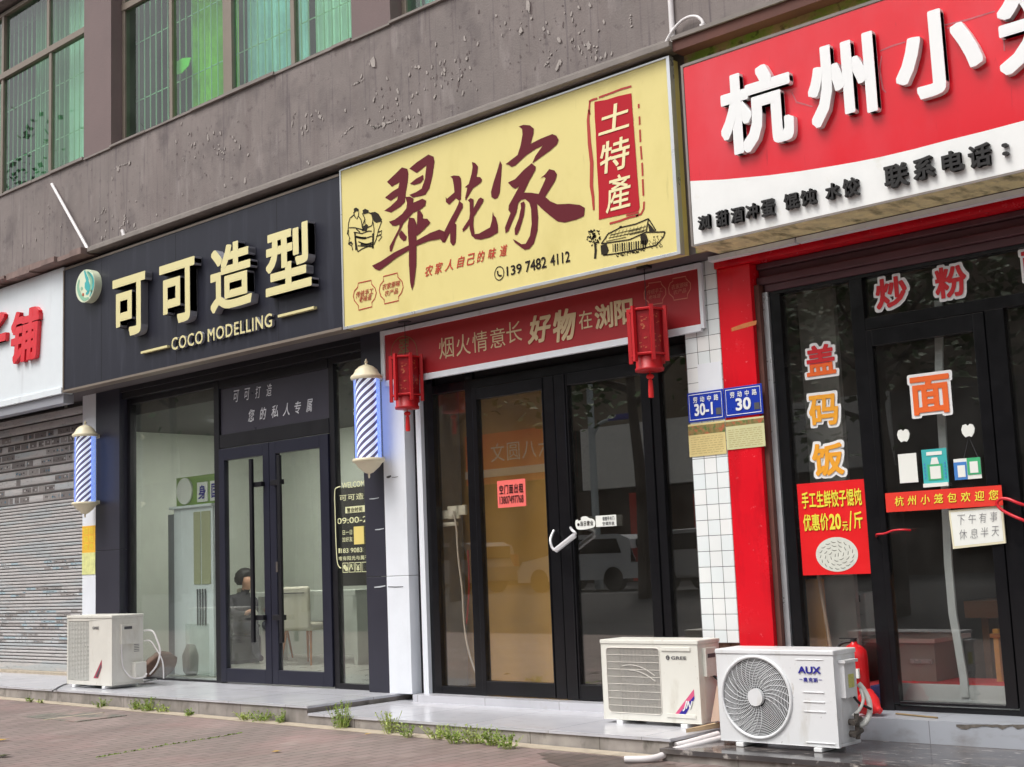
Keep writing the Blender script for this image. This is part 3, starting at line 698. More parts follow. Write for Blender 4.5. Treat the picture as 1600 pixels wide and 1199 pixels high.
for (z, h, yy) in rows:
    dens = max([d for (a, b, d) in bands if a <= z <= b] or [.0])
    if h < .1 and z > 1.5: dens *= .0
    x = -9.5
    while x < -5.6:
        wd = rnd.uniform(.08, .34)
        if rnd.random() < dens*.72:
            xe = min(x + wd, -5.56); za, zb = z + h*rnd.uniform(.13, .2), z + h*rnd.uniform(.72, .8)
            m_ = rnd.choice([0, 0, 1, 1, 2]) if h < .1 else rnd.choice([1, 3, 3])
            st.quad((x, yy - .0012, za), (xe, yy - .0012, za), (xe, yy - .0008, zb), (x, yy - .0008, zb), m_)
            xx = x + .015
            while xx < xe - .03:
                l = rnd.uniform(.012, .04)
                if rnd.random() < .62: 
                    q = za + (zb-za)*rnd.uniform(.15, .45); st.quad((xx, yy - .0022, q), (xx + l, yy - .0022, q), (xx + l, yy - .0022, q + (zb-za)*rnd.uniform(.2, .45)), (xx, yy - .0022, q + (zb-za)*.3), rnd.choice([4, 4, 5, 6]))
                xx += l + rnd.uniform(.004, .03)
        x += wd + rnd.uniform(.0, .05)
sk = st.build('torn_stickers', [mat('sticker_grey', rgb(190, 192, 192), .7, var=.2, vscale=20), mat('sticker_dull', rgb(150, 145, 142), .7, var=.2, vscale=20), mat('sticker_blue', rgb(160, 180, 188), .7, var=.2, vscale=20), mat('sticker_dark', rgb(122, 116, 114), .7, var=.25, vscale=16), mat('sticker_mark', rgb(70, 66, 66), .7), mat('sticker_mark_blue', rgb(70, 110, 130), .7), mat('sticker_mark_pale', rgb(190, 190, 188), .7)], rsh)
sk['kind'] = 'stuff'
mb = MB(); mb.box(-12, -5.545, -.06, .3, -.0, .028); struct(mb, 'shutter_sill', M['sand'])

# ---------------------------------------------------------------- salon shopfront
sal = thing('glass_shopfront', 'dark blue framed salon shopfront with double glass doors and tall black pull bars', 'shopfront', (-2.6, 0, 0))
Xl = FX(207, 620); Xm0 = FX(337, 600); Xm1 = FX(346, 700)
XD0 = FX(357, 900); XDc0 = FX(418, 900); XDc = FX(428, 900); XDc1 = FX(438, 900); XD1 = FX(508, 900); XDr = FX(522, 900); XS0 = FX(530, 900); XS1 = -.60
ZH = 3.12
mb = MB()
mb.box(-4.76, Xl, -.03, .05, 0, ZH); mb.box(Xm0, Xm1, -.03, .05, 0, ZH); mb.box(XDr, XS0, -.02, .05, 0, ZH)
mb.box(-4.76, -.6, -.10, .09, ZH, 3.243); mb.box(-4.74, -.6, -.13, -.10, 3.19, 3.243)
mb.box(Xm1, XDr, -.025, .05, 2.40, 2.545); mb.box(Xm1, XDr, -.026, .05, 3.03, ZH)
mb.box(Xl, Xm0, -.02, .04, 0, .02); mb.box(XS0, XS1, -.03, .04, 0, .05); mb.box(Xl, Xm0, -.022, .04, 3.06, ZH); mb.box(XS0, XS1, -.022, .04, 3.06, ZH)
mb.build('frame', M['black'], sal, bevel=.003)
MB().box(Xl, Xm0, .005, .013, .02, 3.06).build('pane', M['shopglass'], sal)
MB().box(XS0, XS1, .005, .013, .05, 3.06).build('pane', M['shopglass'], sal)
tp = MB().box(Xm1 + .01, XDr - .01, -.008, .0, 2.547, 3.028).build('transom_panel', M['frost'], sal)
mb = MB()
def pxtext(mb, s, l, r, t, b, Y, m=None, cells=False, **k):
    """text filling the box whose left, right, top, bottom edges pass through four measured points"""
    x0, x1, z1, z0 = FX(*l, Y), FX(*r, Y), FZ(*t, Y), FZ(*b, Y)
    return mb.cells(s, x0, x1, z0, z1, Y, m, **k) if cells else mb.fit(s, x0, x1, z0, z1, Y, m, **k)
for i, ch in enumerate('可可打造'):
    pxtext(mb, ch, (365 + 17*i, 620), (374 + 17*i, 620), (372, 609.5), (372, 628), -.010, offset=.003, shear=.25)
for i, ch in enumerate('您的私人专属'):
    pxtext(mb, ch, (387.5 + 18.2*i, 650), (398 + 18.2*i, 650), (395, 639.5), (395, 658.5), -.010, offset=.004, shear=.25)
mb.build('lettering', M['vinylw'], tp)
for (a, b, hx) in ((Xm1 + .004, XDc - .004, FX(407, 860)), (XDc + .004, XDr - .004, FX(451, 860))):
    g0, g1 = (XD0, XDc0) if a < XD0 else (XDc1, XD1)
    mb = MB(); z0, z1 = .015, 2.392
    mb.box(a, g0, -.04, .02, z0, z1); mb.box(g1, b, -.04, .02, z0, z1); mb.box(g0, g1, -.04, .02, z0, .15); mb.box(g0, g1, -.04, .02, 2.27, z1)
    d = mb.build('door_leaf', M['navy'], sal, bevel=.004)
    MB().box(g0, g1, -.014, -.006, .15, 2.27).build('pane', M['shopglass'], d)
    h = MB(); h.box(hx - .022, hx + .022, -.115, -.085, .42, 2.24)
    side = g1 if g0 < XDc0 - .01 and a < XD0 else g0
    for zz in (.66, 1.98): h.box(min(hx, side + (.03 if side > hx else -.03)), max(hx, side + (.03 if side > hx else -.03)), -.085, -.04, zz - .025, zz + .025)
    h.build('pull_bar', M['black'], d, bevel=.003)
MB().box(FX(446,860), FX(449,860), -.122, -.116, 1.1, 1.2).build('lock_plate', M['brass'], sal)
# vinyl on the narrow side pane
mb = MB(); Yv = -.003
pxtext(MB(), 'WELCOME', (534.5, 760), (574, 754), (540, 754), (545, 762.5), Yv, offset=.006).build('window_lettering', M['vinyl'], sal)
pxtext(MB(), '可可造型', (529.5, 778), (582, 770), (540, 772.5), (545, 782.5), Yv, cells=True, offset=.006).build('window_lettering', M['vinyl'], sal)
pxtext(MB(), '09:00-21:00', (527, 815), (602, 806), (540, 809), (545, 818), Yv, offset=.006).build('window_lettering', M['vinyl'], sal)
pxtext(MB(), '日一日', (534.5, 832), (551, 830), (540, 828), (545, 836), Yv, cells=True, offset=.006).build('window_lettering', M['vinyl'], sal)
pxtext(MB(), '加好友', (534.5, 842), (551, 841), (540, 839), (545, 847), Yv, cells=True, offset=.006).build('window_lettering', M['vinyl'], sal)
pxtext(MB(), '183 9083', (533, 861), (566, 858), (540, 857), (545, 864), Yv, offset=.006).build('window_lettering', M['vinyl'], sal)
mb.box(FX(528.5, 860), FX(532, 860), Yv, Yv + .001, FZ(530, 864.5), FZ(530, 857))
pxtext(MB(), '唯有阳光与属于', (528.5, 875), (577, 869), (540, 869), (545, 876), Yv, cells=True, offset=.006).build('window_lettering', M['vinyl'], sal)
for i in range(4):
    xa = FX(536 + 10*i, 885); xb = FX(544 + 10*i, 885); za, zb = FZ(540, 894.5), FZ(540, 880)
    mb.ribbon([(xa, za), (xb, za), (xb, zb), (xa, zb)], Yv, .008, closed=True)
for (px, py) in ((539, 886), (541.5, 889)): mb.disc(FX(px, py), FZ(px, py), .022, Yv, Yv + .001, 12)
mb.ribbon([F(546,891), F(549,883), F(551.5,890)], Yv, .012); mb.disc(*F(549, 884), .015, Yv, Yv + .001, 10)
pxtext(mb, '¥', (557, 890), (562, 889), (560, 882), (560, 893), Yv, offset=.006)
tagp = mb
vin = mb.build('payment_icons', M['vinyl'], sal)
mb = MB(); Yf = -.0225
mb.ribbon(smooth_pts([Vector((*F(p[0], p[1], Yf), 0)) for p in ((532,760.5),(527,762),(523,768),(523.5,800),(525,850),(527,878),(530,886),(533,887.5))], 4), Yf, .011)
mb.build('bracket_line', M['vinyl'], sal)
mb = MB(); mb.box(FX(540, 797), FX(572, 795), -.0035, -.002, FZ(545, 802), FZ(545, 792)); mb.build('time_label', M['vinyl'], sal)
mb = MB(); pxtext(mb, '营业时间', (541.5, 797), (566.5, 795), (550, 793), (550, 801), -.005, cells=True, offset=.01); mb.build('label_lettering', M['ink'], sal)
mb = MB(); mb.box(FX(553.5, 840), FX(569, 838), -.004, -.001, FZ(556, 851), FZ(556, 823)); mb.build('paper_note', mat('yellow_note', rgb(226, 206, 120), .6), label='small pale yellow paper note on the salon side pane', category='note')
# ---------------------------------------------------------------- produce shop front
pro = thing('glass_shopfront', 'near black framed glass shopfront of the shop under the yellow sign', 'shopfront', (1.5, 0, 0))
a0 = .10; a1 = FX(682, 700); b0 = FX(733, 700); b1 = FX(745, 700); c0 = FX(756, 800); c1 = FX(856, 700); cm = FX(879, 800); d0 = FX(900, 800); d1 = FX(1011, 700); e1 = FX(1035, 700); f1 = 3.012
ZT = FZ(745, 600)
mb = MB()
mb.box(a0, a1, -.03, .05, .004, 2.77); mb.box(b0, b1, -.03, .05, .004, 2.77); mb.box(d1 + .09, e1 + .02, -.03, .05, .004, 2.77); mb.box(f1 - .05, f1, -.02, .05, .004, 2.77)
mb.box(a1, f1 - .05, -.028, .05, 2.60, 2.68); mb.box(a1, b0, -.028, .05, .004, .07); mb.box(e1 + .02, f1 - .05, -.028, .05, .004, .07); mb.box(a0, f1, -.032, .05, 2.75, 2.80)
mb.build('frame', M['jet'], pro, bevel=.003)
MB().box(a1, b0, .005, .013, .07, 2.60).build('pane', M['shopglass2'], pro)
MB().box(e1 + .02, f1 - .05, .005, .013, .07, 2.60).build('pane', M['shopglass2'], pro)
MB().box(a1, f1 - .05, .004, .012, 2.68, 2.75).build('transom_pane', M['dark'], pro)
for (a, b, g0, g1) in ((b1 + .003, cm - .003, c0, c1), (cm + .003, d1 + .087, d0, d1)):
    mb = MB(); z0, z1 = .012, 2.595
    mb.box(a, g0, -.045, .02, z0, z1); mb.box(g1, b, -.045, .02, z0, z1); mb.box(g0, g1, -.045, .02, z0, .13); mb.box(g0, g1, -.045, .02, z1 - .1, z1)
    mb.box(g1 - .0 if a < cm - .5 else g0 - .03, (g1 if a < cm - .5 else g0 - .03) + .012, -.055, -.045, z0, z1)
    d = mb.build('door_leaf', M['jet'], pro, bevel=.004)
    MB().box(g0, g1, -.016, -.008, .13, z1 - .1).build('pane', M['shopglass2'], d)
mb = MB(); Yk = -.13
kp = [(858, 829), (860, 845), (869, 860), (898, 837), (894, 829), (884, 825)]
mb.curve([(F(px, py, Yk)[0], Yk + (.06 if i in (0, 5) else 0), F(px, py, Yk)[1]) for i, (px, py) in enumerate(kp)], .011, 10, sub=4)
mb.tube([(*[F(869, 860, Yk)[0]], Yk - .004, F(869, 860, Yk)[1]), (F(898, 837, Yk)[0], Yk - .004, F(898, 837, Yk)[1])], .022, 12)
mb.build('door_lock', M['chrome'], smooth=True, label='shiny steel U lock holding the two black door leaves shut', category='lock')
# door stickers
mb = MB(); Ys = -.05
mb.poly([(p.x, p.y) for p in smooth_pts([Vector((*F(px, py, Ys), 0)) for px, py in ((899, 819), (900, 813), (906, 812), (909, 808), (916, 807), (921, 810), (926, 811), (930, 816), (929, 823), (922, 826), (908, 828), (901, 826), (899, 819))], 3)[:-1]], Ys - .001, .001)
mb2 = MB(); pxtext(mb2, '当日营业', (906, 818), (927, 816), (915, 814), (915, 822), Ys - .003, cells=True, offset=.01); mb2.disc(*F(904, 820, Ys), .012, Ys - .003, Ys - .002, 14); mb2.ribbon([F(904, 813, Ys), F(908, 811, Ys)], Ys - .003, .012)
o = mb.build('door_sticker', M['paper_white'], label='cloud shaped white sticker on the black framed glass door', category='sticker', group='stickers on the produce shop door', loc=(FX(913, 817, Ys), Ys, FZ(913, 828, Ys)))
mb2.build('printing', M['num'], o)
mb = MB(); mb.box(FX(931, 814, Ys), FX(963, 812, Ys), Ys - .001, Ys, FZ(945, 823, Ys), FZ(945, 805.5, Ys))
o = mb.build('door_sticker', M['paper_white'], label='rectangular white sticker right of the cloud shaped one', category='sticker', group='stickers on the produce shop door')
mb2 = MB(); pxtext(mb2, '请随手关门', (941, 811), (960, 809), (950, 807), (950, 813.5), Ys - .003, cells=True, offset=.01); pxtext(mb2, '空调开放', (941, 817), (960, 815), (950, 815), (950, 821), Ys - .003, cells=True, offset=.01)
mb2.build('printing', M['greyp'], o)
# coral rent notice
mb = MB(); x0, x1, z1, z0 = FX(777, 770, -.02), FX(821, 765, -.02), FZ(798, 750, -.02), FZ(800, 792.5, -.02)
mb.box(x0, x1, -.019, -.0175, z0, z1)
o = mb.build('paper_notice', M['paper_pink'], label='coral red paper notice with black writing on the brown looking door glass', category='notice')
mb = MB(); mb.cells('空门面出租', x0 + .02, x1 - .02, z0 + .11, z1 - .035, -.021, offset=.018); mb.fit('13807497768', x0 + .025, x1 - .025, z0 + .03, z0 + .095, -.021, offset=.012)
mb.build('writing', M['num'], o)
# socket strip and its cable on the inner wall
sock = thing('power_socket', 'white socket boxes on the grey inner wall behind the left pane', 'socket', (.3, .09, 1.7))
mb = MB(); Yq = .06
for (xa, xb, ya, yb) in ((687, 701, 797, 810), (699, 716, 791, 811), (714, 727, 791, 806), (688, 712, 816, 822)):
    mb.box(FX(xa, 800, Yq), FX(xb, 800, Yq), Yq, Yq + .03, FZ(705, yb, Yq), FZ(705, ya, Yq))
mb.build('box', M['paper_white'], sock, bevel=.004)
mb = MB(); mb.disc(*F(709, 802, Yq), .03, Yq - .04, Yq, 12); mb.build('plug', M['letterwhite'], sock)
mb = MB(); mb.curve([(F(px, py, Yq - .03)[0], Yq - .03, F(px, py, Yq - .03)[1]) for px, py in ((709, 803), (713, 825), (716, 870), (722, 920), (724, 955), (727, 990), (733, 1020), (741, 1045), (746, 1058))], .008, 8)
mb.build('cable', M['pvc'], sock, smooth=True)
mb = MB(); Yc = .12; mb.curve([(F(px, py, Yc)[0], Yc, F(px, py, Yc)[1]) for px, py in ((731, 860), (733, 900), (732, 940), (729, 975))], .007, 6)
mb.build('red_wire', M['redprint'], smooth=True, label='thin dark red wire hanging inside beside the door post', category='wire')
# ---------------------------------------------------------------- noodle shop front
noo = thing('glass_shopfront', 'black framed noodle shop front with a glass door and dark room behind', 'shopfront', (4.6, 0, 0))
n0, n1 = 3.692, 3.775; m0, m1 = FX(1332, 480), FX(1346, 480); q0 = 4.46; q1 = 5.16; r0, r1 = 5.17, 5.34
mb = MB()
mb.box(n0, n1, -.03, .06, .04, 2.94); mb.box(m0, m1 + .03, -.03, .06, .04, 2.94); mb.box(r0 + .07, r1 + .02, -.03, .06, .04, 2.56); mb.box(n0, 12, -.02, .06, .04, .075); mb.box(n0, 12, -.035, .06, 2.92, 2.943)
mb.box(m1 + .03, 12, -.028, .06, 2.56, 2.64)
for xx in (6.3, 7.4, 8.5): mb.box(xx, xx + .1, -.03, .06, .075, 2.92)
mb.build('frame', M['jet'], noo, bevel=.003)
MB().box(n1, m0, .006, .014, .075, 2.92).build('pane', M['noodleglass'], noo)
MB().box(m1 + .03, 12, .006, .014, 2.64, 2.92).build('transom_pane', M['noodleglass'], noo)
MB().box(r1 + .02, 12, .006, .014, .075, 2.56).build('pane', M['noodleglass'], noo)
mb = MB(); dl, dr = m1 + .034, r0 + .066
mb.box(dl, q0, -.04, .02, .085, 2.555); mb.box(q1, dr, -.04, .02, .085, 2.555); mb.box(q0, q1, -.04, .02, 2.44, 2.555); mb.box(q0, q1, -.04, .02, .085, .105)
d = mb.build('door_leaf', M['jet'], noo, bevel=.004)
MB().box(q0, q1, -.014, -.006, .105, 2.44).build('pane', M['noodleglass'], d)
mb = MB(); mb.curve([(F(px, py, -.11)[0], -.11 + dy, F(px, py, -.11)[1]) for px, py, dy in ((1600, 790, .02), (1590, 786, 0), (1575, 780, 0), (1563, 780, 0), (1557.5, 787, 0), (1564, 796, 0), (1580, 805, 0), (1596, 812, 0), (1606, 817, .02))], .010, 10)
mb.build('handle', M['handle_red'], d, smooth=True)
mb = MB(); mb.curve([(F(px, py, -.09)[0], yy, F(px, py, -.09)[1]) for px, py, yy in ((1364, 838, -.04), (1370, 835, -.085), (1382, 834, -.09), (1396, 829, -.09), (1412, 828, -.085), (1417, 829, -.04))], .007, 8)
mb.build('handle', M['handle_red'], d, smooth=True)
# inner aluminium sliding doors
inn = thing('sliding_door', 'pale aluminium inner sliding doors behind the black framed door glass', 'door', (4.9, .14, .05))
Yi = .14
mb = MB(); mb.box(4.30, 5.33, Yi - .02, Yi + .02, .105, .20); mb.box(4.30, 5.33, Yi - .025, Yi + .025, .06, .105); mb.build('bottom_rail', M['conduit'], inn)
mb = MB(); 
st = [(1466, 470), (1467, 600), (1473, 700), (1481, 880), (1488, 960), (1497, 1010), (1505, 1060), (1508, 1090)]
left = [F(px - 6, py, Yi - .03) for px, py in st]; right = [F(px + 6, py, Yi - .03) for px, py in st]
mb.poly(left + right[::-1], Yi - .03, .02)
mb.build('stile', M['conduit'], inn)

# ================================================================== SIGNS
# ---- white sign of the left shop
SY = -.50
wsg = thing('shop_sign', 'white shop sign board with red lettering at the far left', 'sign', (-6.5, SY, 3.22))
x1 = -5.325
mb = MB(); mb.box(-12, x1, SY, -.38, 3.30, 4.71); mb.box(-12, x1, SY - .025, -.38, 3.225, 3.298); mb.build('board', M['whitesign'], wsg, bevel=.004)
mb = MB(); mb.box(-12, x1 - .01, -.49, -.36, 3.12, 3.222); mb.build('soffit_trim', mat('grey_trim', rgb(150, 152, 160), .5), wsg)
for ch, l, r, t, b in (('铺', (17, 535), (61, 515), (50, 480), (30, 567)), ('子', (-48, 545), (9, 535), (-20, 495), (-20, 575))):
    mb = MB(); pxtext(mb, ch, l, r, t, b, SY - .05, depth=.05, offset=.035, shear=.1); mb.build('raised_character', M['signred'], wsg)
# ---- charcoal salon sign
ssg = thing('shop_sign', 'charcoal salon sign with raised pale gold characters', 'sign', (-2.9, SY, 3.24))
mb = MB(); mb.box(-5.30, -.425, SY, -.38, 3.262, 4.66); mb.build('board', M['black_acp'], ssg)
mb = MB(); mb.box(-5.318, -.425, SY - .012, -.38, 3.236, 3.260); mb.box(-5.322, -5.302, SY - .01, -.38, 3.262, 4.66); mb.box(-5.3, -.425, SY - .006, -.38, 4.662, 4.685)
mb.build('edge_trim', M['frame_alu'], ssg)
mb = MB()
for xx in (-4.5, -3.05, -1.35): mb.box(xx, xx + .004, SY - .001, SY, 3.265, 4.655)
mb.build('panel_joint', M['dark'], ssg)
YL = -.59
def faced(name, parent, ch, l, r, t, b, Yf, depth, mf, ms, offset, **k):
    mb = MB(); x0, x1, z1, z0 = FX(*l, Yf), FX(*r, Yf), FZ(*t, Yf), FZ(*b, Yf)
    mb.fit(ch, x0, x1, z0, z1, Yf, depth=depth, offset=offset, **k)
    for i, f in enumerate(mb.f):   # front faces carry the face colour, the returns the side colour
        mb.m[i] = 0 if all(mb.v[j].y - Yf < .004 for j in f) else 1
    return mb.build(name, [mf, ms], parent)
for ch, l, r, t, b in (('可', (176, 447), (227, 425), (222, 424.5), (211, 523)), ('可', (249, 424.5), (304, 402), (300, 401), (287, 503)), ('造', (329, 440), (393, 420), (368, 377), (338, 489)), ('型', (414.5, 395), (487, 430), (476, 346), (416, 465))):
    faced('raised_character', ssg, ch, l, r, t, b, YL, .085, M['gold'], M['goldside'], .026)
_xa, _xb = FX(268, 538, SY - .04), FX(425, 498, SY - .04)
_g = glyph('COCO MODELLING', offset=.012, extrude=.02, space=1.12); _g1 = glyph('COCO', offset=.012, extrude=.02, space=1.12); _g2 = glyph('MODELLING', offset=.012, extrude=.02, space=1.12)
_k = (_xb - _xa) / (_g[3] - _g[2]); _za, _zb = FZ(269, 548, SY - .04), FZ(272, 527.5, SY - .04)
for _w, _l, _r in (('COCO', _xa, _xa + _k*(_g1[3]-_g1[2])), ('MODELLING', _xb - _k*(_g2[3]-_g2[2]), _xb)):
    mb = MB(); mb.fit(_w, _l, _r, _za, _zb, SY - .04, depth=.03, offset=.012, space=1.12)
    for i, f in enumerate(mb.f): mb.m[i] = 0 if all(mb.v[j].y - (SY - .04) < .004 for j in f) else 1
    mb.build('raised_word', [M['gold'], M['goldside']], ssg)
mb = MB()
for a, b in (((220, 551), (261, 541.5)), ((434, 494.5), (490, 480.5))):
    xa, za = F(*a, SY - .04); xb, zb = F(*b, SY - .04); zz = (za + zb) / 2
    MB().box(xa, xb, SY - .04, SY - .0, zz - .012, zz + .012).build('raised_bar', M['gold'], ssg)
em = MB(); ex, ez = F(133, 447, SY - .09); er = (FZ(137, 420, SY - .09) - FZ(132, 474, SY - .09)) / 2 * .97; erx = (FX(148, 440, SY - .09) - FX(118.5, 455, SY - .09)) / 2
em.disc(ex, ez, er, SY - .09, SY, 40, rx=erx); eo = em.build('emblem', mat('emblem_cream', rgb(220, 228, 200), .4), ssg)
mb = MB(); Ye = SY - .093
def el(pts): return smooth_pts([Vector((ex + p[0]*erx, ez + p[1]*er, 0)) for p in pts], 5)
mb.ribbon(el([(-.05,.95),(.1,.6),(.25,.3),(.15,0),(.3,-.2),(.35,-.45),(.1,-.5)]), Ye, .06, 0, taper=True)
mb.ribbon(el([(.2,.85),(.5,.5),(.7,.1),(.6,-.3),(.75,-.5)]), Ye, .05, 1, taper=True)
mb.ribbon(el([(-.6,.5),(-.75,.1),(-.55,-.4),(-.1,-.8),(.4,-.8)]), Ye, .05, 1, taper=True)
mb.ribbon(el([(.35,.8),(.8,.35),(.85,-.2),(.5,-.75)]), Ye, .035, 0, taper=True)
mb.poly(el([(0,.2),(.35,.25),(.55,-.1),(.45,-.4),(.15,-.3),(-.02,-.1)]), Ye - .001, 0, 0)
mb.disc(ex - .35*erx, ez - .1*er, .022, Ye, Ye + .001, 10, 1); mb.disc(ex - .2*erx, ez - .5*er, .02, Ye, Ye + .001, 10, 2)
mb.build('emblem_print', [M['teal'], mat('sage_print', rgb(140, 190, 160), .5), M['goldfleck']], eo)
# ---- yellow sign
ysg = thing('shop_sign', 'yellow shop sign with large maroon brush characters and a red seal', 'sign', (1.4, SY, 3.24))
yx0, yx1, yz0, yz1 = -.40, 3.262, 3.243, 4.705
mb = MB(); mb.box(yx0, yx1, SY, -.375, yz0, yz1); mb.build('light_box', M['yellow'], ysg)
mb = MB(); t = .018
mb.box(yx0 - .012, yx0 + .008, SY - .008, SY - .0005, yz0 - .01, yz1 + .01); mb.box(yx1 - .012, yx1 + .018, SY - .010, SY + .045, yz0 - .01, yz1 + .01)
mb.box(yx0 + .008, yx1 - .012, SY - .008, SY - .0005, yz0 - .012, yz0 + .014); mb.box(yx0 + .008, yx1 - .012, SY - .008, SY - .0005, yz1 - .004, yz1 + .012)
mb.build('edge_trim', M['silver'], ysg, bevel=.002)
YP = SY - .003
def zr(origin, sc, pts, Y=None): return [F(origin[0] + p[0]/sc, origin[1] + p[1]/sc, YP if Y is None else Y) for p in pts]
CUI, HUA, JIA = ((570, 180), 4.282), ((680, 230), 7.05), ((750, 180), 5.45)
strokes = [
 (CUI, [(148,447),(205,392),(248,350),(284,360),(291,388),(286,450),(274,520),(268,582),(240,612),(176,652),(130,640),(170,612),(216,568),(222,542),(172,574),(135,552),(180,515),(224,487),(232,450),(180,479)]),
 (CUI, [(298,358),(345,318),(425,264),(460,278),(466,312),(452,410),(432,490),(405,532),(380,540),(322,552),(298,534),(345,515),(380,492),(402,430),(412,336),(347,388)]),
 (CUI, [(302,460),(345,425),(390,400),(394,428),(372,455),(330,468)]),
 (CUI, [(272,548),(300,546),(326,558),(322,588),(385,560),(411,572),(404,606),(370,634),(325,652),(290,690),(258,725),(235,775),(205,835),(180,912),(168,912),(166,880),(200,815),(228,760),(235,730),(205,742),(185,740),(162,714),(200,700),(250,662),(278,625),(283,590)]),
 (CUI, [(245,770),(262,790),(280,812),(275,838),(258,842),(236,822),(228,800)]),
 (CUI, [(352,645),(372,640),(388,665),(388,692),(420,695),(440,720),(400,762),(360,800),(340,810),(338,770),(350,730)]),
 (CUI, [(296,686),(330,690),(345,720),(346,870),(345,1000),(330,1130),(316,1172),(304,1120),(296,1000),(296,880),(290,800),(288,740)]),
 (CUI, [(50,1008),(110,978),(200,918),(295,872),(350,838),(440,788),(500,766),(535,780),(540,835),(520,850),(505,828),(430,842),(350,872),(295,905),(210,955),(140,1010),(98,1040),(70,1030)]),
 (HUA, [(168,325),(205,312),(265,318),(282,345),(287,420),(283,575),(264,592),(228,565),(190,600),(152,636),(118,605),(115,550),(130,570),(212,498),(205,430),(192,352)]),
 (HUA, [(262,590),(305,625),(305,665),(262,745),(215,840),(232,852),(230,960),(225,1050),(205,1085),(185,1080),(165,1045),(165,940),(140,985),(108,1052),(80,1050),(72,1020),(105,920),(165,800),(225,690),(255,625)]),
 (HUA, [(405,165),(440,175),(472,215),(465,270),(453,330),(495,330),(517,360),(500,395),(415,455),(365,540),(335,590),(330,560),(355,450),(328,442),(370,405),(400,300),(412,220)]),
 (HUA, [(360,585),(390,562),(422,575),(422,680),(475,575),(500,555),(535,575),(525,610),(425,768),(420,860),(435,960),(480,955),(605,885),(625,810),(635,712),(645,750),(668,775),(690,860),(692,940),(600,995),(500,1020),(440,1010),(400,975),(380,900),(378,860),(340,905),(305,935),(300,905),(375,790),(382,740),(380,610)]),
 (JIA, [(170,390),(186,420),(180,520),(168,660),(150,705),(125,716),(98,700),(93,655),(115,570),(145,480)]),
 (JIA, [(330,97),(370,83),(425,88),(458,115),(455,160),(430,245),(520,200),(615,162),(650,175),(670,210),(655,250),(600,300),(510,365),(445,412),(470,350),(535,260),(470,290),(390,345),(300,430),(270,442),(245,425),(218,418),(320,340),(345,260),(362,165),(358,118)]),
 (JIA, [(440,410),(475,440),(470,470),(420,560),(372,660),(440,662),(500,672),(560,540),(545,525),(512,540),(555,505),(590,460),(635,472),(655,505),(640,560),(555,695),(600,735),(660,760),(760,755),(850,765),(893,790),(885,860),(820,890),(720,915),(660,905),(600,860),(540,810),(485,755),(495,870),(490,980),(460,1090),(420,1140),(380,1148),(340,1120),(295,1085),(280,1058),(300,1065),(355,1100),(390,1095),(425,1030),(440,930),(435,800),(420,745),(385,715),(350,722),(325,750),(310,830),(270,920),(245,985),(218,1008),(212,960),(260,835),(242,810),(245,770),(300,670),(335,605),(300,628),(275,615),(238,575),(300,545),(370,470)]),
 (JIA, [(345,750),(375,735),(384,760),(375,850),(340,970),(315,1020),(298,1020),(295,970),(330,880),(350,790)])]
groups = {}
for (k, pts) in strokes: groups.setdefault(k, []).append(pts)
for k, lst in groups.items():
    mb = MB()
    for i, pts in enumerate(lst): mb.poly(zr(k[0], k[1], pts), YP - .0004 * i, 0)
    mb.build('brush_character', M['maroon'], ysg)
SE = ((880, 120), 3.868)
mb = MB()
mb.poly(zr(*SE, [(188,152),(260,140),(330,118),(412,100),(418,200),(428,330),(442,520),(455,700),(462,790),(455,812),(330,840),(215,865),(214,700),(205,560),(196,330),(190,240)]), YP, 0, 0)
for pts in ([(155,200),(150,260),(158,400),(172,520),(170,660),(180,730),(184,806)],):
    mb.ribbon([p for p in zr(*SE, pts)], YP, .035, 1, taper=True)
for pts in ([(215,126),(300,95),(350,75),(412,58)], [(155,150),(180,138),(205,132)], [(455,165),(457,190)], [(460,240),(462,290)], [(463,320),(466,395)], [(468,420),(474,500)], [(476,520),(480,600)], [(480,620),(484,720)], [(488,755),(486,800),(470,830),(440,842)], [(455,820),(380,838)], [(280,888),(340,872),(400,850),(455,838)], [(160,150),(156,200),(160,230)]):
    mb.ribbon([p for p in zr(*SE, pts)], YP, .016, 1)
so_ = mb.build('seal', [M['seal'], M['sealedge']], ysg)
mb = MB()
def zfit(mb, O, ch, l, r, t, b, Y, m=None, **k):
    q = lambda p: (O[0][0] + p[0]/O[1], O[0][1] + p[1]/O[1])
    pxtext(mb, ch, q(l), q(r), q(t), q(b), Y, m, **k)
zfit(mb, SE, '土', (212,340), (398,270), (300,168), (225,356), YP - .003, offset=.012, shear=.12)
zfit(mb, SE, '特', (222,500), (402,410), (345,366), (280,580), YP - .003, offset=.012, shear=.12)
zfit(mb, SE, '產', (255,760), (412,745), (345,588), (268,828), YP - .003, offset=.008, shear=.12)
mb.build('seal_lettering', M['cream'], so_)
MN = ((530, 300), 5.71)
mb = MB(); tl = 'jar_badge'
J1 = [(168,815),(285,788),(288,822),(320,860),(330,900),(318,950),(290,985),(292,1025),(173,1055),(170,1015),(135,970),(125,930),(135,885),(165,850)]
J2 = [(393,755),(520,723),(522,760),(560,800),(570,850),(555,900),(528,935),(530,970),(403,1000),(400,962),(370,930),(356,880),(365,830),(395,795)]
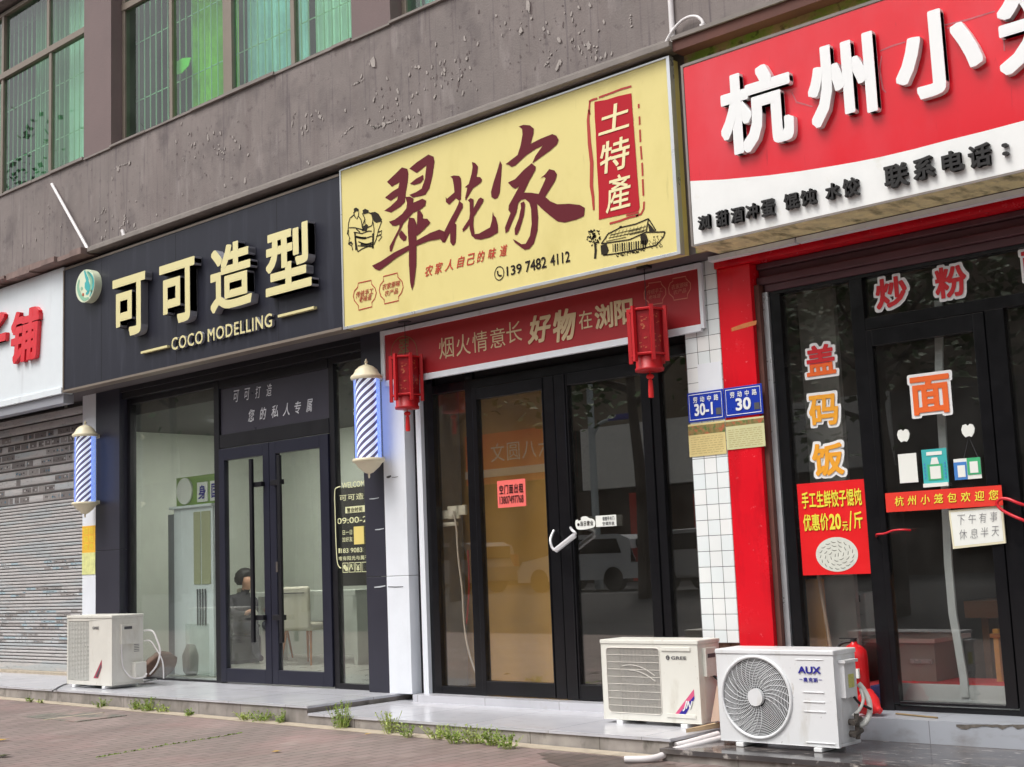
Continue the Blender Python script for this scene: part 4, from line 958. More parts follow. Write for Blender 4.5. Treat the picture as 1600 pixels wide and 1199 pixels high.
for J, rows in ((J1, (('传统手工', (150,915), (305,880), (230,872), (230,930)), ('老味道', (175,965), (290,945), (235,925), (235,975)))), (J2, (('农家原味', (382,845), (545,815), (460,805), (460,860)), ('农产品', (405,905), (525,880), (465,870), (465,920))))):
    mb = MB(); mb.ribbon(zr(*MN, J), YP, .009, closed=True)
    for s_, l, r, t, b in rows: zfit(mb, MN, s_, l, r, t, b, YP, offset=.006, shear=.2)
    mb.build('jar_badge', M['sealedge'], ysg)
mb = MB(); TG = ((640, 370), 5.714)
tg = [(135,312),(222,288),(312,262),(418,232),(508,210),(598,185),(698,160),(800,132)]
for i, ch in enumerate('农家人自己的味道'):
    x, y = tg[i]; zfit(mb, TG, ch, (x, y), (x + 74, y - 20), (x + 37, y - 58), (x + 37, y + 42), YP, offset=.012, shear=.3)
mb.build('tagline', M['redprint'], ysg)
mb = MB()
zfit(mb, TG, '139', (866,305), (1000,270), (930,252), (930,340), YP, offset=.016)
zfit(mb, TG, '7482', (1033,262), (1220,220), (1130,196), (1130,298), YP, offset=.016)
zfit(mb, TG, '4112', (1255,215), (1430,170), (1340,146), (1340,245), YP, offset=.016)
px_, pz_ = F(780, 427.4, YP); mb.ribbon([(px_ + .05*math.cos(a), pz_ + .055*math.sin(a)) for a in [2*math.pi*i/28 for i in range(28)]], YP, .008, closed=True)
mb.ribbon(smooth_pts([Vector((px_ - .018, pz_ + .025, 0)), Vector((px_ - .015, pz_ - .005, 0)), Vector((px_ + .005, pz_ - .02, 0)), Vector((px_ + .025, pz_ - .022, 0))], 4), YP, .014)
mb.build('phone_number', M['num'], ysg)
# little ink drawing of a farmhouse with a tree
mb = MB()
def ink(O, lines, wd):
    for l in lines: mb.ribbon(zr(*O, l), YP, wd)
ink(SE, [[(270,950),(300,935),(345,912),(440,890),(515,858)], [(515,858),(560,930)], [(515,858),(500,940)], [(500,940),(615,938)], [(230,1010),(270,950)], [(615,938),(605,970),(560,1020)], [(240,1080),(330,1068),(470,1040),(560,1020)], [(230,1010),(400,985),(500,940)]], .010)
ink(SE, [[(275,975),(420,945)], [(285,958),(500,905)], [(260,995),(380,970)], [(400,935),(470,920)], [(400,955),(490,935)], [(420,945),(500,925)]], .005)
for x in range(300, 500, 14): ink(SE, [[(x, 1012 - (x-300)*.12), (x + 1, 1060 - (x-300)*.12)]], .006 + .004*(x % 3))
for x in range(275, 510, 22): ink(SE, [[(x, 940 - (x-275)*.2), (x - 20, 985 - (x-275)*.18)]], .003)
for k in range(60):
    x = rnd.uniform(320, 490); y = 1080 - (x - 320)*.22 + rnd.uniform(-10, 10); ink(SE, [[(x, y), (x + rnd.uniform(3, 10), y + rnd.uniform(-6, 6))]], .007)
mb.poly(zr(*SE, [(465,955),(500,950),(515,990),(500,1020),(470,1010)]), YP, 0)
mb.poly(zr(*SE, [(510,880),(530,900),(556,932),(520,935)]), YP - .0003, 0)
mb.poly(zr(*SE, [(225,1020),(262,1010),(275,1050),(262,1080),(230,1075)]), YP, 0)
mb.poly(zr(*SE, [(338,905),(352,900),(356,912),(342,916)]), YP, 0)
ink(SE, [[(192,1000),(196,1050),(192,1100)]], .022)
for k in range(70):
    a = rnd.uniform(0, 6.28); q = rnd.random() ** .6; x = 187 + 42*q*math.cos(a); y = 970 + 48*q*math.sin(a)
    ink(SE, [[(x, y), (x + rnd.uniform(-12, 12), y + rnd.uniform(-12, 12))]], .010)
for k in range(40): 
    x = rnd.uniform(520, 600); y = rnd.uniform(960, 1030); ink(SE, [[(x, y), (x + rnd.uniform(-6, 6), y + rnd.uniform(4, 14))]], .004)
mb.build('farmhouse_drawing', M['ink'], ysg)
# ink drawing of two people grinding at a wooden frame
mb = MB()
ink(MN, [[(128,180),(135,215),(150,235)], [(175,180),(170,215),(155,245)], [(130,205),(95,235),(82,280),(78,370),(95,420)], [(170,215),(195,250),(205,320),(240,350)], [(205,190),(225,230),(230,290)], [(265,185),(290,200),(300,250),(290,300),(250,320)], [(88,320),(140,320),(200,335)], [(130,360),(200,372),(260,350),(290,350)], [(150,330),(185,360)], [(230,240),(210,290),(215,340)], [(300,265),(310,330),(302,500)], [(380,260),(350,340),(330,420),(310,470)], [(135,365),(165,535)], [(150,400),(230,415),(290,395)], [(165,480),(300,490)], [(165,535),(200,510),(300,470)], [(170,445),(240,470),(295,450)], [(90,420),(82,465),(110,480),(120,520)], [(350,360),(380,345),(372,380),(330,400)], [(355,380),(380,400),(350,440)]], .010)
ink(MN, [[(80,340),(75,380)], [(140,365),(150,520)], [(300,370),(300,505)], [(200,340),(245,340)], [(150,400),(200,412),(240,412)], [(85,460),(105,450),(118,470)], [(190,465),(240,470),(290,465)]], .020)
mb.poly(zr(*MN, [(130,150),(150,140),(175,155),(172,175),(150,172),(132,190)]), YP - .0003, 0)
mb.poly(zr(*MN, [(208,165),(230,150),(262,165),(262,190),(235,195),(215,200)]), YP - .0003, 0)
mb.poly(zr(*MN, [(278,185),(320,178),(350,195),(380,245),(375,265),(330,275),(310,265),(300,230)]), YP - .0003, 0)
mb.poly(zr(*MN, [(215,310),(240,285),(258,300),(245,345),(222,350)]), YP - .0003, 0)
mb.build('grinding_drawing', M['ink'], ysg)
# ---- red banner under the yellow sign
BY = -.16
ban = thing('banner_board', 'long dark red banner board in a white frame over the shop door', 'banner', (1.3, BY, 2.77))
bx0, bz1 = F(597, 520, BY); bx1 = FX(1095, 416, BY); bz0 = FZ(800, 566, BY)
bz1 = FZ(800, 478, BY); bx1 = FX(1098, 450, BY)
mb = MB(); mb.box(bx0 + .03, bx1 - .03, BY, -.14, bz0 + .03, bz1 - .02); mb.build('board', M['banner'], ban)
mb = MB(); mb.box(bx0, bx0 + .035, BY - .012, -.14, bz0 - .02, bz1 + .02); mb.box(bx1 - .03, bx1, BY - .012, -.14, bz0, bz1 + .02)
mb.box(bx0 + .035, bx1 - .03, BY - .012, -.137, bz0 - .02, bz0 + .032); mb.box(bx0 + .035, bx1 - .03, BY - .012, -.137, bz1 - .022, bz1 + .02)
mb.build('frame', M['white'], ban, bevel=.003)
mb = MB(); YB = BY - .003; B1 = ((590, 490), 7.495); B2 = ((800, 400), 5.16)
for ch, xa, xb, yt, yb in (('烟', 720, 890, 268, 530), ('火', 920, 1087, 235, 495), ('情', 1110, 1285, 200, 455), ('意', 1318, 1492, 160, 405)):
    xm = (xa + xb) / 2; zfit(mb, B1, ch, (xa, (yt+yb)/2 + 20), (xb, (yt+yb)/2 - 20), (xm, yt + 8), (xm, yb - 5), YB, offset=.0)
zfit(mb, B2, '长', (-45, 650), (80, 610), (10, 530), (10, 700), YB, offset=.0)
zfit(mb, B2, '好', (125, 580), (318, 560), (240, 470), (250, 695), YB, offset=.03, shear=.2)
zfit(mb, B2, '物', (330, 560), (520, 540), (440, 425), (440, 685), YB, offset=.03, shear=.15)
zfit(mb, B2, '在', (540, 515), (645, 495), (595, 440), (595, 588), YB, offset=.008)
zfit(mb, B2, '浏', (668, 480), (815, 460), (740, 385), (740, 588), YB, offset=.03)
zfit(mb, B2, '阳', (825, 450), (975, 440), (900, 350), (900, 555), YB, offset=.03)
mb.build('lettering', M['bannergold'], ban)
for J, rows in (([(1100,222),(1200,208),(1205,230),(1238,265),(1240,310),(1215,350),(1215,380),(1105,398),(1103,375),(1068,345),(1065,300),(1080,255),(1103,240)], (('传统手工', (1090,300), (1215,280), (1150,265), (1150,305)), ('老味道', (1100,330), (1200,320), (1150,312), (1150,345)))),
                ([(1295,185),(1400,165),(1403,185),(1438,220),(1440,265),(1415,310),(1415,340),(1305,358),(1300,335),(1268,305),(1262,262),(1275,220),(1298,205)], (('农家原味', (1285,255), (1420,230), (1350,220), (1350,262)), ('农产品', (1300,290), (1405,275), (1350,268), (1350,305))))):
    mb = MB(); mb.ribbon(zr(*B2, J, YB), YB, .008, closed=True)
    for s_, l, r, t, b in rows: zfit(mb, B2, s_, l, r, t, b, YB, offset=.004, shear=.15)
    mb.build('jar_badge', M['bannerthin'], ban)
mb = MB(); mb.ribbon(smooth_pts([Vector((*F(px, py, YB), 0)) for px, py in ((611, 556), (613, 541), (622, 529), (632, 525.5), (643, 530), (650, 540), (652, 556))], 4), YB, .008)
pxtext(mb, '翠', (622, 545), (639, 542), (630, 530), (630, 556), YB, offset=.012, shear=.1)
mb.build('arch_logo', mat('dull_gold_print', rgb(132, 100, 62), .5), ban)
# ---- red and white noodle shop sign
NY = -.62
nsg = thing('shop_sign', 'red and white noodle shop sign with big raised white characters', 'sign', (6.0, NY, 3.23))
nx0 = FX(1073, 250, NY); nz1 = FZ(1063, 105, NY); nz0 = FZ(1085, 385, NY); nz1 = (nz1 + FZ(1360, 2, NY)) / 2
mb = MB(); mb.box(nx0, 10.2, NY, -.28, nz0, nz1); mb.build('box', M['moss'], nsg)
curve = [F(px, py, NY) for px, py in ((1080, 283), (1130, 281), (1200, 274.5), (1250, 268), (1300, 260), (1340, 253), (1375, 246), (1430, 233), (1475, 221), (1540, 205), (1600, 189))]
z_l = curve[0][1]; curve[0] = (nx0 + .02, z_l)
cx = curve + [(6.6, curve[-1][1] + .05), (8.0, curve[-1][1] + .12), (10.18, curve[-1][1] + .1)]
mb = MB(); mb.poly(cx + [(10.18, nz1 - .02), (nx0 + .02, nz1 - .02)], NY - .003, .002, 0); mb.build('red_panel', M['signred'], nsg)
mb = MB(); mb.poly([(nx0 + .02, nz0 + .012), (10.18, nz0 + .012)] + cx[::-1], NY - .003, .002, 0); mb.build('white_panel', M['signwhite'], nsg)
mb = MB(); mb.box(nx0, nx0 + .018, NY - .008, NY - .0005, nz0, nz1); mb.box(nx0 + .018, 10.2, NY - .008, NY - .0005, nz1 - .016, nz1 + .004); mb.box(nx0 + .018, 10.2, NY - .006, NY - .0005, nz0 - .004, nz0 + .010)
mb.build('edge_trim', M['ledge'], nsg)
YN = NY - .05
big = [('杭', (1124, 160), (1241, 195), (1197, 99), (1160, 241)), ('州', (1261, 125), (1372.5, 175), (1359, 48.5), (1275, 201)), ('小', (1400, 125), (1535, 80), (1462, 14.5), (1452, 152.5))]
wds = []
for ch, l, r, t, b in big:
    faced('raised_character', nsg, ch, l, r, t, b, YN, .047, M['letterwhite'], M['letterwhite'], .034)
    wds.append((FX(*l, YN), FX(*r, YN), FZ(*b, YN), FZ(*t, YN)))
xa = FX(1556, 40, YN); hgt = wds[1][3] - wds[1][2]; wd_ = .6
for i, ch in enumerate('笼包'):
    mb = MB(); mb.fit(ch, xa + i*.75, xa + i*.75 + wd_, wds[1][2], wds[1][3], YN, depth=.047, offset=.034); mb.build('raised_character', M['letterwhite'], nsg)
# grime and old letter ghosts around the characters
mb = MB()
for l in ([(1378,88),(1375,110),(1380,140),(1385,145)], [(1376,80),(1395,72),(1415,66)], [(1475,40),(1510,32),(1555,18)], [(1480,45),(1490,42)], [(1568,40),(1570,80)], [(1238,145),(1245,160),(1270,167)]):
    mb.ribbon([F(*p, NY) for p in l], NY - .0045, .012, taper=True)
mb.build('glue_ghost', mat('glue_residue', rgb(196, 96, 104), .7, var=.3, vscale=25), nsg)
Z4 = ((1070, 240), 3.019)
for name, rows in (('small_lettering', (('浏', 55, 110, 285, 360), ('甜', 140, 195, 262, 345), ('酒', 210, 268, 247, 328), ('冲', 280, 338, 230, 310), ('蛋', 352, 414, 210, 300), ('馄', 460, 528, 180, 264), ('饨', 538, 610, 162, 245), ('水', 656, 724, 133, 218), ('饺', 738, 812, 108, 205))),
                   ('phone_lettering', (('联', 933, 1045, 42, 162), ('系', 1070, 1170, 8, 124), ('电', 1205, 1306, -20, 88), ('话', 1330, 1438, -52, 66), ('：', 1490, 1518, -55, 10)))):
    for ch, xa_, xb_, yt, yb in rows:
        mb = MB()
        xm = (xa_ + xb_)/2; ym = (yt + yb)/2; sl = .235*(xb_-xa_)/2
        Q = lambda x, y: (1070 + x/3.019, 240 + y/3.019)
        mb.fit(ch, FX(*Q(xa_, ym), YN), FX(*Q(xb_, ym), YN), FZ(*Q(xm, yb - 4), YN), FZ(*Q(xm, yt + 4), YN), NY - .035, depth=.03, offset=.03)
        mb.build('raised_character', M['letterblack'], nsg)

# ================================================================== AIR CONDITIONERS
def ac_unit(label, x0, x1, yf, dep, z0, z1, kind, m):
    t = thing('air_conditioner', label, 'air conditioner', ((x0+x1)/2, yf + dep/2, z0 - .03), 'air conditioner outdoor units on the platforms')
    w_, h = x1 - x0, z1 - z0; yb = yf + dep
    mb = MB()    # shell without the front
    mb.box(x0, x1, yf + .02, yb, z0, z0 + .02); mb.box(x0, x0 + .012, yf + .02, yb, z0 + .02, z1 - .03); mb.box(x1 - .012, x1, yf + .02, yb, z0 + .02, z1 - .03); mb.box(x0 + .012, x1 - .012, yb - .012, yb, z0 + .02, z1 - .03)
    mb.box(x1 - .02, x1 + .0015, yf + .05, yb - .03, z0 + .03, z1 - .05)
    c = mb.build('casing', m, t, bevel=.004)
    mb = MB(); mb.box(x0 - .006, x1 + .006, yf - .006, yb + .004, z1 - .03, z1); mb.build('top_cover', m, t, bevel=.006)
    zf0, zf1 = z0, z1 - .031
    if kind == 'round':
        r = h * .435; cx, cz = x0 + w_*.338, z0 + h*.487
        n = 64; hole = [(cx + r*math.cos(2*math.pi*k/n), cz + r*math.sin(2*math.pi*k/n)) for k in range(n)]
        mb = MB(); mb.poly([(x0, zf0), (x1, zf0), (x1, zf1), (x0, zf1)], yf, .02, holes=[hole]); 
    else:
        gx0, gx1, gz0, gz1 = (x0 + w_*.055, x0 + w_*.615, z0 + h*.085, z0 + h*.90) if kind == 'wire' else (x0 + w_*.03, x0 + w_*.50, z0 + h*.05, z0 + h*.92)
        rr = .03 if kind == 'wire' else .008
        hole = []
        for (qx, qz, a0) in ((gx1-rr, gz1-rr, 0), (gx0+rr, gz1-rr, 90), (gx0+rr, gz0+rr, 180), (gx1-rr, gz0+rr, 270)):
            hole += [(qx + rr*math.cos(math.radians(a0 + 15*k)), qz + rr*math.sin(math.radians(a0 + 15*k))) for k in range(7)]
        cx, cz = (gx0+gx1)/2, (gz0+gz1)/2; r = min(gx1-gx0, gz1-gz0)/2*.95
        mb = MB(); mb.poly([(x0, zf0), (x1, zf0), (x1, zf1), (x0, zf1)], yf, .02, holes=[hole])
    mb.build('front_panel', m, t, bevel=.002)
    mb = MB(); mb.box(x0 + .02, x0 + w_*.66, yf + dep*.72, yf + dep*.74, z0 + .03, z1 - .05); mb.build('condenser', M['fin'] if kind == 'wire' else M['dark'], t)
    mb = MB(); mb.box(x0 + w_*.66, x0 + w_*.68, yf + .02, yb - .02, z0 + .02, z1 - .04); mb.build('divider', M['dark'], t)
    mb = MB(); nb = 3
    for b in range(nb):
        a = 2*math.pi*b/nb + .5
        P_ = []
        for (q, da, dy) in ((.18, -.3, .0), (.95, -.2, .0), (.98, .55, .05), (.75, 1.0, .06), (.2, .6, .04)):
            P_.append((cx + q*r*.92*math.cos(a+da), yf + .09 + dy, cz + q*r*.92*math.sin(a+da)))
        mb.add(P_, [(0,1,2,3,4)])
    mb.disc(cx, cz, r*.2, yf + .06, yf + .15, 20); mb.build('fan', M['fan'], t)
    mb = MB()
    if kind == 'round':
        mb.ring(cx, cz, r*1.0, yf - .004, .011, 64)
        for k in range(19): mb.ring(cx, cz, r*(.27 + .70*k/18), yf + .006 - .012*math.sin(k/18*3.14), .0021, 56, 5)
        for k in range(26):
            a0 = 2*math.pi*k/30
            mb.tube([(cx + r*q*math.cos(a0 - .75*(q-.2)), yf + .003 - .012*math.sin(q*3), cz + r*q*math.sin(a0 - .75*(q-.2))) for q in (.2,.35,.5,.65,.8,.9,.99)], .0019, 5)
        mb.build('fan_grille', M['wirew'], t, smooth=True)
        mb = MB(); mb.disc(cx, cz, r*.215, yf - .018, yf + .01, 40); mb.build('grille_hub', m, t, bevel=.004)
    elif kind == 'wire':
        n = 62
        for k in range(n + 1):
            x = gx0 + (gx1-gx0)*k/n; ins = .012 if k in (0, n) else 0
            mb.box(x - .0012, x + .0012, yf + .002, yf + .0045, gz0 + ins, gz1 - ins)
        for k in range(1, 9):
            z = gz0 + (gz1-gz0)*k/9; mb.box(gx0, gx1, yf - .001, yf + .0018, z - .0018, z + .0018)
        # rounded frame lip
        for i in range(len(hole)):
            a, b = hole[i], hole[(i+1) % len(hole)]; mb.tube([(a[0], yf - .001, a[1]), (b[0], yf - .001, b[1])], .004, 6)
        for q in (0, .14): 
            mb.curve([(gx0 + (gx1-gx0)*u, yf - .003, cz + r*(.5 - q*1.2 - (u-.45)**2*1.6)) for u in (.3+q, .45+q, .6+q, .75+q, .9)], .0025, 5)
        mb.build('fan_grille', M['wire'], t)
    else:
        n = 46
        for k in range(n + 1):
            z = gz0 + (gz1-gz0)*k/n; mb.box(gx0, gx1, yf + .004, yf + .012, z - .004, z + .004)
        for k in range(8):
            x = gx0 + (gx1-gx0)*k/7; mb.box(x - .004, x + .004, yf, yf + .01, gz0, gz1)
        mb.build('fan_grille', mat('grille_grey', rgb(206, 206, 200), .5), t)
    for xx in (x0 + w_*.14, x0 + w_*.80): MB().box(xx, xx + .055, yf - .012, yb + .01, z0 - .03, z0 - .004).build('foot', M['letterwhite'], t, bevel=.004)
    return t, cx, cz, r
# produce shop unit
x0, x1, yf, z0, z1 = 2.49, 3.325, -.65, -.03, .525
t, cx, cz, r = ac_unit('cream air conditioner with square wire grille, between the black shop door and the tiled pillar', x0, x1, yf, .26, z0, z1, 'wire', M['ac'])
w_, h = x1-x0, z1-z0
MB().box(x0+w_*.64, x0+w_*.93, yf-.008, yf, z0+h*.865, z0+h*.915).build('moulded_bar', M['ac'], t, bevel=.004); MB().box(x0+w_*.66, x0+w_*.95, yf-.006, yf, z0+h*.06, z0+h*.11).build('moulded_bar', M['ac'], t, bevel=.004)
mb = MB(); mb.fit('GREE', x0+w_*.735, x0+w_*.885, z0+h*.765, z0+h*.805, yf-.003, offset=.012); gx, gz = x0+w_*.70, z0+h*.787; mb.ring(gx, gz, .012, yf-.002, .004, 20); mb.box(gx, gx+.015, yf-.003, yf-.001, gz-.004, gz+.003); mb.build('badge', M['greyp'], t)
mb = MB(); sx0, sz0 = x0+w_*.745, z0+h*.11; st_ = [(0,0),(.04,0),(.17,.15),(.17,.19)]
mb.poly([(sx0, sz0), (sx0+.085, sz0), (sx0+.165, sz0+.105), (sx0+.165, sz0+.17)], yf-.002, 0, 0)
mb.poly([(sx0+.03, sz0), (sx0+.085, sz0), (sx0+.165, sz0+.105), (sx0+.165, sz0+.125)], yf-.0026, 0, 1)
mb.fit('JN', sx0+.065, sx0+.15, sz0+.02, sz0+.09, yf-.0034, 2, offset=.03, shear=.5)
mb.build('energy_sticker', [M['pinkp'], M['bluelogo'], M['letterwhite']], t)
mb = MB(); mb.box(x1, x1+.03, yf+.05, yf+.19, z0+h*.56, z0+h*.9, 0); mb.box(x1+.03, x1+.032, yf+.07, yf+.16, z0+h*.78, z0+h*.83, 1); mb.build('terminal_cover', [M['ac'], M['greyp']], t, bevel=.004)
mb = MB(); mb.curve([(x1+.02, yf+.14, z0+h*.56), (x1+.05, yf+.18, z0+h*.48), (x1+.07, yf+.26, z0+h*.4)], .009, 8); mb.build('cable', M['rubber'], t, smooth=True)
# noodle shop unit
x0, x1, yf, z0, z1 = 3.705, 4.535, -1.0, -.068, .50
t, cx, cz, r = ac_unit('white air conditioner with round fan grille standing in front of the red pillar', x0, x1, yf, .27, z0, z1, 'round', M['acgrey'])
w_, h = x1-x0, z1-z0
mb = MB(); mb.fit('AUX', x0+w_*.71, x0+w_*.895, z0+h*.755, z0+h*.83, yf-.003, offset=.03); mb.cells('奥克斯', x0+w_*.745, x0+w_*.87, z0+h*.665, z0+h*.715, yf-.003, offset=.02)
for a, b in ((.715,.74),(.875,.9)): mb.box(x0+w_*a, x0+w_*b, yf-.003, yf-.002, z0+h*.69, z0+h*.695)
mb.build('badge', M['bluelogo'], t)
mb = MB()
for q in (.555, .455, .355): MB().box(x0+w_*.735, x0+w_*.91, yf-.005, yf, z0+h*q, z0+h*(q+.012)).build('pressed_rib', M['acgrey'], t, bevel=.002)
mb.box(x0+w_*.69, x0+w_*.92, yf-.004, yf, z0+h*.895, z0+h*.905); mb.box(x0+w_*.735, x0+w_*.97, yf-.006, yf, z0+h*.035, z0+h*.045); mb.build('pressed_rib', M['acgrey'], t, bevel=.002)
mb = MB(); mb.box(x1, x1+.035, yf+.06, yf+.2, z0+h*.5, z0+h*.86, 0); mb.box(x1, x1+.05, yf+.05, yf+.21, z0+h*.86, z0+h*.89, 0); mb.box(x1+.035, x1+.037, yf+.1, yf+.17, z0+h*.6, z0+h*.74, 1); mb.build('terminal_cover', [M['acgrey'], mat('energy_label', rgb(206, 206, 120), .5, var=.3, vscale=60)], t, bevel=.004)
mb = MB()
mb.curve([(x1+.03, yf+.16, z0+h*.5), (x1+.05, yf+.2, z0+h*.42), (x1+.10, yf+.24, z0+h*.36)], .008, 8); mb.build('cable', M['rubber'], t, smooth=True)
mb = MB()
mb.curve([(x1+.02, yf+.25, z0+h*.62), (x1+.045, yf+.265, z0+h*.55), (x1+.07, yf+.27, z0+h*.44), (x1+.075, yf+.26, z0+h*.32), (x1+.06, yf+.22, z0+h*.22), (x1+.04, yf+.18, z0+h*.2)], .017, 10)
mb.curve([(x1+.02, yf+.15, z0+h*.3), (x1+.05, yf+.18, z0+h*.36), (x1+.06, yf+.22, z0+h*.46), (x1+.03, yf+.25, z0+h*.56)], .010, 10)
mb.build('wrapped_pipe', M['tape'], t, smooth=True)
mb = MB()
for zz in (.12, .24): mb.tube([(x1-.01, yf+.14, z0+h*zz), (x1+.06, yf+.14, z0+h*zz)], .02, 8); mb.tube([(x1+.05, yf+.09, z0+h*zz), (x1+.05, yf+.19, z0+h*(zz+.03))], .017, 8); mb.tube([(x1+.05, yf+.14, z0+h*(zz-.05)), (x1+.05, yf+.14, z0+h*(zz+.09))], .015, 8)
mb.build('valve', M['brass'], t)
# salon unit
x0, x1, yf, z0, z1 = -4.45, -3.575, -.925, .035, .735
t, cx, cz, r = ac_unit('tall cream air conditioner with slatted grille beside the grey shutter', x0, x1, yf, .36, z0, z1, 'slat', M['acold'])
w_, h = x1-x0, z1-z0
mb = MB(); mb.fit('GREE', x0+w_*.58, x0+w_*.72, z0+h*.80, z0+h*.84, yf-.003, offset=.02); mb.build('badge', M['greyp'], t)
mb = MB(); sx0, sz0 = x0+w_*.60, z0+h*.1
mb.poly([(sx0, sz0), (sx0+.09, sz0), (sx0+.16, sz0+.11), (sx0+.16, sz0+.19)], yf-.002, 0, 0); mb.poly([(sx0+.04, sz0+.01), (sx0+.085, sz0+.01), (sx0+.15, sz0+.11), (sx0+.15, sz0+.15)], yf-.0026, 0, 1)
mb.build('energy_sticker', [mat('crimson_print', rgb(170, 60, 84), .4), M['greyp']], t)
mb = MB(); mb.box(x1, x1+.03, yf+.09, yf+.25, z0+h*.58, z0+h*.86, 0); mb.box(x1+.03, x1+.032, yf+.12, yf+.21, z0+h*.79, z0+h*.83, 1); mb.build('terminal_cover', [M['acold'], M['greyp']], t, bevel=.004)
mb = MB(); mb.box(x1, x1+.075, yf+.22, yf+.35, z0+h*.08, z0+h*.31); mb.build('valve_cover', M['acold'], t, bevel=.006)
mb = MB()
for k in range(5): mb.box(x1+.0015, x1+.0025, yf+.25, yf+.31, z0+h*(.46+.024*k), z0+h*(.468+.024*k))
mb.build('rating_label', M['greyp'], t)
mb = MB(); mb.curve([(x1+.012, yf+.1, z0+h*.58), (x1+.012, yf+.11, z0+h*.3), (x1+.03, yf+.14, z0+h*.18), (x1+.06, yf+.2, z0+h*.09), (x1+.09, yf+.3, z0+h*.09), (x1+.09, yf+.34, z0+h*.14)], .008, 6)
mb.build('cable', M['pvc'], t, smooth=True)
mb = MB(); mb.curve([(x1-.02, yf+.38, z0+h*.75), (x1+.07, yf+.42, z0+h*.74), (x1+.12, yf+.44, z0+h*.62), (x1+.15, yf+.46, z0+h*.45), (x1+.12, yf+.44, z0+h*.25), (x1+.05, yf+.40, z0+h*.12)], .009, 8)
mb.curve([(x1-.02, yf+.38, z0+h*.6), (x1+.06, yf+.40, z0+h*.6), (x1+.11, yf+.43, z0+h*.5), (x1+.16, yf+.48, z0+h*.3), (x1+.15, yf+.5, z0+h*.05)], .007, 8)
mb.build('hose', M['pvc'], t, smooth=True)
mb = MB(); a = G(82, 1079, .012); b = G(96, 1071, .012); c_ = G(112, 1068, .012)
mb.curve([(a[0], a[1], .008), (b[0], b[1], .008), (c_[0], c_[1], .02)], .007, 8); mb.build('drain_hose', M['greyp'], smooth=True, label='short dark hose running out from under the tall cream air conditioner', category='hose')
mb = MB()
# crumpled brown sack behind it
bx, by = G(245, 1060, .0)

vs_ = []; fs = []; nu, nv = 14, 8
for j in range(nv + 1):
    for i in range(nu):
        a = 2*math.pi*i/nu; e = math.pi*j/nv - math.pi/2
        q = 1 + .22*math.sin(3*a + 2*e) + .12*math.sin(7*a)
        vs_.append((bx + .24*q*math.cos(e)*math.cos(a) + .05*math.sin(e*3), by + .16*q*math.cos(e)*math.sin(a), .13 + .13*math.sin(e) + .045*math.cos(a*2 + 1)*math.cos(e) + (.07*math.cos(a) * math.cos(e))))
for j in range(nv):
    for i in range(nu): fs.append((j*nu+i, j*nu+(i+1)%nu, (j+1)*nu+(i+1)%nu, (j+1)*nu+i))
for v in range(len(vs_)): vs_[v] = (vs_[v][0], vs_[v][1], max(.002, vs_[v][2]))
mb.add(vs_, fs); mb.build('cloth_sack', mat('brown_sack', rgb(112, 88, 76), .9, var=.3, vscale=8), smooth=True, label='crumpled brown sack lying behind the tall cream air conditioner', category='sack')
mb = MB(); bx, by = G(235, 1067, .01)
mb.add([(bx-.16, by-.05, .004), (bx-.02, by-.1, .03), (bx+.14, by-.02, .06), (bx+.02, by+.08, .03), (bx-.1, by+.07, .02)], [(0,1,2,3,4)]); mb.build('plastic_bag', M['paper_white'], label='flat white plastic scrap beside the brown sack', category='plastic bag')

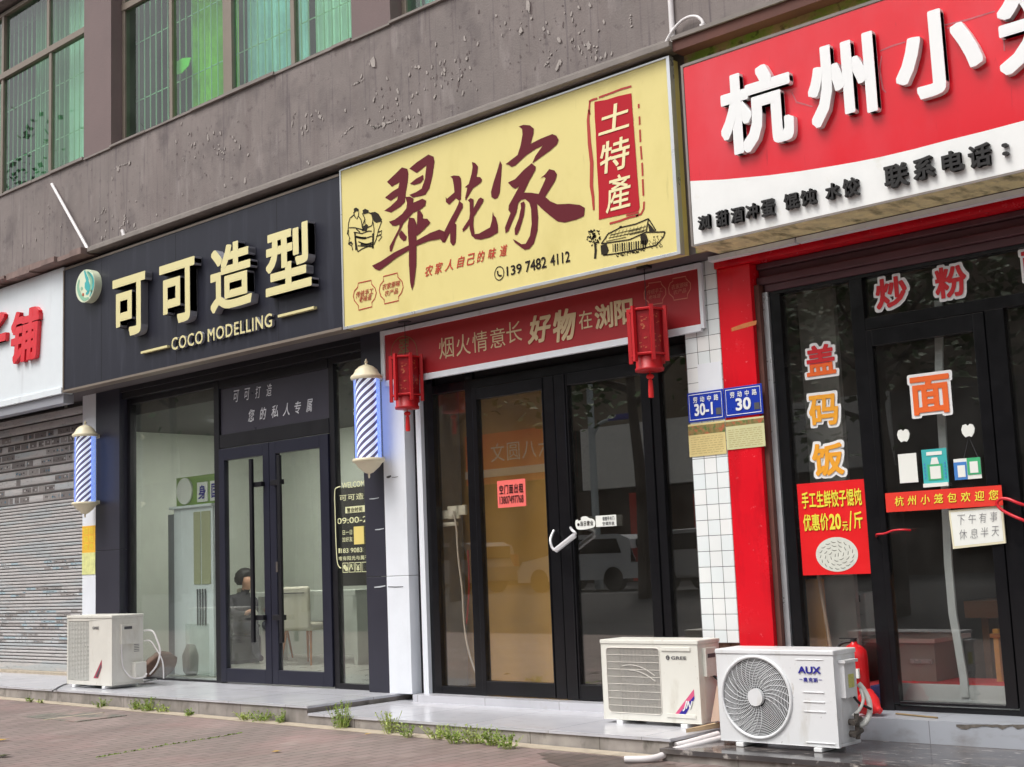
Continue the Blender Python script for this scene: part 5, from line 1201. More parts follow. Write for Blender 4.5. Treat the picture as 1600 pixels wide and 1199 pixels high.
# ================================================================== BARBER POLES
def barber_pole(label, px, ztop, zbot, cy):
    cxp = px; R, ri = .127, .102
    t = thing('barber_pole', label, 'barber pole', (cxp, cy, zbot), 'lit barber poles on the salon pillars')
    zc1, zc0 = ztop - .16, zbot + .155
    mb = MB(); mb.lathe(cxp, cy, [(R+.012, zc1-.02), (R+.02, zc1), (R+.012, zc1+.015), (R*.93, zc1+.03), (R*.78, zc1+.07), (R*.5, zc1+.10), (R*.2, zc1+.115), (.012, zc1+.12), (.012, zc1+.135), (.018, zc1+.142), (.009, zc1+.155), (.004, ztop+.01)], 32); mb.build('top_cap', M['cap'], t, smooth=True)
    mb = MB(); mb.lathe(cxp, cy, [(.004, zbot-.01), (.009, zbot), (.01, zbot+.03), (R*.3, zbot+.04), (R*.75, zbot+.09), (R*.95, zbot+.125), (R+.02, zc0-.015), (R+.02, zc0), (R+.012, zc0+.012)], 32); mb.build('bottom_cap', M['cap'], t, smooth=True)
    mb = MB(); pitch = .068; k4 = 8; ns = 64
    vs_ = []; fs = []; mi = []
    nrow = int((zc1 - zc0) / pitch * 2) + k4*2 + 2
    cl = lambda z: min(max(z, zc0), zc1)
    for j in range(nrow + 1):
        for i in range(ns + 1):
            a = 2*math.pi*i/ns - math.pi/2*0
            vs_.append((cxp + ri*math.cos(a), cy + ri*math.sin(a), cl(zc0 - k4*pitch + j*pitch/2 + k4*pitch*i/ns)))
    for j in range(nrow):
        for i in range(ns):
            q = (j*(ns+1)+i, j*(ns+1)+i+1, (j+1)*(ns+1)+i+1, (j+1)*(ns+1)+i)
            if max(vs_[x][2] for x in q) - min(vs_[x][2] for x in q) > 1e-5: fs.append(q); mi.append(j % 2)
    mb.v = [Vector(v) for v in vs_]; mb.f = fs; mb.m = mi
    mb.build('spiral_cylinder', [M['led'], M['ledink']], t)
    mb = MB()
    n = 18; q = R - .010
    for i in range(n):
        a0 = math.radians(4) + math.radians(222)*i/n; a1 = math.radians(4) + math.radians(222)*(i+1)/n
        mb.quad((cxp+q*math.cos(a0), cy+q*math.sin(a0), zc0), (cxp+q*math.cos(a1), cy+q*math.sin(a1), zc0), (cxp+q*math.cos(a1), cy+q*math.sin(a1), zc1), (cxp+q*math.cos(a0), cy+q*math.sin(a0), zc1), 0)
    mb.build('light_panel', [M['ledblue']], t)
    mb = MB(); vs_ = []; fs = []; n = 40
    for z in (zc0, zc1):
        for i in range(n): vs_.append((cxp+R*math.cos(2*math.pi*i/n), cy+R*math.sin(2*math.pi*i/n), z))
    for i in range(n): fs.append((i, (i+1) % n, n+(i+1) % n, n+i))
    mb.add(vs_, fs); mb.build('clear_tube', M['clear'], t, smooth=True)
    mb = MB(); mb.box(cxp-.04, cxp+.04, cy+R*.8, PY-.001, zc1-.03, zc1+.01); mb.box(cxp-.04, cxp+.04, cy+R*.8, PY-.001, zc0-.01, zc0+.03); mb.build('wall_bracket', M['cap'], t)
CYP = -.295
barber_pole('lit barber pole with ivory caps between the salon glass and the white pillar', FX(574.5, 660, CYP), FZ(571, 563, CYP), FZ(575, 746, CYP), CYP)
barber_pole('lit barber pole with ivory caps beside the grey roller shutter', FX(133, 730, CYP), FZ(131, 659, CYP), FZ(131, 808, CYP), CYP)

# ================================================================== LANTERNS
def lantern(label, x, y, zt, gro):
    t = thing('hanging_lantern', label, 'lantern', (x, y, zt - .62), gro)
    mb = MB(); r = .115
    H = lambda r, k, off=0: (x + r*math.cos(math.radians(60*k + 20 + off)), y + r*math.sin(math.radians(60*k + 20 + off)))
    mb.v = []; 
    for k in range(6):
        a, b = H(r, k), H(r, k+1); mb.quad((*a, zt-.36), (*b, zt-.36), (*b, zt), (*a, zt), 0)
    mb.add([(*H(r, k), zt) for k in range(6)], [(0,1,2,3,4,5)]); mb.add([(*H(r, k), zt-.36) for k in range(6)], [(5,4,3,2,1,0)])
    mb.build('body_panel', M['lantern_dark'], t)
    mb = MB()
    for k in range(6):
        a, b = Vector((*H(r+.002, k), 0)), Vector((*H(r+.002, k+1), 0))
        for j in range(15):
            u = rnd.uniform(.25, .75); z = zt - rnd.uniform(.05, .31); p = a.lerp(b, u); d_ = (b-a).normalized()*rnd.uniform(.004, .012)
            hh = rnd.uniform(.004, .016)
            mb.quad((p.x-d_.x, p.y-d_.y, z), (p.x+d_.x, p.y+d_.y, z+.003), (p.x+d_.x, p.y+d_.y, z+hh), (p.x-d_.x, p.y-d_.y, z+hh), 0)
    mb.build('panel_print', M['goldfleck'], t)
    mb = MB()
    for k in range(6):
        a = H(.138, k); c = Vector((a[0]-x, a[1]-y, 0)).normalized()*.014; s_ = Vector((-c.y, c.x, 0))*.9
        A = Vector((a[0], a[1], 0)); lo = zt - .40; hi = zt + .012
        q = [A-c-s_, A+c-s_, A+c+s_, A-c+s_]
        mb.add([(p.x, p.y, lo) for p in q] + [(p.x, p.y, hi) for p in q], [(0,3,2,1),(4,5,6,7),(0,1,5,4),(1,2,6,5),(2,3,7,6),(3,0,4,7)])
        b = H(.12, k); 
    for zz in (zt-.012, zt-.345):
        for k in range(6): mb.tube([(*H(.128, k), zz), (*H(.128, k+1), zz)], .010, 6)
    mb.build('frame', M['lantern'], t)
    mb = MB(); mb.lathe(x, y, [(.096, zt-.345), (.1, zt-.44), (.108, zt-.445), (.106, zt-.465), (.03, zt-.467)], 28); mb.build('drum', M['lantern'], t, smooth=True)
    mb = MB(); mb.lathe(x, y, [(.004, zt-.462), (.004, zt-.485), (.022, zt-.49), (.03, zt-.505), (.022, zt-.52), (.009, zt-.525), (.016, zt-.535), (.02, zt-.62), (.019, zt-.66)], 12); mb.build('tassel', M['tassel'], t)
    mb = MB(); mb.tube([(x, y, zt), (x, y, 3.24)], .003, 5); mb.box(x-.05, x+.05, y-.03, y+.03, 3.222, 3.243); mb.build('hanging_cord', M['rubber'], t)
    return t
def copy_tree(o, parent=None):
    c = o.copy(); COL.objects.link(c); c.parent = parent
    for ch in list(o.children): copy_tree(ch, c)
    return c
ly = -.36
la = lantern('red hexagonal lantern hanging at the right end of the red banner, near the tiled pillar', FX(1012, 520, ly), ly, FZ(1012, 483, ly), 'red lanterns under the yellow sign')
lb = copy_tree(la); ly2 = -.28
lb.location = (FX(635, 595, ly2), ly2, FZ(636, 557, ly2) - .62); lb.rotation_euler = (0, 0, math.radians(14)); lb['label'] = 'red hexagonal lantern hanging at the left end of the red banner, by the white pillar'
# ================================================================== PLATES AND PAPERS
PP = PY - .004
def plate(label, num, x0, x1, z0, z1):
    t = thing('house_number_plate', label, 'house number', ((x0+x1)/2, PP, z0), 'blue house number plates')
    MB().box(x0, x1, PP - .006, PP, z0, z1).build('plate', M['blue'], t, bevel=.002)
    mb = MB(); e = .016
    mb.ribbon([(x0+e, z0+e), (x1-e, z0+e), (x1-e, z1-e), (x0+e, z1-e)], PP - .008, .006, closed=True)
    h = z1 - z0; w_ = x1 - x0
    mb.cells('劳动中路', x0 + w_*.13, x1 - w_*.1, z0 + h*.64, z0 + h*.85, PP - .008, offset=.02, fill=.66)
    mb.fit(num, x0 + w_*(.3 if num == '30' else .19), x0 + w_*.70, z0 + h*.19, z0 + h*.61, PP - .008, offset=.03)
    mb.box(x1 - w_*.22, x1 - w_*.08, PP - .0085, PP - .008, z0 + h*.16, z0 + h*.39, 1)
    mb.build('lettering', [M['letterwhite'], M['greyp']], t)
zt = FZ(1131, 607.5, PP); zb = FZ(1134, 653.5, PP)
plate('blue number plate 30 on the red pillar', '30', FX(1132.5, 628, PP), FX(1192, 622, PP), zb, zt)
zt2 = FZ(1074, 615.5, PP); zb2 = FZ(1077, 661, PP)
plate('blue number plate 30-1 on the white tiled pillar', '30-1', FX(1075.5, 638, PP), FX(1131.5, 630, PP), zb2, zt2)
def card(label, x0, x1, z0, z1, m, band):
    t = MB().box(x0, x1, PP - .002, PP, z0, z1).build('paper_card', m, label=label, category='card')
    h = z1 - z0
    mb = MB(); mb.box(x0, x1, PP - .003, PP - .0025, z0 + h*band, z1 - h*.06); mb.build('picture', M['pic'], t)
    mb = MB()
    for k in range(9):
        z = z0 + h*(.08 + .07*k); 
        if z > z0 + h*(band - .05): break
        x = x0 + .02
        while x < x1 - .03:
            l = rnd.uniform(.01, .05); mb.box(x, min(x + l, x1 - .02), PP - .0032, PP - .0027, z, z + h*.014); x += l + .012
    mb.build('small_print', mat('faded_print', rgb(170, 150, 96), .7), t)
card('tan leaflet with a landscape picture under plate 30-1', FX(1076.5, 690, PP), FX(1134, 684, PP), FZ(1100, 712.5, PP), FZ(1100, 661, PP), M['paper_tan'], .66)
card('pale green edged leaflet under plate 30 on the red pillar', FX(1135, 683, PP), FX(1195, 675, PP), FZ(1160, 701, PP), FZ(1160, 654, PP), M['paper_green'], .78)
mb = MB(); x0, x1 = FX(128.5, 860, PP), FX(149, 860, PP); z1, z0 = FZ(138, 822, PP), FZ(138, 898, PP)
mb.box(x0, x1, PP - .002, PP, z0 + (z1-z0)*.45, z1, 0); mb.box(x0, x1, PP - .0025, PP, z0, z0 + (z1-z0)*.45, 1)
o = mb.build('paper_notice', [M['notice_y'], mat('pale_notice', rgb(220, 222, 150), .6, var=.25, vscale=14)], label='yellow and orange notice pasted low on the left white pillar', category='notice')
mb = MB(); h = z1 - z0
for r_ in range(2): mb.cells('招', x0 + .03 + .12*r_, x0 + .14 + .12*r_, z0 + h*.83, z0 + h*.97, PP - .004, offset=.0); mb.cells('租', x0 + .03 + .12*r_, x0 + .14 + .12*r_, z0 + h*.66, z0 + h*.8, PP - .004); mb.cells('房', x0 + .03 + .12*r_, x0 + .14 + .12*r_, z0 + h*.5, z0 + h*.64, PP - .004)
mb.build('writing', M['posteryellow'], o)
# tape marks on the red pillar
mb = MB(); xa, za = F(1143, 514, PY-.001); xb, zb_ = F(1182, 510, PY-.001); mb.poly([(xa, za-.02), (xb, za+.0), (xb+.005, za+.03), (xa+.1, za+.022), (xa, za+.005)], PY - .002, 0)
mb.build('tape_strip', mat('orange_tape', rgb(214, 130, 70), .5, var=.2, vscale=20), label='scrap of orange tape stuck across the red pillar', category='tape')

# ================================================================== NOODLE SHOP LETTERING AND PAPERS
def outlined(name, label, ch, l, r, t, b, Y, m1, m2=None, group=None):
    x0, x1, z1, z0 = FX(*l, Y), FX(*r, Y), FZ(*t, Y), FZ(*b, Y)
    mb = MB(); p = .02
    mb.fit(ch, x0, x1, z0, z1, Y, offset=.085)
    o = mb.build(name, M['letterwhite'], label=label, category='window lettering', group=group)
    mb = MB(); mb.fit(ch, x0 + p, x1 - p, z0 + p, z1 - p, Y - .006, 0, offset=.03)
    if m2:
        zc = (z0*.62 + z1*.38)
        for i, f in enumerate(mb.f):
            if sum(mb.v[j].z for j in f)/len(f) < zc: mb.m[i] = 1
    mb.build('coloured_face', [m1, m2 or m1], o)
g_ = 'outlined characters on the noodle shop glass'
outlined('window_character', 'red and orange outlined character at the top of the left noodle pane', '盖', (1256.5, 570), (1310, 560), (1285, 534), (1285, 591), -.002, M['redvinyl'], M['orange'], g_)
outlined('window_character', 'amber outlined character second from top on the left noodle pane', '码', (1261, 645), (1314.5, 637), (1288, 612), (1288, 670), -.002, M['amber'], None, g_)
outlined('window_character', 'amber outlined character just above the red dumpling poster', '饭', (1266, 722), (1323, 715), (1294, 688), (1294, 748), -.002, M['amber'], None, g_)
outlined('window_character', 'red outlined character on the left of the glass over the noodle door', '炒', (1365, 465), (1422, 452), (1392, 429), (1392, 486), -.002, M['redvinyl'], None, g_)
outlined('window_character', 'red outlined character on the glass directly over the noodle door', '粉', (1457, 445), (1515, 432), (1486, 411), (1486, 470), -.002, M['redvinyl'], None, g_)
outlined('window_character', 'red outlined character at the right edge of the glass over the noodle door', '面', (1593, 420), (1650, 405), (1620, 385), (1620, 440), -.002, M['redvinyl'], None, g_)
outlined('window_character', 'large orange outlined character at the top of the noodle door glass', '面', (1419.5, 620), (1490, 612), (1454, 582), (1456, 652), -.019, M['orange'], None, g_)
Yp = -.012
x0, x1 = FX(1250, 830, Yp), FX(1357, 822, Yp); z1, z0 = FZ(1300, 752.5, Yp), FZ(1308, 898, Yp)
o = MB().box(x0, x1, Yp, Yp + .006, z0, z1).build('poster', M['posterred'], label='red poster offering fresh dumplings with a round plate picture', category='poster')
mb = MB(); h = z1 - z0; w_ = x1 - x0
mb.cells('手工生鲜饺子馄饨', x0 + w_*.06, x1 - w_*.06, z0 + h*.72, z0 + h*.91, Yp - .003, offset=.022, fill=.98); mb.cells('优惠价', x0 + w_*.06, x0 + w_*.44, z0 + h*.475, z0 + h*.665, Yp - .003, offset=.022, fill=.98)
mb.fit('20', x0 + w_*.45, x0 + w_*.62, z0 + h*.48, z0 + h*.65, Yp - .003, offset=.03); mb.cells('元', x0 + w_*.63, x0 + w_*.72, z0 + h*.46, z0 + h*.57, Yp - .003, offset=.022); mb.fit('/', x0 + w_*.73, x0 + w_*.78, z0 + h*.46, z0 + h*.67, Yp - .003, offset=.02); mb.cells('斤', x0 + w_*.79, x0 + w_*.94, z0 + h*.475, z0 + h*.665, Yp - .003, offset=.022)
mb.build('lettering', M['posteryellow'], o)
mb = MB(); pcx, pcz = x0 + w_*.52, z0 + h*.215; mb.disc(pcx, pcz, h*.185, Yp - .002, Yp - .001, 40, 0, rx=w_*.305)
for ring_, n in ((.82, 17), (.58, 12), (.33, 7), (.08, 2)):
    for k in range(n):
        a = 2*math.pi*k/n + ring_*3; q = ring_
        ax, az = pcx + q*w_*.29*math.cos(a), pcz + q*h*.175*math.sin(a)
        mb.ribbon([(ax - .018*math.cos(a+1.2), az - .012*math.sin(a+1.2) - .006), (ax, az - .010), (ax + .018*math.cos(a+1.2), az + .012*math.sin(a+1.2) - .004)], Yp - .003, .006, 1, taper=True)
mb.build('plate_picture', [M['dump'], mat('dough_shadow', rgb(120, 124, 112), .6)], o)
Yd = -.022
def sheet(name, cat, label, l, r, t, b, m, th=.003, Y=Yd, group=None, shear=0):
    x0, x1, z1, z0 = FX(*l, Y), FX(*r, Y), FZ(*t, Y), FZ(*b, Y)
    mb = MB(); mb.poly([(x0 + shear, z0), (x1 + shear, z0), (x1, z1), (x0, z1)], Y, th)
    return mb.build(name, m, label=label, category=cat, **({'group': group} if group else {})), x0, x1, z0, z1
sheet('paper_sheet', 'paper', 'blank white card stuck on the noodle door glass left of the teal card', (1404.5, 733), (1433, 730), (1418, 709), (1420, 754.5), M['paper_white'])
o, x0, x1, z0, z1 = sheet('payment_card', 'payment card', 'teal payment card with white centre on the noodle door glass', (1441.5, 730), (1480.5, 727), (1460, 701.5), (1462, 756), M['teal'])
mb = MB(); w_, h = x1-x0, z1-z0
mb.box(x0+w_*.3, x0+w_*.72, Yd-.004, Yd-.002, z0+h*.14, z0+h*.5, 0); mb.box(x0+w_*.2, x0+w_*.8, Yd-.002, Yd-.001, z0+h*.1, z0+h*.56, 1); mb.box(x0+w_*.2, x0+w_*.82, Yd-.003, Yd-.001, z0+h*.82, z0+h*.92, 0); mb.poly([(x0+w_*.33, z0+h*.56), (x0+w_*.68, z0+h*.56), (x0+w_*.62, z0+h*.75), (x0+w_*.4, z0+h*.75)], Yd-.003, 0, 0)
mb.box(x0, x1, Yd-.014, Yd-.001, z0-.02, z0+.004, 0)
for k in range(5): mb.box(x0+w_*.07, x0+w_*.12, Yd-.003, Yd-.002, z0+h*(.15+.1*k), z0+h*(.2+.1*k), 2); mb.box(x0+w_*.88, x0+w_*.93, Yd-.003, Yd-.002, z0+h*(.15+.1*k), z0+h*(.2+.1*k), 2)
mb.build('card_print', [M['paper_white'], M['green'], M['bluep']], o)
o, x0, x1, z0, z1 = sheet('payment_card', 'payment card', 'small blue and green payment card hanging on strings from an apple shaped hook', (1491, 735), (1533, 732), (1512, 716), (1513, 749), M['paper_white'])
mb = MB(); w_, h = x1-x0, z1-z0
mb.box(x0, x0+w_*.48, Yd-.003, Yd-.001, z0, z0+h*.84, 0); mb.box(x0+w_*.14, x0+w_*.42, Yd-.005, Yd-.003, z0+h*.12, z0+h*.68, 2); mb.box(x0+w_*.5, x1, Yd-.003, Yd-.001, z0+h*.2, z1, 1); mb.box(x0+w_*.6, x0+w_*.9, Yd-.005, Yd-.003, z0+h*.28, z0+h*.82, 2)
mb.build('card_print', [M['bluep'], M['green'], M['paper_white']], o)
mb = MB(); hx, hz = F(1514, 682, Yd)
mb.tube([(x0+w_*.4, Yd-.002, z1), (hx, Yd-.004, hz), (x0+w_*.92, Yd-.002, z1)], .002, 5); mb.build('hanging_string', M['greyp'], o)
for (px, py, lab) in ((1411.5, 681, 'apple shaped white sticky hook above the blank white card'), (1512.5, 673, 'apple shaped white sticky hook carrying the strings of a small card')):
    x, z = F(px, py, Yd); mb = MB()
    pts = [(.0, .03), (.014, .042), (.034, .036), (.044, .01), (.038, -.018), (.02, -.042), (.006, -.036), (-.006, -.036), (-.02, -.042), (-.038, -.018), (-.044, .01), (-.034, .036), (-.014, .042)]
    mb.poly([(x + p[0], z + p[1]) for p in pts], Yd, .006); mb.build('sticky_hook', M['paper_white'], label=lab, category='hook', group='apple shaped sticky hooks')
# whiteboard and welcome strip
Yw = -.055
q4 = [F(1482, 798, Yw), F(1566, 790, Yw), F(1571.5, 849, Yw), F(1489, 858, Yw)]
mb = MB(); mb.poly(q4, Yw, .012, 0)
cxm = sum(p[0] for p in q4)/4; czm = sum(p[1] for p in q4)/4
inr = [(cxm + (p[0]-cxm)*.93, czm + (p[1]-czm)*.88) for p in q4]; mb.poly(inr, Yw - .001, 0, 1)
o = mb.build('whiteboard', [mat('cream_frame', rgb(226, 220, 190), .5), M['paper_white']], label='small cream framed whiteboard with handwriting hung on the noodle door', category='whiteboard')
mb = MB()
def tilt(u, v): 
    a = Vector(q4[0]).lerp(Vector(q4[1]), u); b = Vector(q4[3]).lerp(Vector(q4[2]), u); return a.lerp(b, v)
for row, txt in ((.14, '下午有事'), (.52, '休息半天')):
    for i, ch in enumerate(txt):
        p0 = tilt(.16 + .2*i, row); p1 = tilt(.30 + .2*i, row + .27)
        mb.fit(ch, p0.x, p1.x, p1.y, p0.y, Yw - .004, offset=-.012, shear=.15)
mb.build('handwriting', mat('pen_grey', rgb(122, 122, 126), .6), o)
Ybn = -.07
o, x0, x1, z0, z1 = sheet('paper_banner', 'banner', 'narrow orange red welcome strip with yellow characters across the noodle door', (1384, 786), (1566, 775), (1475, 764.5), (1475, 795.5), mat('orange_red_strip', rgb(226, 52, 36), .5, var=.04), Y=Ybn)
mb = MB(); mb.cells('杭州小笼包欢迎您', x0 + .05, x1 - .01, z0 + .035, z1 - .025, Ybn - .003, offset=.012, fill=.72, shear=.1); mb.build('lettering', M['posteryellow'], o)

# ================================================================== SMALL THINGS ON THE PLATFORMS
# fire extinguisher on the noodle shop step
ey = -.13; ex = FX(1337, 1045, ey)
fx_ = thing('fire_extinguisher', 'red fire extinguisher on the grey step behind the round grille air conditioner', 'fire extinguisher', (ex, ey, .04))
mb = MB(); mb.lathe(ex, ey, [(.055, .04), (.08, .045), (.084, .06), (.084, .39), (.078, .43), (.05, .46), (.024, .475), (.02, .49)], 24); mb.build('cylinder', M['extred'], fx_, smooth=True)
mb = MB(); mb.box(ex-.012, ex+.012, ey-.02, ey+.02, .475, .505); mb.box(ex-.1, ex+.02, ey-.01, ey+.01, .505, .513); mb.box(ex-.09, ex-.01, ey-.009, ey+.009, .485, .492); mb.curve([(ex-.02, ey, .49), (ex-.1, ey-.02, .46), (ex-.1, ey-.03, .3), (ex-.085, ey-.03, .18)], .010, 8); mb.build('valve_handle', M['rubber'], fx_)
mb = MB(); mb.box(ex+.01, ex+.065, ey-.089, ey-.07, .26, .32); mb.build('label_plate', M['paper_white'], fx_)
# red plastic funnel lying on the step
mb = MB(); _a = G(1352, 1108, .08); _b = G(1369, 1114, .06); A = Vector((_a[0], _a[1], .12)); B = Vector((_b[0] + .03, _b[1] - .02, .07)); n = 20
ax_ = (B - A).normalized(); u = ax_.orthogonal().normalized(); v_ = ax_.cross(u)
prof = [(0, .075), (.02, .088), (.05, .085), (.55, .066), (.9, .03), (1.0, .022), (1.12, .02)]
vs_ = []; fs = []
for (s_, r) in prof:
    for k in range(n):
        a = 2*math.pi*k/n; vs_.append(A + ax_*(s_*(B-A).length) + u*(r*math.cos(a)) + v_*(r*math.sin(a)))
for i in range(len(prof)-1):
    for k in range(n): fs.append((i*n+k, i*n+(k+1)%n, (i+1)*n+(k+1)%n, (i+1)*n+k))
fs.append(tuple((len(prof)-1)*n + k for k in range(n)))
lo = min(p.z for p in vs_); vs_ = [p + Vector((0, 0, .043 - lo)) for p in vs_]
mb.add(vs_, fs); mb.build('plastic_funnel', M['cone'], smooth=True, label='red plastic funnel lying on the grey step beside the fire extinguisher', category='funnel')
# stick, plank, cardboard
mb = MB(); a = G(1400, 1116, .045); b = G(1465, 1122, .045); mb.tube([(a[0], a[1], .048), (b[0], b[1], .046)], .006, 6); mb.build('wooden_stick', mat('weathered_stick', rgb(138, 118, 84), .8, var=.2), label='short weathered brown stick lying on the grey noodle shop step', category='stick')
mb = MB(); gx, gy = 3.42, -.62
pts = [(3.36, -.60, -.02), (3.62, -.66, .02), (3.62, -.60, .34), (3.40, -.56, .22)]
mb.add([Vector(p) for p in pts] + [Vector(p) + Vector((0, .02, 0)) for p in pts], [(0,1,2,3),(7,6,5,4),(0,4,5,1),(1,5,6,2),(2,6,7,3),(3,7,4,0)]); mb.build('board_offcut', M['cardboard'], bevel=.003, label='beige board offcut leaning between the two air conditioners on the right', category='board')
mb = MB(); a = G(1080, 1141, -.04); b = G(1122, 1132, -.04)
mb.add([(a[0]-.02, a[1]-.03, -.055), (b[0]+.02, b[1]-.06, -.055), (b[0]+.05, b[1]+.05, -.055), (a[0], a[1]+.06, -.055), (a[0]-.02, a[1]-.03, -.03), (b[0]+.02, b[1]-.06, -.02), (b[0]+.05, b[1]+.05, -.02), (a[0], a[1]+.06, -.03)], [(0,3,2,1),(4,5,6,7),(0,1,5,4),(1,2,6,5),(2,3,7,6),(3,0,4,7)])
mb.build('wood_strip', mat('pale_raw_wood', rgb(200, 176, 142), .8, var=.15), label='flat pale wooden slat lying behind the right front corner of the cream air conditioner', category='slat')
# white drain pipes on the pavement
zp = -.155
def gp(px, py, z): a = G(px, py, z); return (a[0], a[1], z + .012)
mb = MB(); mb.curve([gp(976, 1190, -.165), gp(1010, 1189.5, -.165), gp(1030, 1186, -.16), gp(1046, 1178, -.14), gp(1070, 1172, -.12), gp(1128, 1157, -.10)], .022, 10); 
mb.build('drain_pipe', M['pvc'], smooth=True, label='longer white drain pipe running out onto the brick paving', category='pipe', group='white drain pipes by the round grille air conditioner')
mb = MB(); mb.curve([gp(1056, 1169, -.12), gp(1080, 1163, -.11), gp(1122, 1151, -.09)], .024, 10)
mb.build('drain_pipe', M['pvc'], smooth=True, label='short thick white pipe end lying above the longer drain pipe', category='pipe', group='white drain pipes by the round grille air conditioner')
# pipes on the upper wall
mb = MB(); Yo = WY - .02
xa, za = F(1051, 0, Yo); mb.tube([(FX(1051.5, 66, Yo), Yo, 4.83), (FX(1051.5, 66, Yo), Yo, 8.5)], .021, 10); mb.build('downpipe', M['pvc'], smooth=True, label='straight white vertical pipe on the mauve wall above the gap between signs', category='pipe')
mb = MB(); Yo = WY - .04
mb.curve([(F(px, py, Yo)[0], Yo, F(px, py, Yo)[1]) for px, py in ((1040, 68), (1050, 50), (1064, 34), (1078, 26.5), (1090, 27), (1098, 35), (1099, 45))], .012, 8); mb.tube([(FX(1098.5, 45, Yo), Yo, FZ(1099, 38, Yo)), (FX(1098.5, 62, Yo), Yo, FZ(1098, 64, Yo))], .024, 10)
mb.build('curved_pipe', M['pvc'], smooth=True, label='white hooked pipe arching over the ledge beside the vertical pipe', category='pipe')
mb = MB(); xa, za = F(81, 288, WY - .03); xb, zb_ = F(137, 389, WY - .12); mb.tube([(xa, WY - .03, za), (xb, WY - .12, zb_)], .019, 8); mb.build('wall_rod', M['pvc'], smooth=True, label='slanting white rod fixed to the mauve wall above the left signs', category='rod')
mb = MB(); xa, za = F(191, 360, WY - .03); xb, zb_ = F(194, 370, WY - .03); mb.tube([(xa, WY - .03, za), (xb, WY - .03, zb_)], .02, 8); mb.build('pipe_stub', M['pvc'], smooth=True, label='short white pipe stub poking from the mauve wall near the slanting rod', category='pipe')
mb = MB(); xc = FX(193, 780, -.02); mb.tube([(xc, -.05, FZ(193, 880, -.05)), (xc, -.05, 3.19)], .02, 10, 0); mb.tube([(xc, -.05, .02), (xc, -.05, FZ(193, 880, -.05))], .021, 10, 1); mb.build('conduit', [M['conduit'], M['conduitb']], smooth=True, label='grey and light blue vertical conduit beside the dark left salon pillar', category='conduit')

# ================================================================== WEEDS, MOSS, LEAVES
def weed(label, px, py, h, wd, n, pale=False):
    z0 = None
    x, y = G(px, py, -.15); z0 = zg(x); x, y = G(px, py, z0)
    y = min(y, PF - .03)
    t = thing('weed', label, 'weed', (x, y, z0), 'weeds along the kerb foot')
    st_, lf = MB(), MB()
    for k in range(n):
        a = rnd.uniform(0, 6.28); q = wd * rnd.random() ** .7; hh = h * rnd.uniform(.45, 1.0)
        bx, by = x + q*.35*math.cos(a), min(PF-.01, y + q*.3*math.sin(a)); ex_, ey_ = x + q*math.cos(a), min(PF - .012, y + q*.7*math.sin(a))
        p = [(bx, by, z0), ((bx+ex_)/2, (by+ey_)/2, z0 + hh*.6), (ex_, ey_, z0 + hh)]
        st_.tube(p, .0018, 4)
        for j in range(7):
            u = rnd.uniform(.15, 1.05); c = Vector((bx + (ex_-bx)*u, by + (ey_-by)*u, z0 + hh*min(1, u*1.1))); l = rnd.uniform(.012, .03)*(1.15 - u*.4)
            d_ = Vector((rnd.uniform(-1, 1), rnd.uniform(-1, .6), rnd.uniform(-.3, .8))).normalized()*l; s_ = d_.cross(Vector((rnd.uniform(-1,1), rnd.uniform(-1,1), 1))).normalized()*l*.35
            lf.add([c, c + d_*.5 + s_, c + d_, c + d_*.5 - s_], [(0,1,2,3)])
    st_.build('stem', M['leaf2'], t); lf.build('foliage', M['leaf2'] if pale else M['leaf'], t)
W = [('tiny weed at the kerb under the shutter shop, leftmost of all weeds', 47, 1097, .06, .09, 10, 0),
 ('small sprig at the kerb left of the drain cover', 62, 1099, .04, .05, 6, 1),
 ('low weed at the kerb just behind the drain cover', 160, 1106, .09, .13, 14, 0),
 ('broad leafy weed at the kerb below the tall air conditioner corner', 212, 1110, .10, .13, 18, 0),
 ('fullest weed clump at the kerb in front of the left salon window', 240, 1111, .13, .17, 30, 0),
 ('low weed patch trailing right of the fullest salon clump', 262, 1113, .07, .12, 14, 1),
 ('single small weed standing off the kerb before the salon door', 297, 1119, .06, .08, 12, 0),
 ('tiny dark weed touching the kerb before the salon door', 317, 1116, .03, .04, 6, 0),
 ('pale low weed at the kerb below the right salon door leaf', 383, 1126, .08, .14, 18, 1),
 ('bushy low weed at the kerb below the narrow salon pane', 412, 1128, .10, .17, 24, 0),
 ('small upright weed left of the platform step', 446, 1130, .12, .09, 14, 0),
 ('tallest weed standing at the kerb by the platform step', 536, 1139, .22, .15, 34, 0),
 ('loose tall weed in front of the produce shop left pane', 610, 1147, .18, .14, 24, 1),
 ('short weed right of the loose tall weed', 637, 1153, .11, .10, 14, 0),
 ('yellowish creeping weed at the kerb below the coral notice', 682, 1155, .10, .16, 24, 1),
 ('leafy weed below the black door, left one of the dense row', 712, 1162, .14, .15, 26, 0),
 ('dense weed below the black door, middle of the dense row', 742, 1162, .13, .16, 30, 1),
 ('dense bright weed below the black door, right in the dense row', 770, 1165, .12, .14, 26, 0),
 ('last low weed of the dense row, at its right end', 795, 1171, .12, .14, 22, 0)]
for w_ in W: weed(*w_)
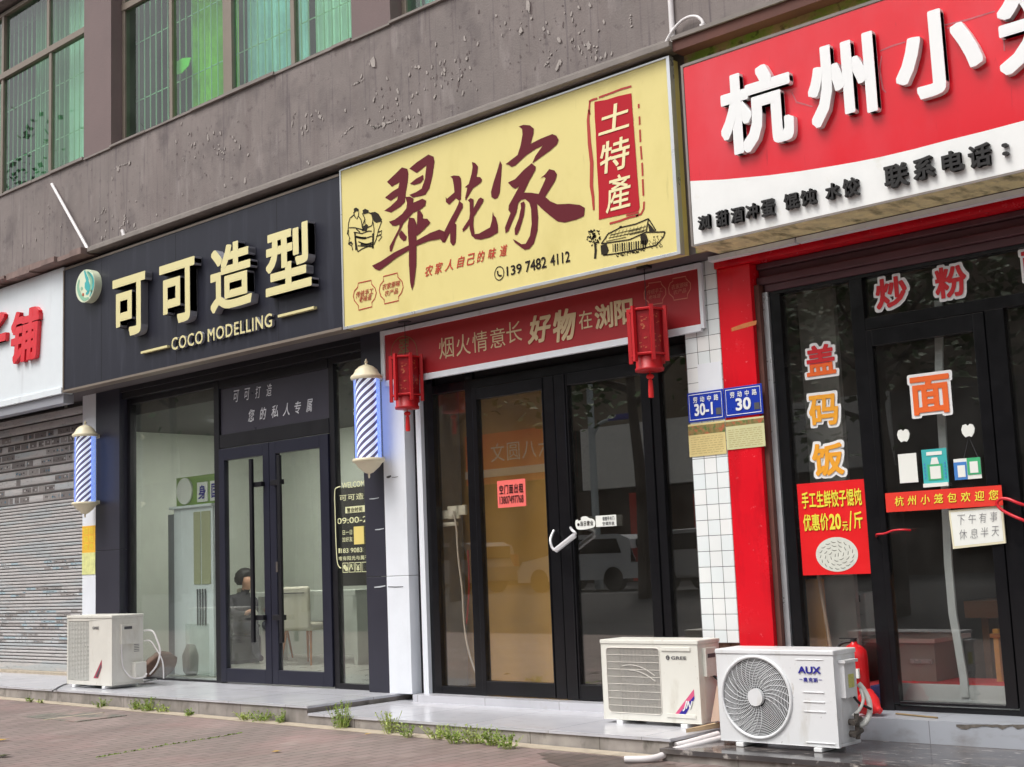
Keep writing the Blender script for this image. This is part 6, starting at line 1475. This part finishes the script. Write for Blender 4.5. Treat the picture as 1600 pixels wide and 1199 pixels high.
def mossy(name, label, pts, n, z, spread, hgt, cat='moss', kind='stuff'):
    mb = MB()
    for k in range(n):
        i = rnd.randrange(len(pts)-1); u = rnd.random(); px = pts[i][0] + (pts[i+1][0]-pts[i][0])*u; py = pts[i][1] + (pts[i+1][1]-pts[i][1])*u
        zz = z if z is not None else zg(G(px, py, -.15)[0]) + .001
        x, y = G(px, py, zz); x += rnd.gauss(0, spread); y += rnd.gauss(0, spread*.6)
        c = Vector((x, y, zz)); l = rnd.uniform(.006, .022)
        d_ = Vector((rnd.uniform(-1, 1), rnd.uniform(-1, 1), rnd.uniform(.2, 1.2)*hgt)).normalized()*l; s_ = d_.cross(Vector((rnd.uniform(-1,1), rnd.uniform(-1,1), .3))).normalized()*l*.4
        mb.add([c, c + d_*.5 + s_, c + d_, c + d_*.5 - s_], [(0,1,2,3)])
    return mb.build(name, M['leaf'], label=label, category=cat, kind=kind)
mossy('ground_moss', 'green moss and tiny weeds at the foot of the dark granite slab', [(1080, 1180), (1110, 1176), (1150, 1184), (1190, 1190)], 700, -.165, .05, 1.0)
mossy('joint_moss', 'thin line of moss growing in a paving joint', [(150, 1184), (190, 1177), (270, 1163), (340, 1152), (378, 1145)], 260, None, .006, .2)
def fallen(label, px, py, l, m, ang, z=None):
    x, y = G(px, py, -.15); zz = zg(x) + .006; x, y = G(px, py, zz)
    mb = MB(); c, s_ = math.cos(ang), math.sin(ang)
    def T(a, b, h): return (x + l*(a*c - b*s_), y + l*(a*s_ + b*c), zz + h*l)
    mb.add([T(-1,0,.0), T(-.4,.42,.12), T(.3,.4,.1), T(1,0,.25), T(.3,-.4,.12), T(-.4,-.42,.05), T(0,0,.0), T(-1.5,0,.02)], [(0,6,1),(1,6,2),(2,6,3),(3,6,4),(4,6,5),(5,6,0)])
    mb.build('fallen_leaf', m, label=label, category='leaf', group='fallen leaves on the paving')
fallen('curled yellow fallen leaf on the paving before the salon pillar', 433, 1174.5, .045, M['dry'], .5)
fallen('small yellow leaf scrap on the paving near the weeds', 575, 1147, .03, M['dry'], 1.2)
fallen('dry yellow leaf at the left edge of the paving', 4, 1157, .07, M['dry'], .8)
fallen('dark green fallen leaf at the lower left corner of the paving', 6, 1182, .08, mat('old_leaf', rgb(62, 66, 30), .7), .3)

# ================================================================== SALON INTERIOR
mb = MB(); Yk = .45; xa, xb = FX(272, 900, Yk), FX(302, 900, Yk)
cab = thing('display_cabinet', 'tall white cabinet standing behind the left salon window', 'cabinet', ((xa+xb)/2, Yk + .2, .002))
zc = FZ(288, 795, Yk)
mb.box(xa, xb + .38, Yk, Yk + .14, .002, zc); mb.build('body', M['whitesign'], cab, bevel=.006)
mb = MB(); mb.box(xa - .06, xb + .40, Yk - .03, Yk + .16, zc, zc + .03); mb.build('top', M['whitesign'], cab, bevel=.006)
mb = MB(); mb.box(xa - .16, xa - .004, Yk + .03, Yk + .14, .002, zc - .05); mb.build('side_panel', mat('grey_panel', rgb(128, 134, 140), .4), cab)
mb = MB(); mb.box(xb + .02, xb + .15, Yk - .006, Yk - .001, 1.0, zc - .05, 0); mb.box(xb + .17, xb + .34, Yk - .006, Yk - .001, 1.0, zc - .05, 0)
for k in range(4): mb.box(xb + .08 + .05*k, xb + .10 + .05*k, Yk - .012, Yk - .008, .55, .95, 1)
mb.build('door_panel', [mat('olive_panel', rgb(168, 170, 138), .5), M['greyp']], cab)
sgn = thing('display_sign', 'small green display board with blue characters on top of the white cabinet', 'display sign', (xb, Yk + .05, zc + .03))
xs0, xs1 = FX(276, 790, Yk + .04), FX(338, 775, Yk + .04)
MB().box(xs0, xs1, Yk + .04, Yk + .07, zc + .031, zc + .36).build('board', mat('leaf_green_board', rgb(128, 160, 84), .5), sgn)
mb = MB(); mb.disc(xs0 + .18, zc + .2, .15, Yk + .02, Yk + .039, 20)
for k in range(2): mb.box(xs0 + .42 + .25*k, xs0 + .62 + .25*k, Yk + .03, Yk + .039, zc + .06, zc + .28)
mb.build('white_panel', M['paper_white'], sgn)
mb = MB()
for k, ch in enumerate('身国'): mb.fit(ch, xs0 + .45 + .25*k, xs0 + .59 + .25*k, zc + .09, zc + .25, Yk + .027, offset=.02)
mb.build('lettering', M['bluelogo'], sgn)
xg, zg0 = FX(300, 1000, .3), .02
mb = MB(); mb.box(FX(290, 1000, .25), FX(326, 1000, .25), .25, .256, .03, FZ(305, 975, .25)); 
g_ = mb.build('glass_screen', M['shopglass'], label='low clear glass panel standing on the floor by the white cabinet', category='glass panel')
mb = MB(); mb.lathe(FX(310, 1000, .55), .55, [(.14, .004), (.17, .05), (.18, .22), (.13, .34), (.05, .36)], 20); mb.build('storage_pot', mat('grey_pot', rgb(116, 118, 116), .5, var=.15), smooth=True, label='rounded grey pot on the floor behind the low glass panel', category='pot')
def salon_chair(label, x, y, rz, m=None):
    t = thing('salon_chair', label, 'chair', (x, y, .002), 'white salon chairs'); t.rotation_euler = (0, 0, 0)
    c, s_ = math.cos(rz), math.sin(rz)
    def T(mb):
        for v in mb.v: dx, dy = v.x, v.y; v.x = x + dx*c - dy*s_; v.y = y + dx*s_ + dy*c
        return mb
    T(MB().box(-.25, .25, -.24, .26, .40, .49)).build('seat', m or M['leather'], t, bevel=.03)
    mb = MB(); mb.box(-.25, .25, -.30, -.24, .42, .92); T(mb).build('backrest', m or M['leather'], t, bevel=.025)
    for (sx, sy) in ((-1, -1), (1, -1), (1, 1), (-1, 1)):
        mb = MB(); mb.tube([(sx*.19, sy*.19, .40), (sx*.24, sy*.25, .0)], .018, 8, r1=.012); 
        for v in mb.v: v.z += .002
        T(mb).build('leg', M['wood'], t)
    mb = MB(); mb.box(-.2, .2, -.31, -.302, .84, .85); T(mb).build('back_handle', M['greyp'], t)
cx_, cy_ = G(484, 1037, .0)
salon_chair('white leather salon chair seen through the right salon door leaf', cx_, cy_, math.radians(10))
cx_, cy_ = G(400, 1032, .0)
salon_chair('white leather salon chair seen through the left salon door leaf', cx_ + .1, cy_ + .1, math.radians(-60))
# dressing table and mirror
xt = FX(492, 900, 1.9)
tb = thing('dressing_table', 'pale dressing table with a dark framed mirror at the back of the salon', 'table', (xt, 2.4, .002))
mb = MB(); mb.box(xt - 1.4, xt + .6, 2.0, 2.5, .80, .86); mb.build('table_top', M['roomwhite'], tb, bevel=.004)
mb = MB(); mb.box(xt - 1.3, xt - 1.24, 2.05, 2.45, .002, .80); mb.build('leg', M['roomwhite'], tb)
mb = MB(); mb.box(xt + .5, xt + .56, 2.05, 2.45, .002, .80); mb.build('leg', M['roomwhite'], tb)
mb = MB(); mb.box(xt - .2, xt + .5, 2.46, 2.5, .9, 2.1); mb.build('mirror', mat('mirror_dark', rgb(60, 58, 58), .15, .4), tb)
# seated person with dark clothes
import mathutils
def skin_body(name, joints, edges, parent=None):
    me = bpy.data.meshes.new(name); me.from_pydata([j[0] for j in joints], edges, []); ob = bpy.data.objects.new(name, me); COL.objects.link(ob)
    ob.modifiers.new('skin', 'SKIN'); ob.modifiers.new('sub', 'SUBSURF').levels = 2
    if not me.skin_vertices:
        bpy.context.view_layer.objects.active = ob
        import bmesh as _b
        bm = _b.new(); bm.from_mesh(me); bm.verts.layers.skin.verify(); bm.to_mesh(me); bm.free()
    for i, j in enumerate(joints): me.skin_vertices[0].data[i].radius = (j[1], j[1] if len(j) < 3 else j[2]); me.skin_vertices[0].data[i].use_root = (i == 0)
    ev = ob.evaluated_get(bpy.context.evaluated_depsgraph_get()); m2 = bpy.data.meshes.new_from_object(ev)
    bpy.data.objects.remove(ob)
    o = bpy.data.objects.new(name, m2); COL.objects.link(o); return o
pX, pY = FX(377, 930, 2.0), 2.0
def J(x, y, z, *r): return ((pX + x, pY + y, z), *r)
js = [J(0,0,.42,.13,.11), J(.02,0,.58,.14,.10), J(.05,0,.76,.15,.10), J(.08,0,.86,.06), J(.11,0,.93,.05), J(.13,0,1.0,.085,.075), J(.12,0,1.08,.07,.065),
      J(-.02,-.17,.80,.055), J(.10,-.23,.62,.045), J(.28,-.16,.60,.036), J(.36,-.12,.64,.025), J(.42,-.10,.66,.018),
      J(-.02,.17,.80,.055), J(.10,.23,.62,.045), J(.28,.16,.60,.036), J(.36,.10,.64,.025), J(.42,.08,.66,.018),
      J(.05,-.10,.42,.085), J(.42,-.12,.46,.065), J(.46,-.12,.10,.045), J(.58,-.12,.05,.035),
      J(.05,.10,.42,.085), J(.42,.12,.46,.065), J(.46,.12,.10,.045), J(.58,.12,.05,.035)]
es = [(0,1),(1,2),(2,3),(3,4),(4,5),(5,6),(2,7),(7,8),(8,9),(9,10),(10,11),(2,12),(12,13),(13,14),(14,15),(15,16),(0,17),(17,18),(18,19),(19,20),(0,21),(21,22),(22,23),(23,24)]
per = skin_body('person', js, es)
for mt in (M['cloth_dark'], M['skin'], M['denim']): per.data.materials.append(mt)
for pl in per.data.polygons:
    c = pl.center; dx = c.x - pX
    pl.material_index = 1 if (c.z > .90 or (dx > .31 and .55 < c.z < .75)) else (2 if c.z < .5 else 0); pl.use_smooth = True
per['label'] = 'person in dark clothes sitting inside the salon behind the left door leaf'; per['category'] = 'person'
mb = MB()
vs_ = []; fs = []
for j in range(7):
    e = math.radians(-42 + 132*j/6)
    for i in range(16):
        a = 2*math.pi*i/16; q = 1 + .08*math.sin(5*a)
        q *= 1 + .10*math.sin(9*a + 3*j); dn = .0 if math.cos(a) < .45 or j > 2 else .055; vs_.append((pX + .085 + .13*q*math.cos(e)*math.cos(a) - dn, pY + .125*q*math.cos(e)*math.sin(a), 1.045 + .13*math.sin(e)))
for j in range(6):
    for i in range(16): fs.append((j*16+i, j*16+(i+1)%16, (j+1)*16+(i+1)%16, (j+1)*16+i))
mb.add(vs_, fs); hair = mb.build('hair', M['hair'], per, smooth=True)
sofa = thing('sofa', 'low black leather seat under the person in the salon', 'seat', (pX, pY, .002))
MB().box(pX - .35, pX + .32, pY - .38, pY + .38, .05, .335).build('seat', M['blackleather'], sofa, bevel=.03)
MB().box(pX - .42, pX - .24, pY - .38, pY + .38, .34, .78).build('backrest', M['blackleather'], sofa, bevel=.03)
for sy in (-1, 1): MB().box(pX - .22, pX + .3, pY + sy*.39 - .05, pY + sy*.39 + .05, .34, .54).build('armrest', M['blackleather'], sofa, bevel=.02)
mb = MB(); mb.box(pX - .3, pX + .28, pY - .3, pY + .3, .002, .05); mb.build('base', M['dark'], sofa)

# ================================================================== NOODLE SHOP INTERIOR
Yt = .55
xt0, xt1 = FX(1296, 998, Yt), FX(1460, 1000, Yt)
zt_ = FZ(1400, 998, Yt)
tb = thing('table', 'brown table with a grey side cupboard inside the noodle shop', 'table', ((xt0+xt1)/2, Yt, .035))
MB().box(xt0, xt1, Yt, Yt + .6, zt_ - .03, zt_).build('table_top', mat('table_top', rgb(220, 196, 190), .2), tb, bevel=.003)
MB().box(xt1 - .35, xt1 - .02, Yt + .03, Yt + .5, .035, zt_ - .03).build('cupboard', mat('cupboard', rgb(150, 144, 138), .6), tb)
MB().box(xt1 - .2, xt1 - .04, Yt + .02, Yt + .03, zt_ - .17, zt_ - .14).build('handle', M['silver'], tb)
MB().box(xt0 + .02, xt0 + .06, Yt + .05, Yt + .5, .035, zt_ - .03).build('leg', M['browndark'], tb)
wd_ = thing('water_dispenser', 'grey white water dispenser on the table behind the left noodle pane', 'water dispenser', (FX(1340, 950, Yt + .3), Yt + .3, zt_))
xa, xb = FX(1320, 950, Yt + .2), FX(1353, 950, Yt + .2); za = FZ(1335, 926, Yt + .2)
mb = MB(); mb.box(xa, xb, Yt + .2, Yt + .45, zt_, za); mb.build('body', mat('dispenser', rgb(232, 236, 240), .4, var=.1), wd_, bevel=.01)
mb = MB(); mb.box(xa + .03, xb - .03, Yt + .192, Yt + .199, (zt_+za)/2, za - .16); mb.build('recess', M['greyp'], wd_)
mb = MB(); mb.box(xb - .07, xb - .04, Yt + .19, Yt + .199, za - .07, za - .02); mb.build('display', M['dark'], wd_)
mb = MB(); xa, xb = FX(1256, 980, .2), FX(1290, 980, .2); mb.box(xa, xb, .2, .225, .036, FZ(1270, 905, .2)); mb.build('wooden_board', mat('light_brown_board', rgb(214, 156, 92), .6, var=.2, vscale=3, stretch=(4, 1, .5)), label='upright brown wooden board behind the left noodle pane', category='board')
mb = MB(); xa, za = F(1279, 900, .12); xb, zb_ = F(1297, 1012, .12); mb.tube([(xa, .12, za), (xb + (xb-xa)*.9, .12, .06)], .012, 8); mb.build('pale_stick', M['cardboard'], label='thin pale stick leaning against the brown board behind the glass', category='stick')
mb = MB(); xa, xb = FX(1361, 1090, .12), FX(1383, 1090, .12); mb.box(xa, xb, .12, .32, .037, FZ(1372, 1072, .12)); mb.build('cardboard_box', M['bluebox'], bevel=.004, label='small blue box on the floor inside by the noodle door', category='box')
mb = MB(); a = G(1412, 1082, .04); b = G(1540, 1066, .04); mb.box(4.0, 5.1, .2, .9, .036, .17); mb.build('bench_pad', mat('red_mat', rgb(230, 70, 80), .8, var=.15), label='low red bench pad on the floor inside the noodle door', category='pad')
mb = MB(); mb.box(4.45, 5.2, .3, .42, .036, .05)
ch = thing('wooden_chair', 'yellowish wooden chair inside the noodle shop at the right', 'chair', (FX(1558, 1040, .7), .8, .036))
xc = FX(1552, 1000, .7)
for (dx, dy) in ((0, 0), (.36, 0), (.36, .36), (0, .36)): 
    MB().box(xc + dx, xc + dx + .035, .7 + dy, .735 + dy, .036, .46 if dy else .52).build('leg', M['woody'], ch)
MB().box(xc - .02, xc + .42, .69, 1.11, .46, .49).build('seat', M['wood'], ch, bevel=.004)
MB().box(xc, xc + .4, 1.06, 1.09, .49, .9).build('backrest', M['wood'], ch, bevel=.004)
mb = MB(); xa = FX(1500, 930, 1.2); mb.box(xa, xa + 1.6, 1.25, 1.7, FZ(1540, 940, 1.2) - .12, FZ(1540, 940, 1.2)); mb.box(xa + .1, xa + .15, 1.3, 1.6, .036, FZ(1540, 940, 1.2) - .12); mb.box(xa + 1.4, xa + 1.45, 1.3, 1.6, .036, FZ(1540, 940, 1.2) - .12)
mb.build('wooden_counter', mat('dark_brown_counter', rgb(120, 78, 44), .5, var=.3, vscale=3), label='brown wooden counter further back inside the noodle shop', category='counter')

# ================================================================== ACROSS THE STREET (seen in the reflections)
op = thing('shop_building', 'pale building across the street seen mirrored in the shop glass', 'building', (-18, -30, .25))
MB().box(-70, 30, -34, -30, 5.9, 13).build('upper_wall', mat('opposite_upper', rgb(120, 108, 92), .8, var=.2, vscale=2), op)
MB().box(-70, -22.9, -34, -30, .25, 5.9).build('ground_floor', M['oppdark'], op)
MB().box(-22.9, 30, -34, -30, .25, 3.6).build('ground_floor', M['oppdark'], op)
MB().box(-22.3, -10, -34, -29.7, 3.62, 5.88).build('white_band', M['oppwall'], op)
MB().box(-10, 30, -34, -29.8, 3.62, 5.88).build('shop_band', mat('opposite_band', rgb(110, 104, 100), .7, var=.2), op)
mb = MB(); mb.box(-28.2, -22.9, -30.2, -29.6, 4.2, 6.15, 0); mb.box(-28.2, -22.9, -29.6, -29.55, 4.45, 4.75, 1); mb.build('red_board', [M['oppred'], M['oppwall']], op)
mb = MB()
for i, chh in enumerate('文圆八六'):     # lettering faces the street (+Y)
    g = glyph(chh); x0 = -23.5 - .82*(3-i)
    mb.add([(x0 - .78*v[0], -29.54, 5.0 + .78*(v[1]+.1)) for v in g[0]], g[1])
mb.build('lettering', M['paper_white'], op)
mb = MB(); mb.box(-20.2, -19.4, -29.9, -29.7, .3, 3.4); mb.box(-17.5, -14.5, -29.9, -29.7, .3, 3.2); mb.build('door', M['redprint'], op)
lp = thing('street_lamp', 'pale street lamp post across the road seen mirrored in the glass', 'street lamp', (-15.6, -22, .25))
mb = MB(); mb.tube([(-15.6, -22, .25), (-15.6, -22, 2.4), (-15.6, -22, 8)], .13, 10, r1=.09); mb.curve([(-15.6, -22, 4.6), (-15.3, -22, 5.0), (-14.8, -22, 5.1)], .05, 8); mb.build('post', M['lamp'], lp)
mb = MB(); mb.box(-14.9, -14.1, -22.1, -21.9, 5.05, 5.2); mb.build('lamp_head', M['bluelogo'], lp)
def car(label, x, y, m, flip=1, L=4.2):
    t = thing('parked_car', label, 'car', (x, y, .25), 'cars parked across the road')
    side = [(-2.1, .35), (-2.12, .75), (-2.0, .95), (-1.85, 1.35), (-1.5, 1.48), (.2, 1.5), (.95, 1.0), (1.9, .85), (2.1, .6), (2.08, .3)]
    mb = MB(); mb.poly([(x + flip*p[0], .25 + p[1]) for p in side], y - .85, 1.7); mb.build('body', m, t, bevel=.06)
    mb = MB()
    for yy in (y - .87, y + .85): mb.poly([(x + flip*p[0], .25 + p[1]) for p in [(-1.6, 1.0), (-1.45, 1.38), (.15, 1.4), (.75, 1.02)]], yy, .02)
    mb.box(x + flip*-2.02, x + flip*-1.90, y - .6, y + .6, 1.25, 1.6); mb.build('window', M['carglass'], t)
    mb = MB()
    for yy in (-.75, .75): mb.box(x + flip*-2.13, x + flip*-1.9, y + yy - .1, y + yy + .1, 1.0, 1.35)
    mb.build('tail_light', M['taillight'], t)
    for dx in (-1.3, 1.3):
        for yy in (y - .87, y + .67):
            mb = MB(); mb.disc(x + dx, .25 + .32, .32, yy, yy + .2, 24); mb.build('wheel', M['tyre'], t)
car('silver hatchback parked across the road, mirrored in the right door leaf', -14.6, -20.6, M['cargray'], -1)
car('white car parked across the road, mirrored at the right edge of the glass', -9.2, -19.0, mat('car_pale', rgb(180, 182, 184), .3, .2), 1)
car('grey car parked across the road further left', -20.3, -20.6, mat('car_grey', rgb(140, 142, 146), .3, .4), -1)
def street_tree(label, x, y, z0, h, rc, n, seed):
    r_ = random.Random(seed)
    t = thing('street_tree', label, 'tree', (x, y, z0), 'street trees behind the viewpoint')
    mb = MB(); mb.curve([(x, y, z0), (x + .05, y, z0 + h*.25), (x - .05, y + .1, z0 + h*.5), (x + .1, y, z0 + h*.8)], .19, 10, r1=.06)
    lf = MB()
    for k in range(9):
        a = r_.uniform(0, 6.28); e = r_.uniform(.2, 1.0); L = rc*r_.uniform(.6, 1.0); b = Vector((x, y, z0 + h*r_.uniform(.4, .65)))
        tip = b + Vector((math.cos(a)*L, math.sin(a)*L, L*e)); mb.tube([b, b.lerp(tip, .5) + Vector((0, 0, .15)), tip], .07, 6, r1=.015)
        for j in range(n):
            c = tip + Vector((r_.gauss(0, rc*.33), r_.gauss(0, rc*.33), r_.gauss(0, rc*.26))); l = r_.uniform(.12, .28)
            d_ = Vector((r_.uniform(-1,1), r_.uniform(-1,1), r_.uniform(-.6,.6))).normalized()*l; s_ = d_.cross(Vector((r_.uniform(-1,1), r_.uniform(-1,1), 1))).normalized()*l*.4
            lf.add([c, c + d_*.5 + s_, c + d_, c + d_*.5 - s_], [(0,1,2,3)])
    mb.build('trunk', M['bark'], t); lf.build('crown', M['leafdark'], t)
street_tree('dark street tree whose trunk is mirrored in the right glass pane', -10.6, -17.5, .0, 11, 2.4, 200, 3)
street_tree('street tree across the road mirrored at the left of the door glass', -17.0, -17.5, .0, 11.5, 2.6, 200, 5)
street_tree('street tree mirrored in the noodle shop glass', -3.2, -15.6, -.2, 8, 3.0, 260, 8)
street_tree('tall street tree mirrored in the upper green windows', -22, -16.5, -.1, 15, 4.5, 260, 11)
street_tree('tall street tree mirrored in the left upper window', -31, -18, 0, 17, 5.0, 260, 13)
street_tree('street tree far right behind the viewpoint', 6, -17, 0, 9, 3.0, 200, 17)
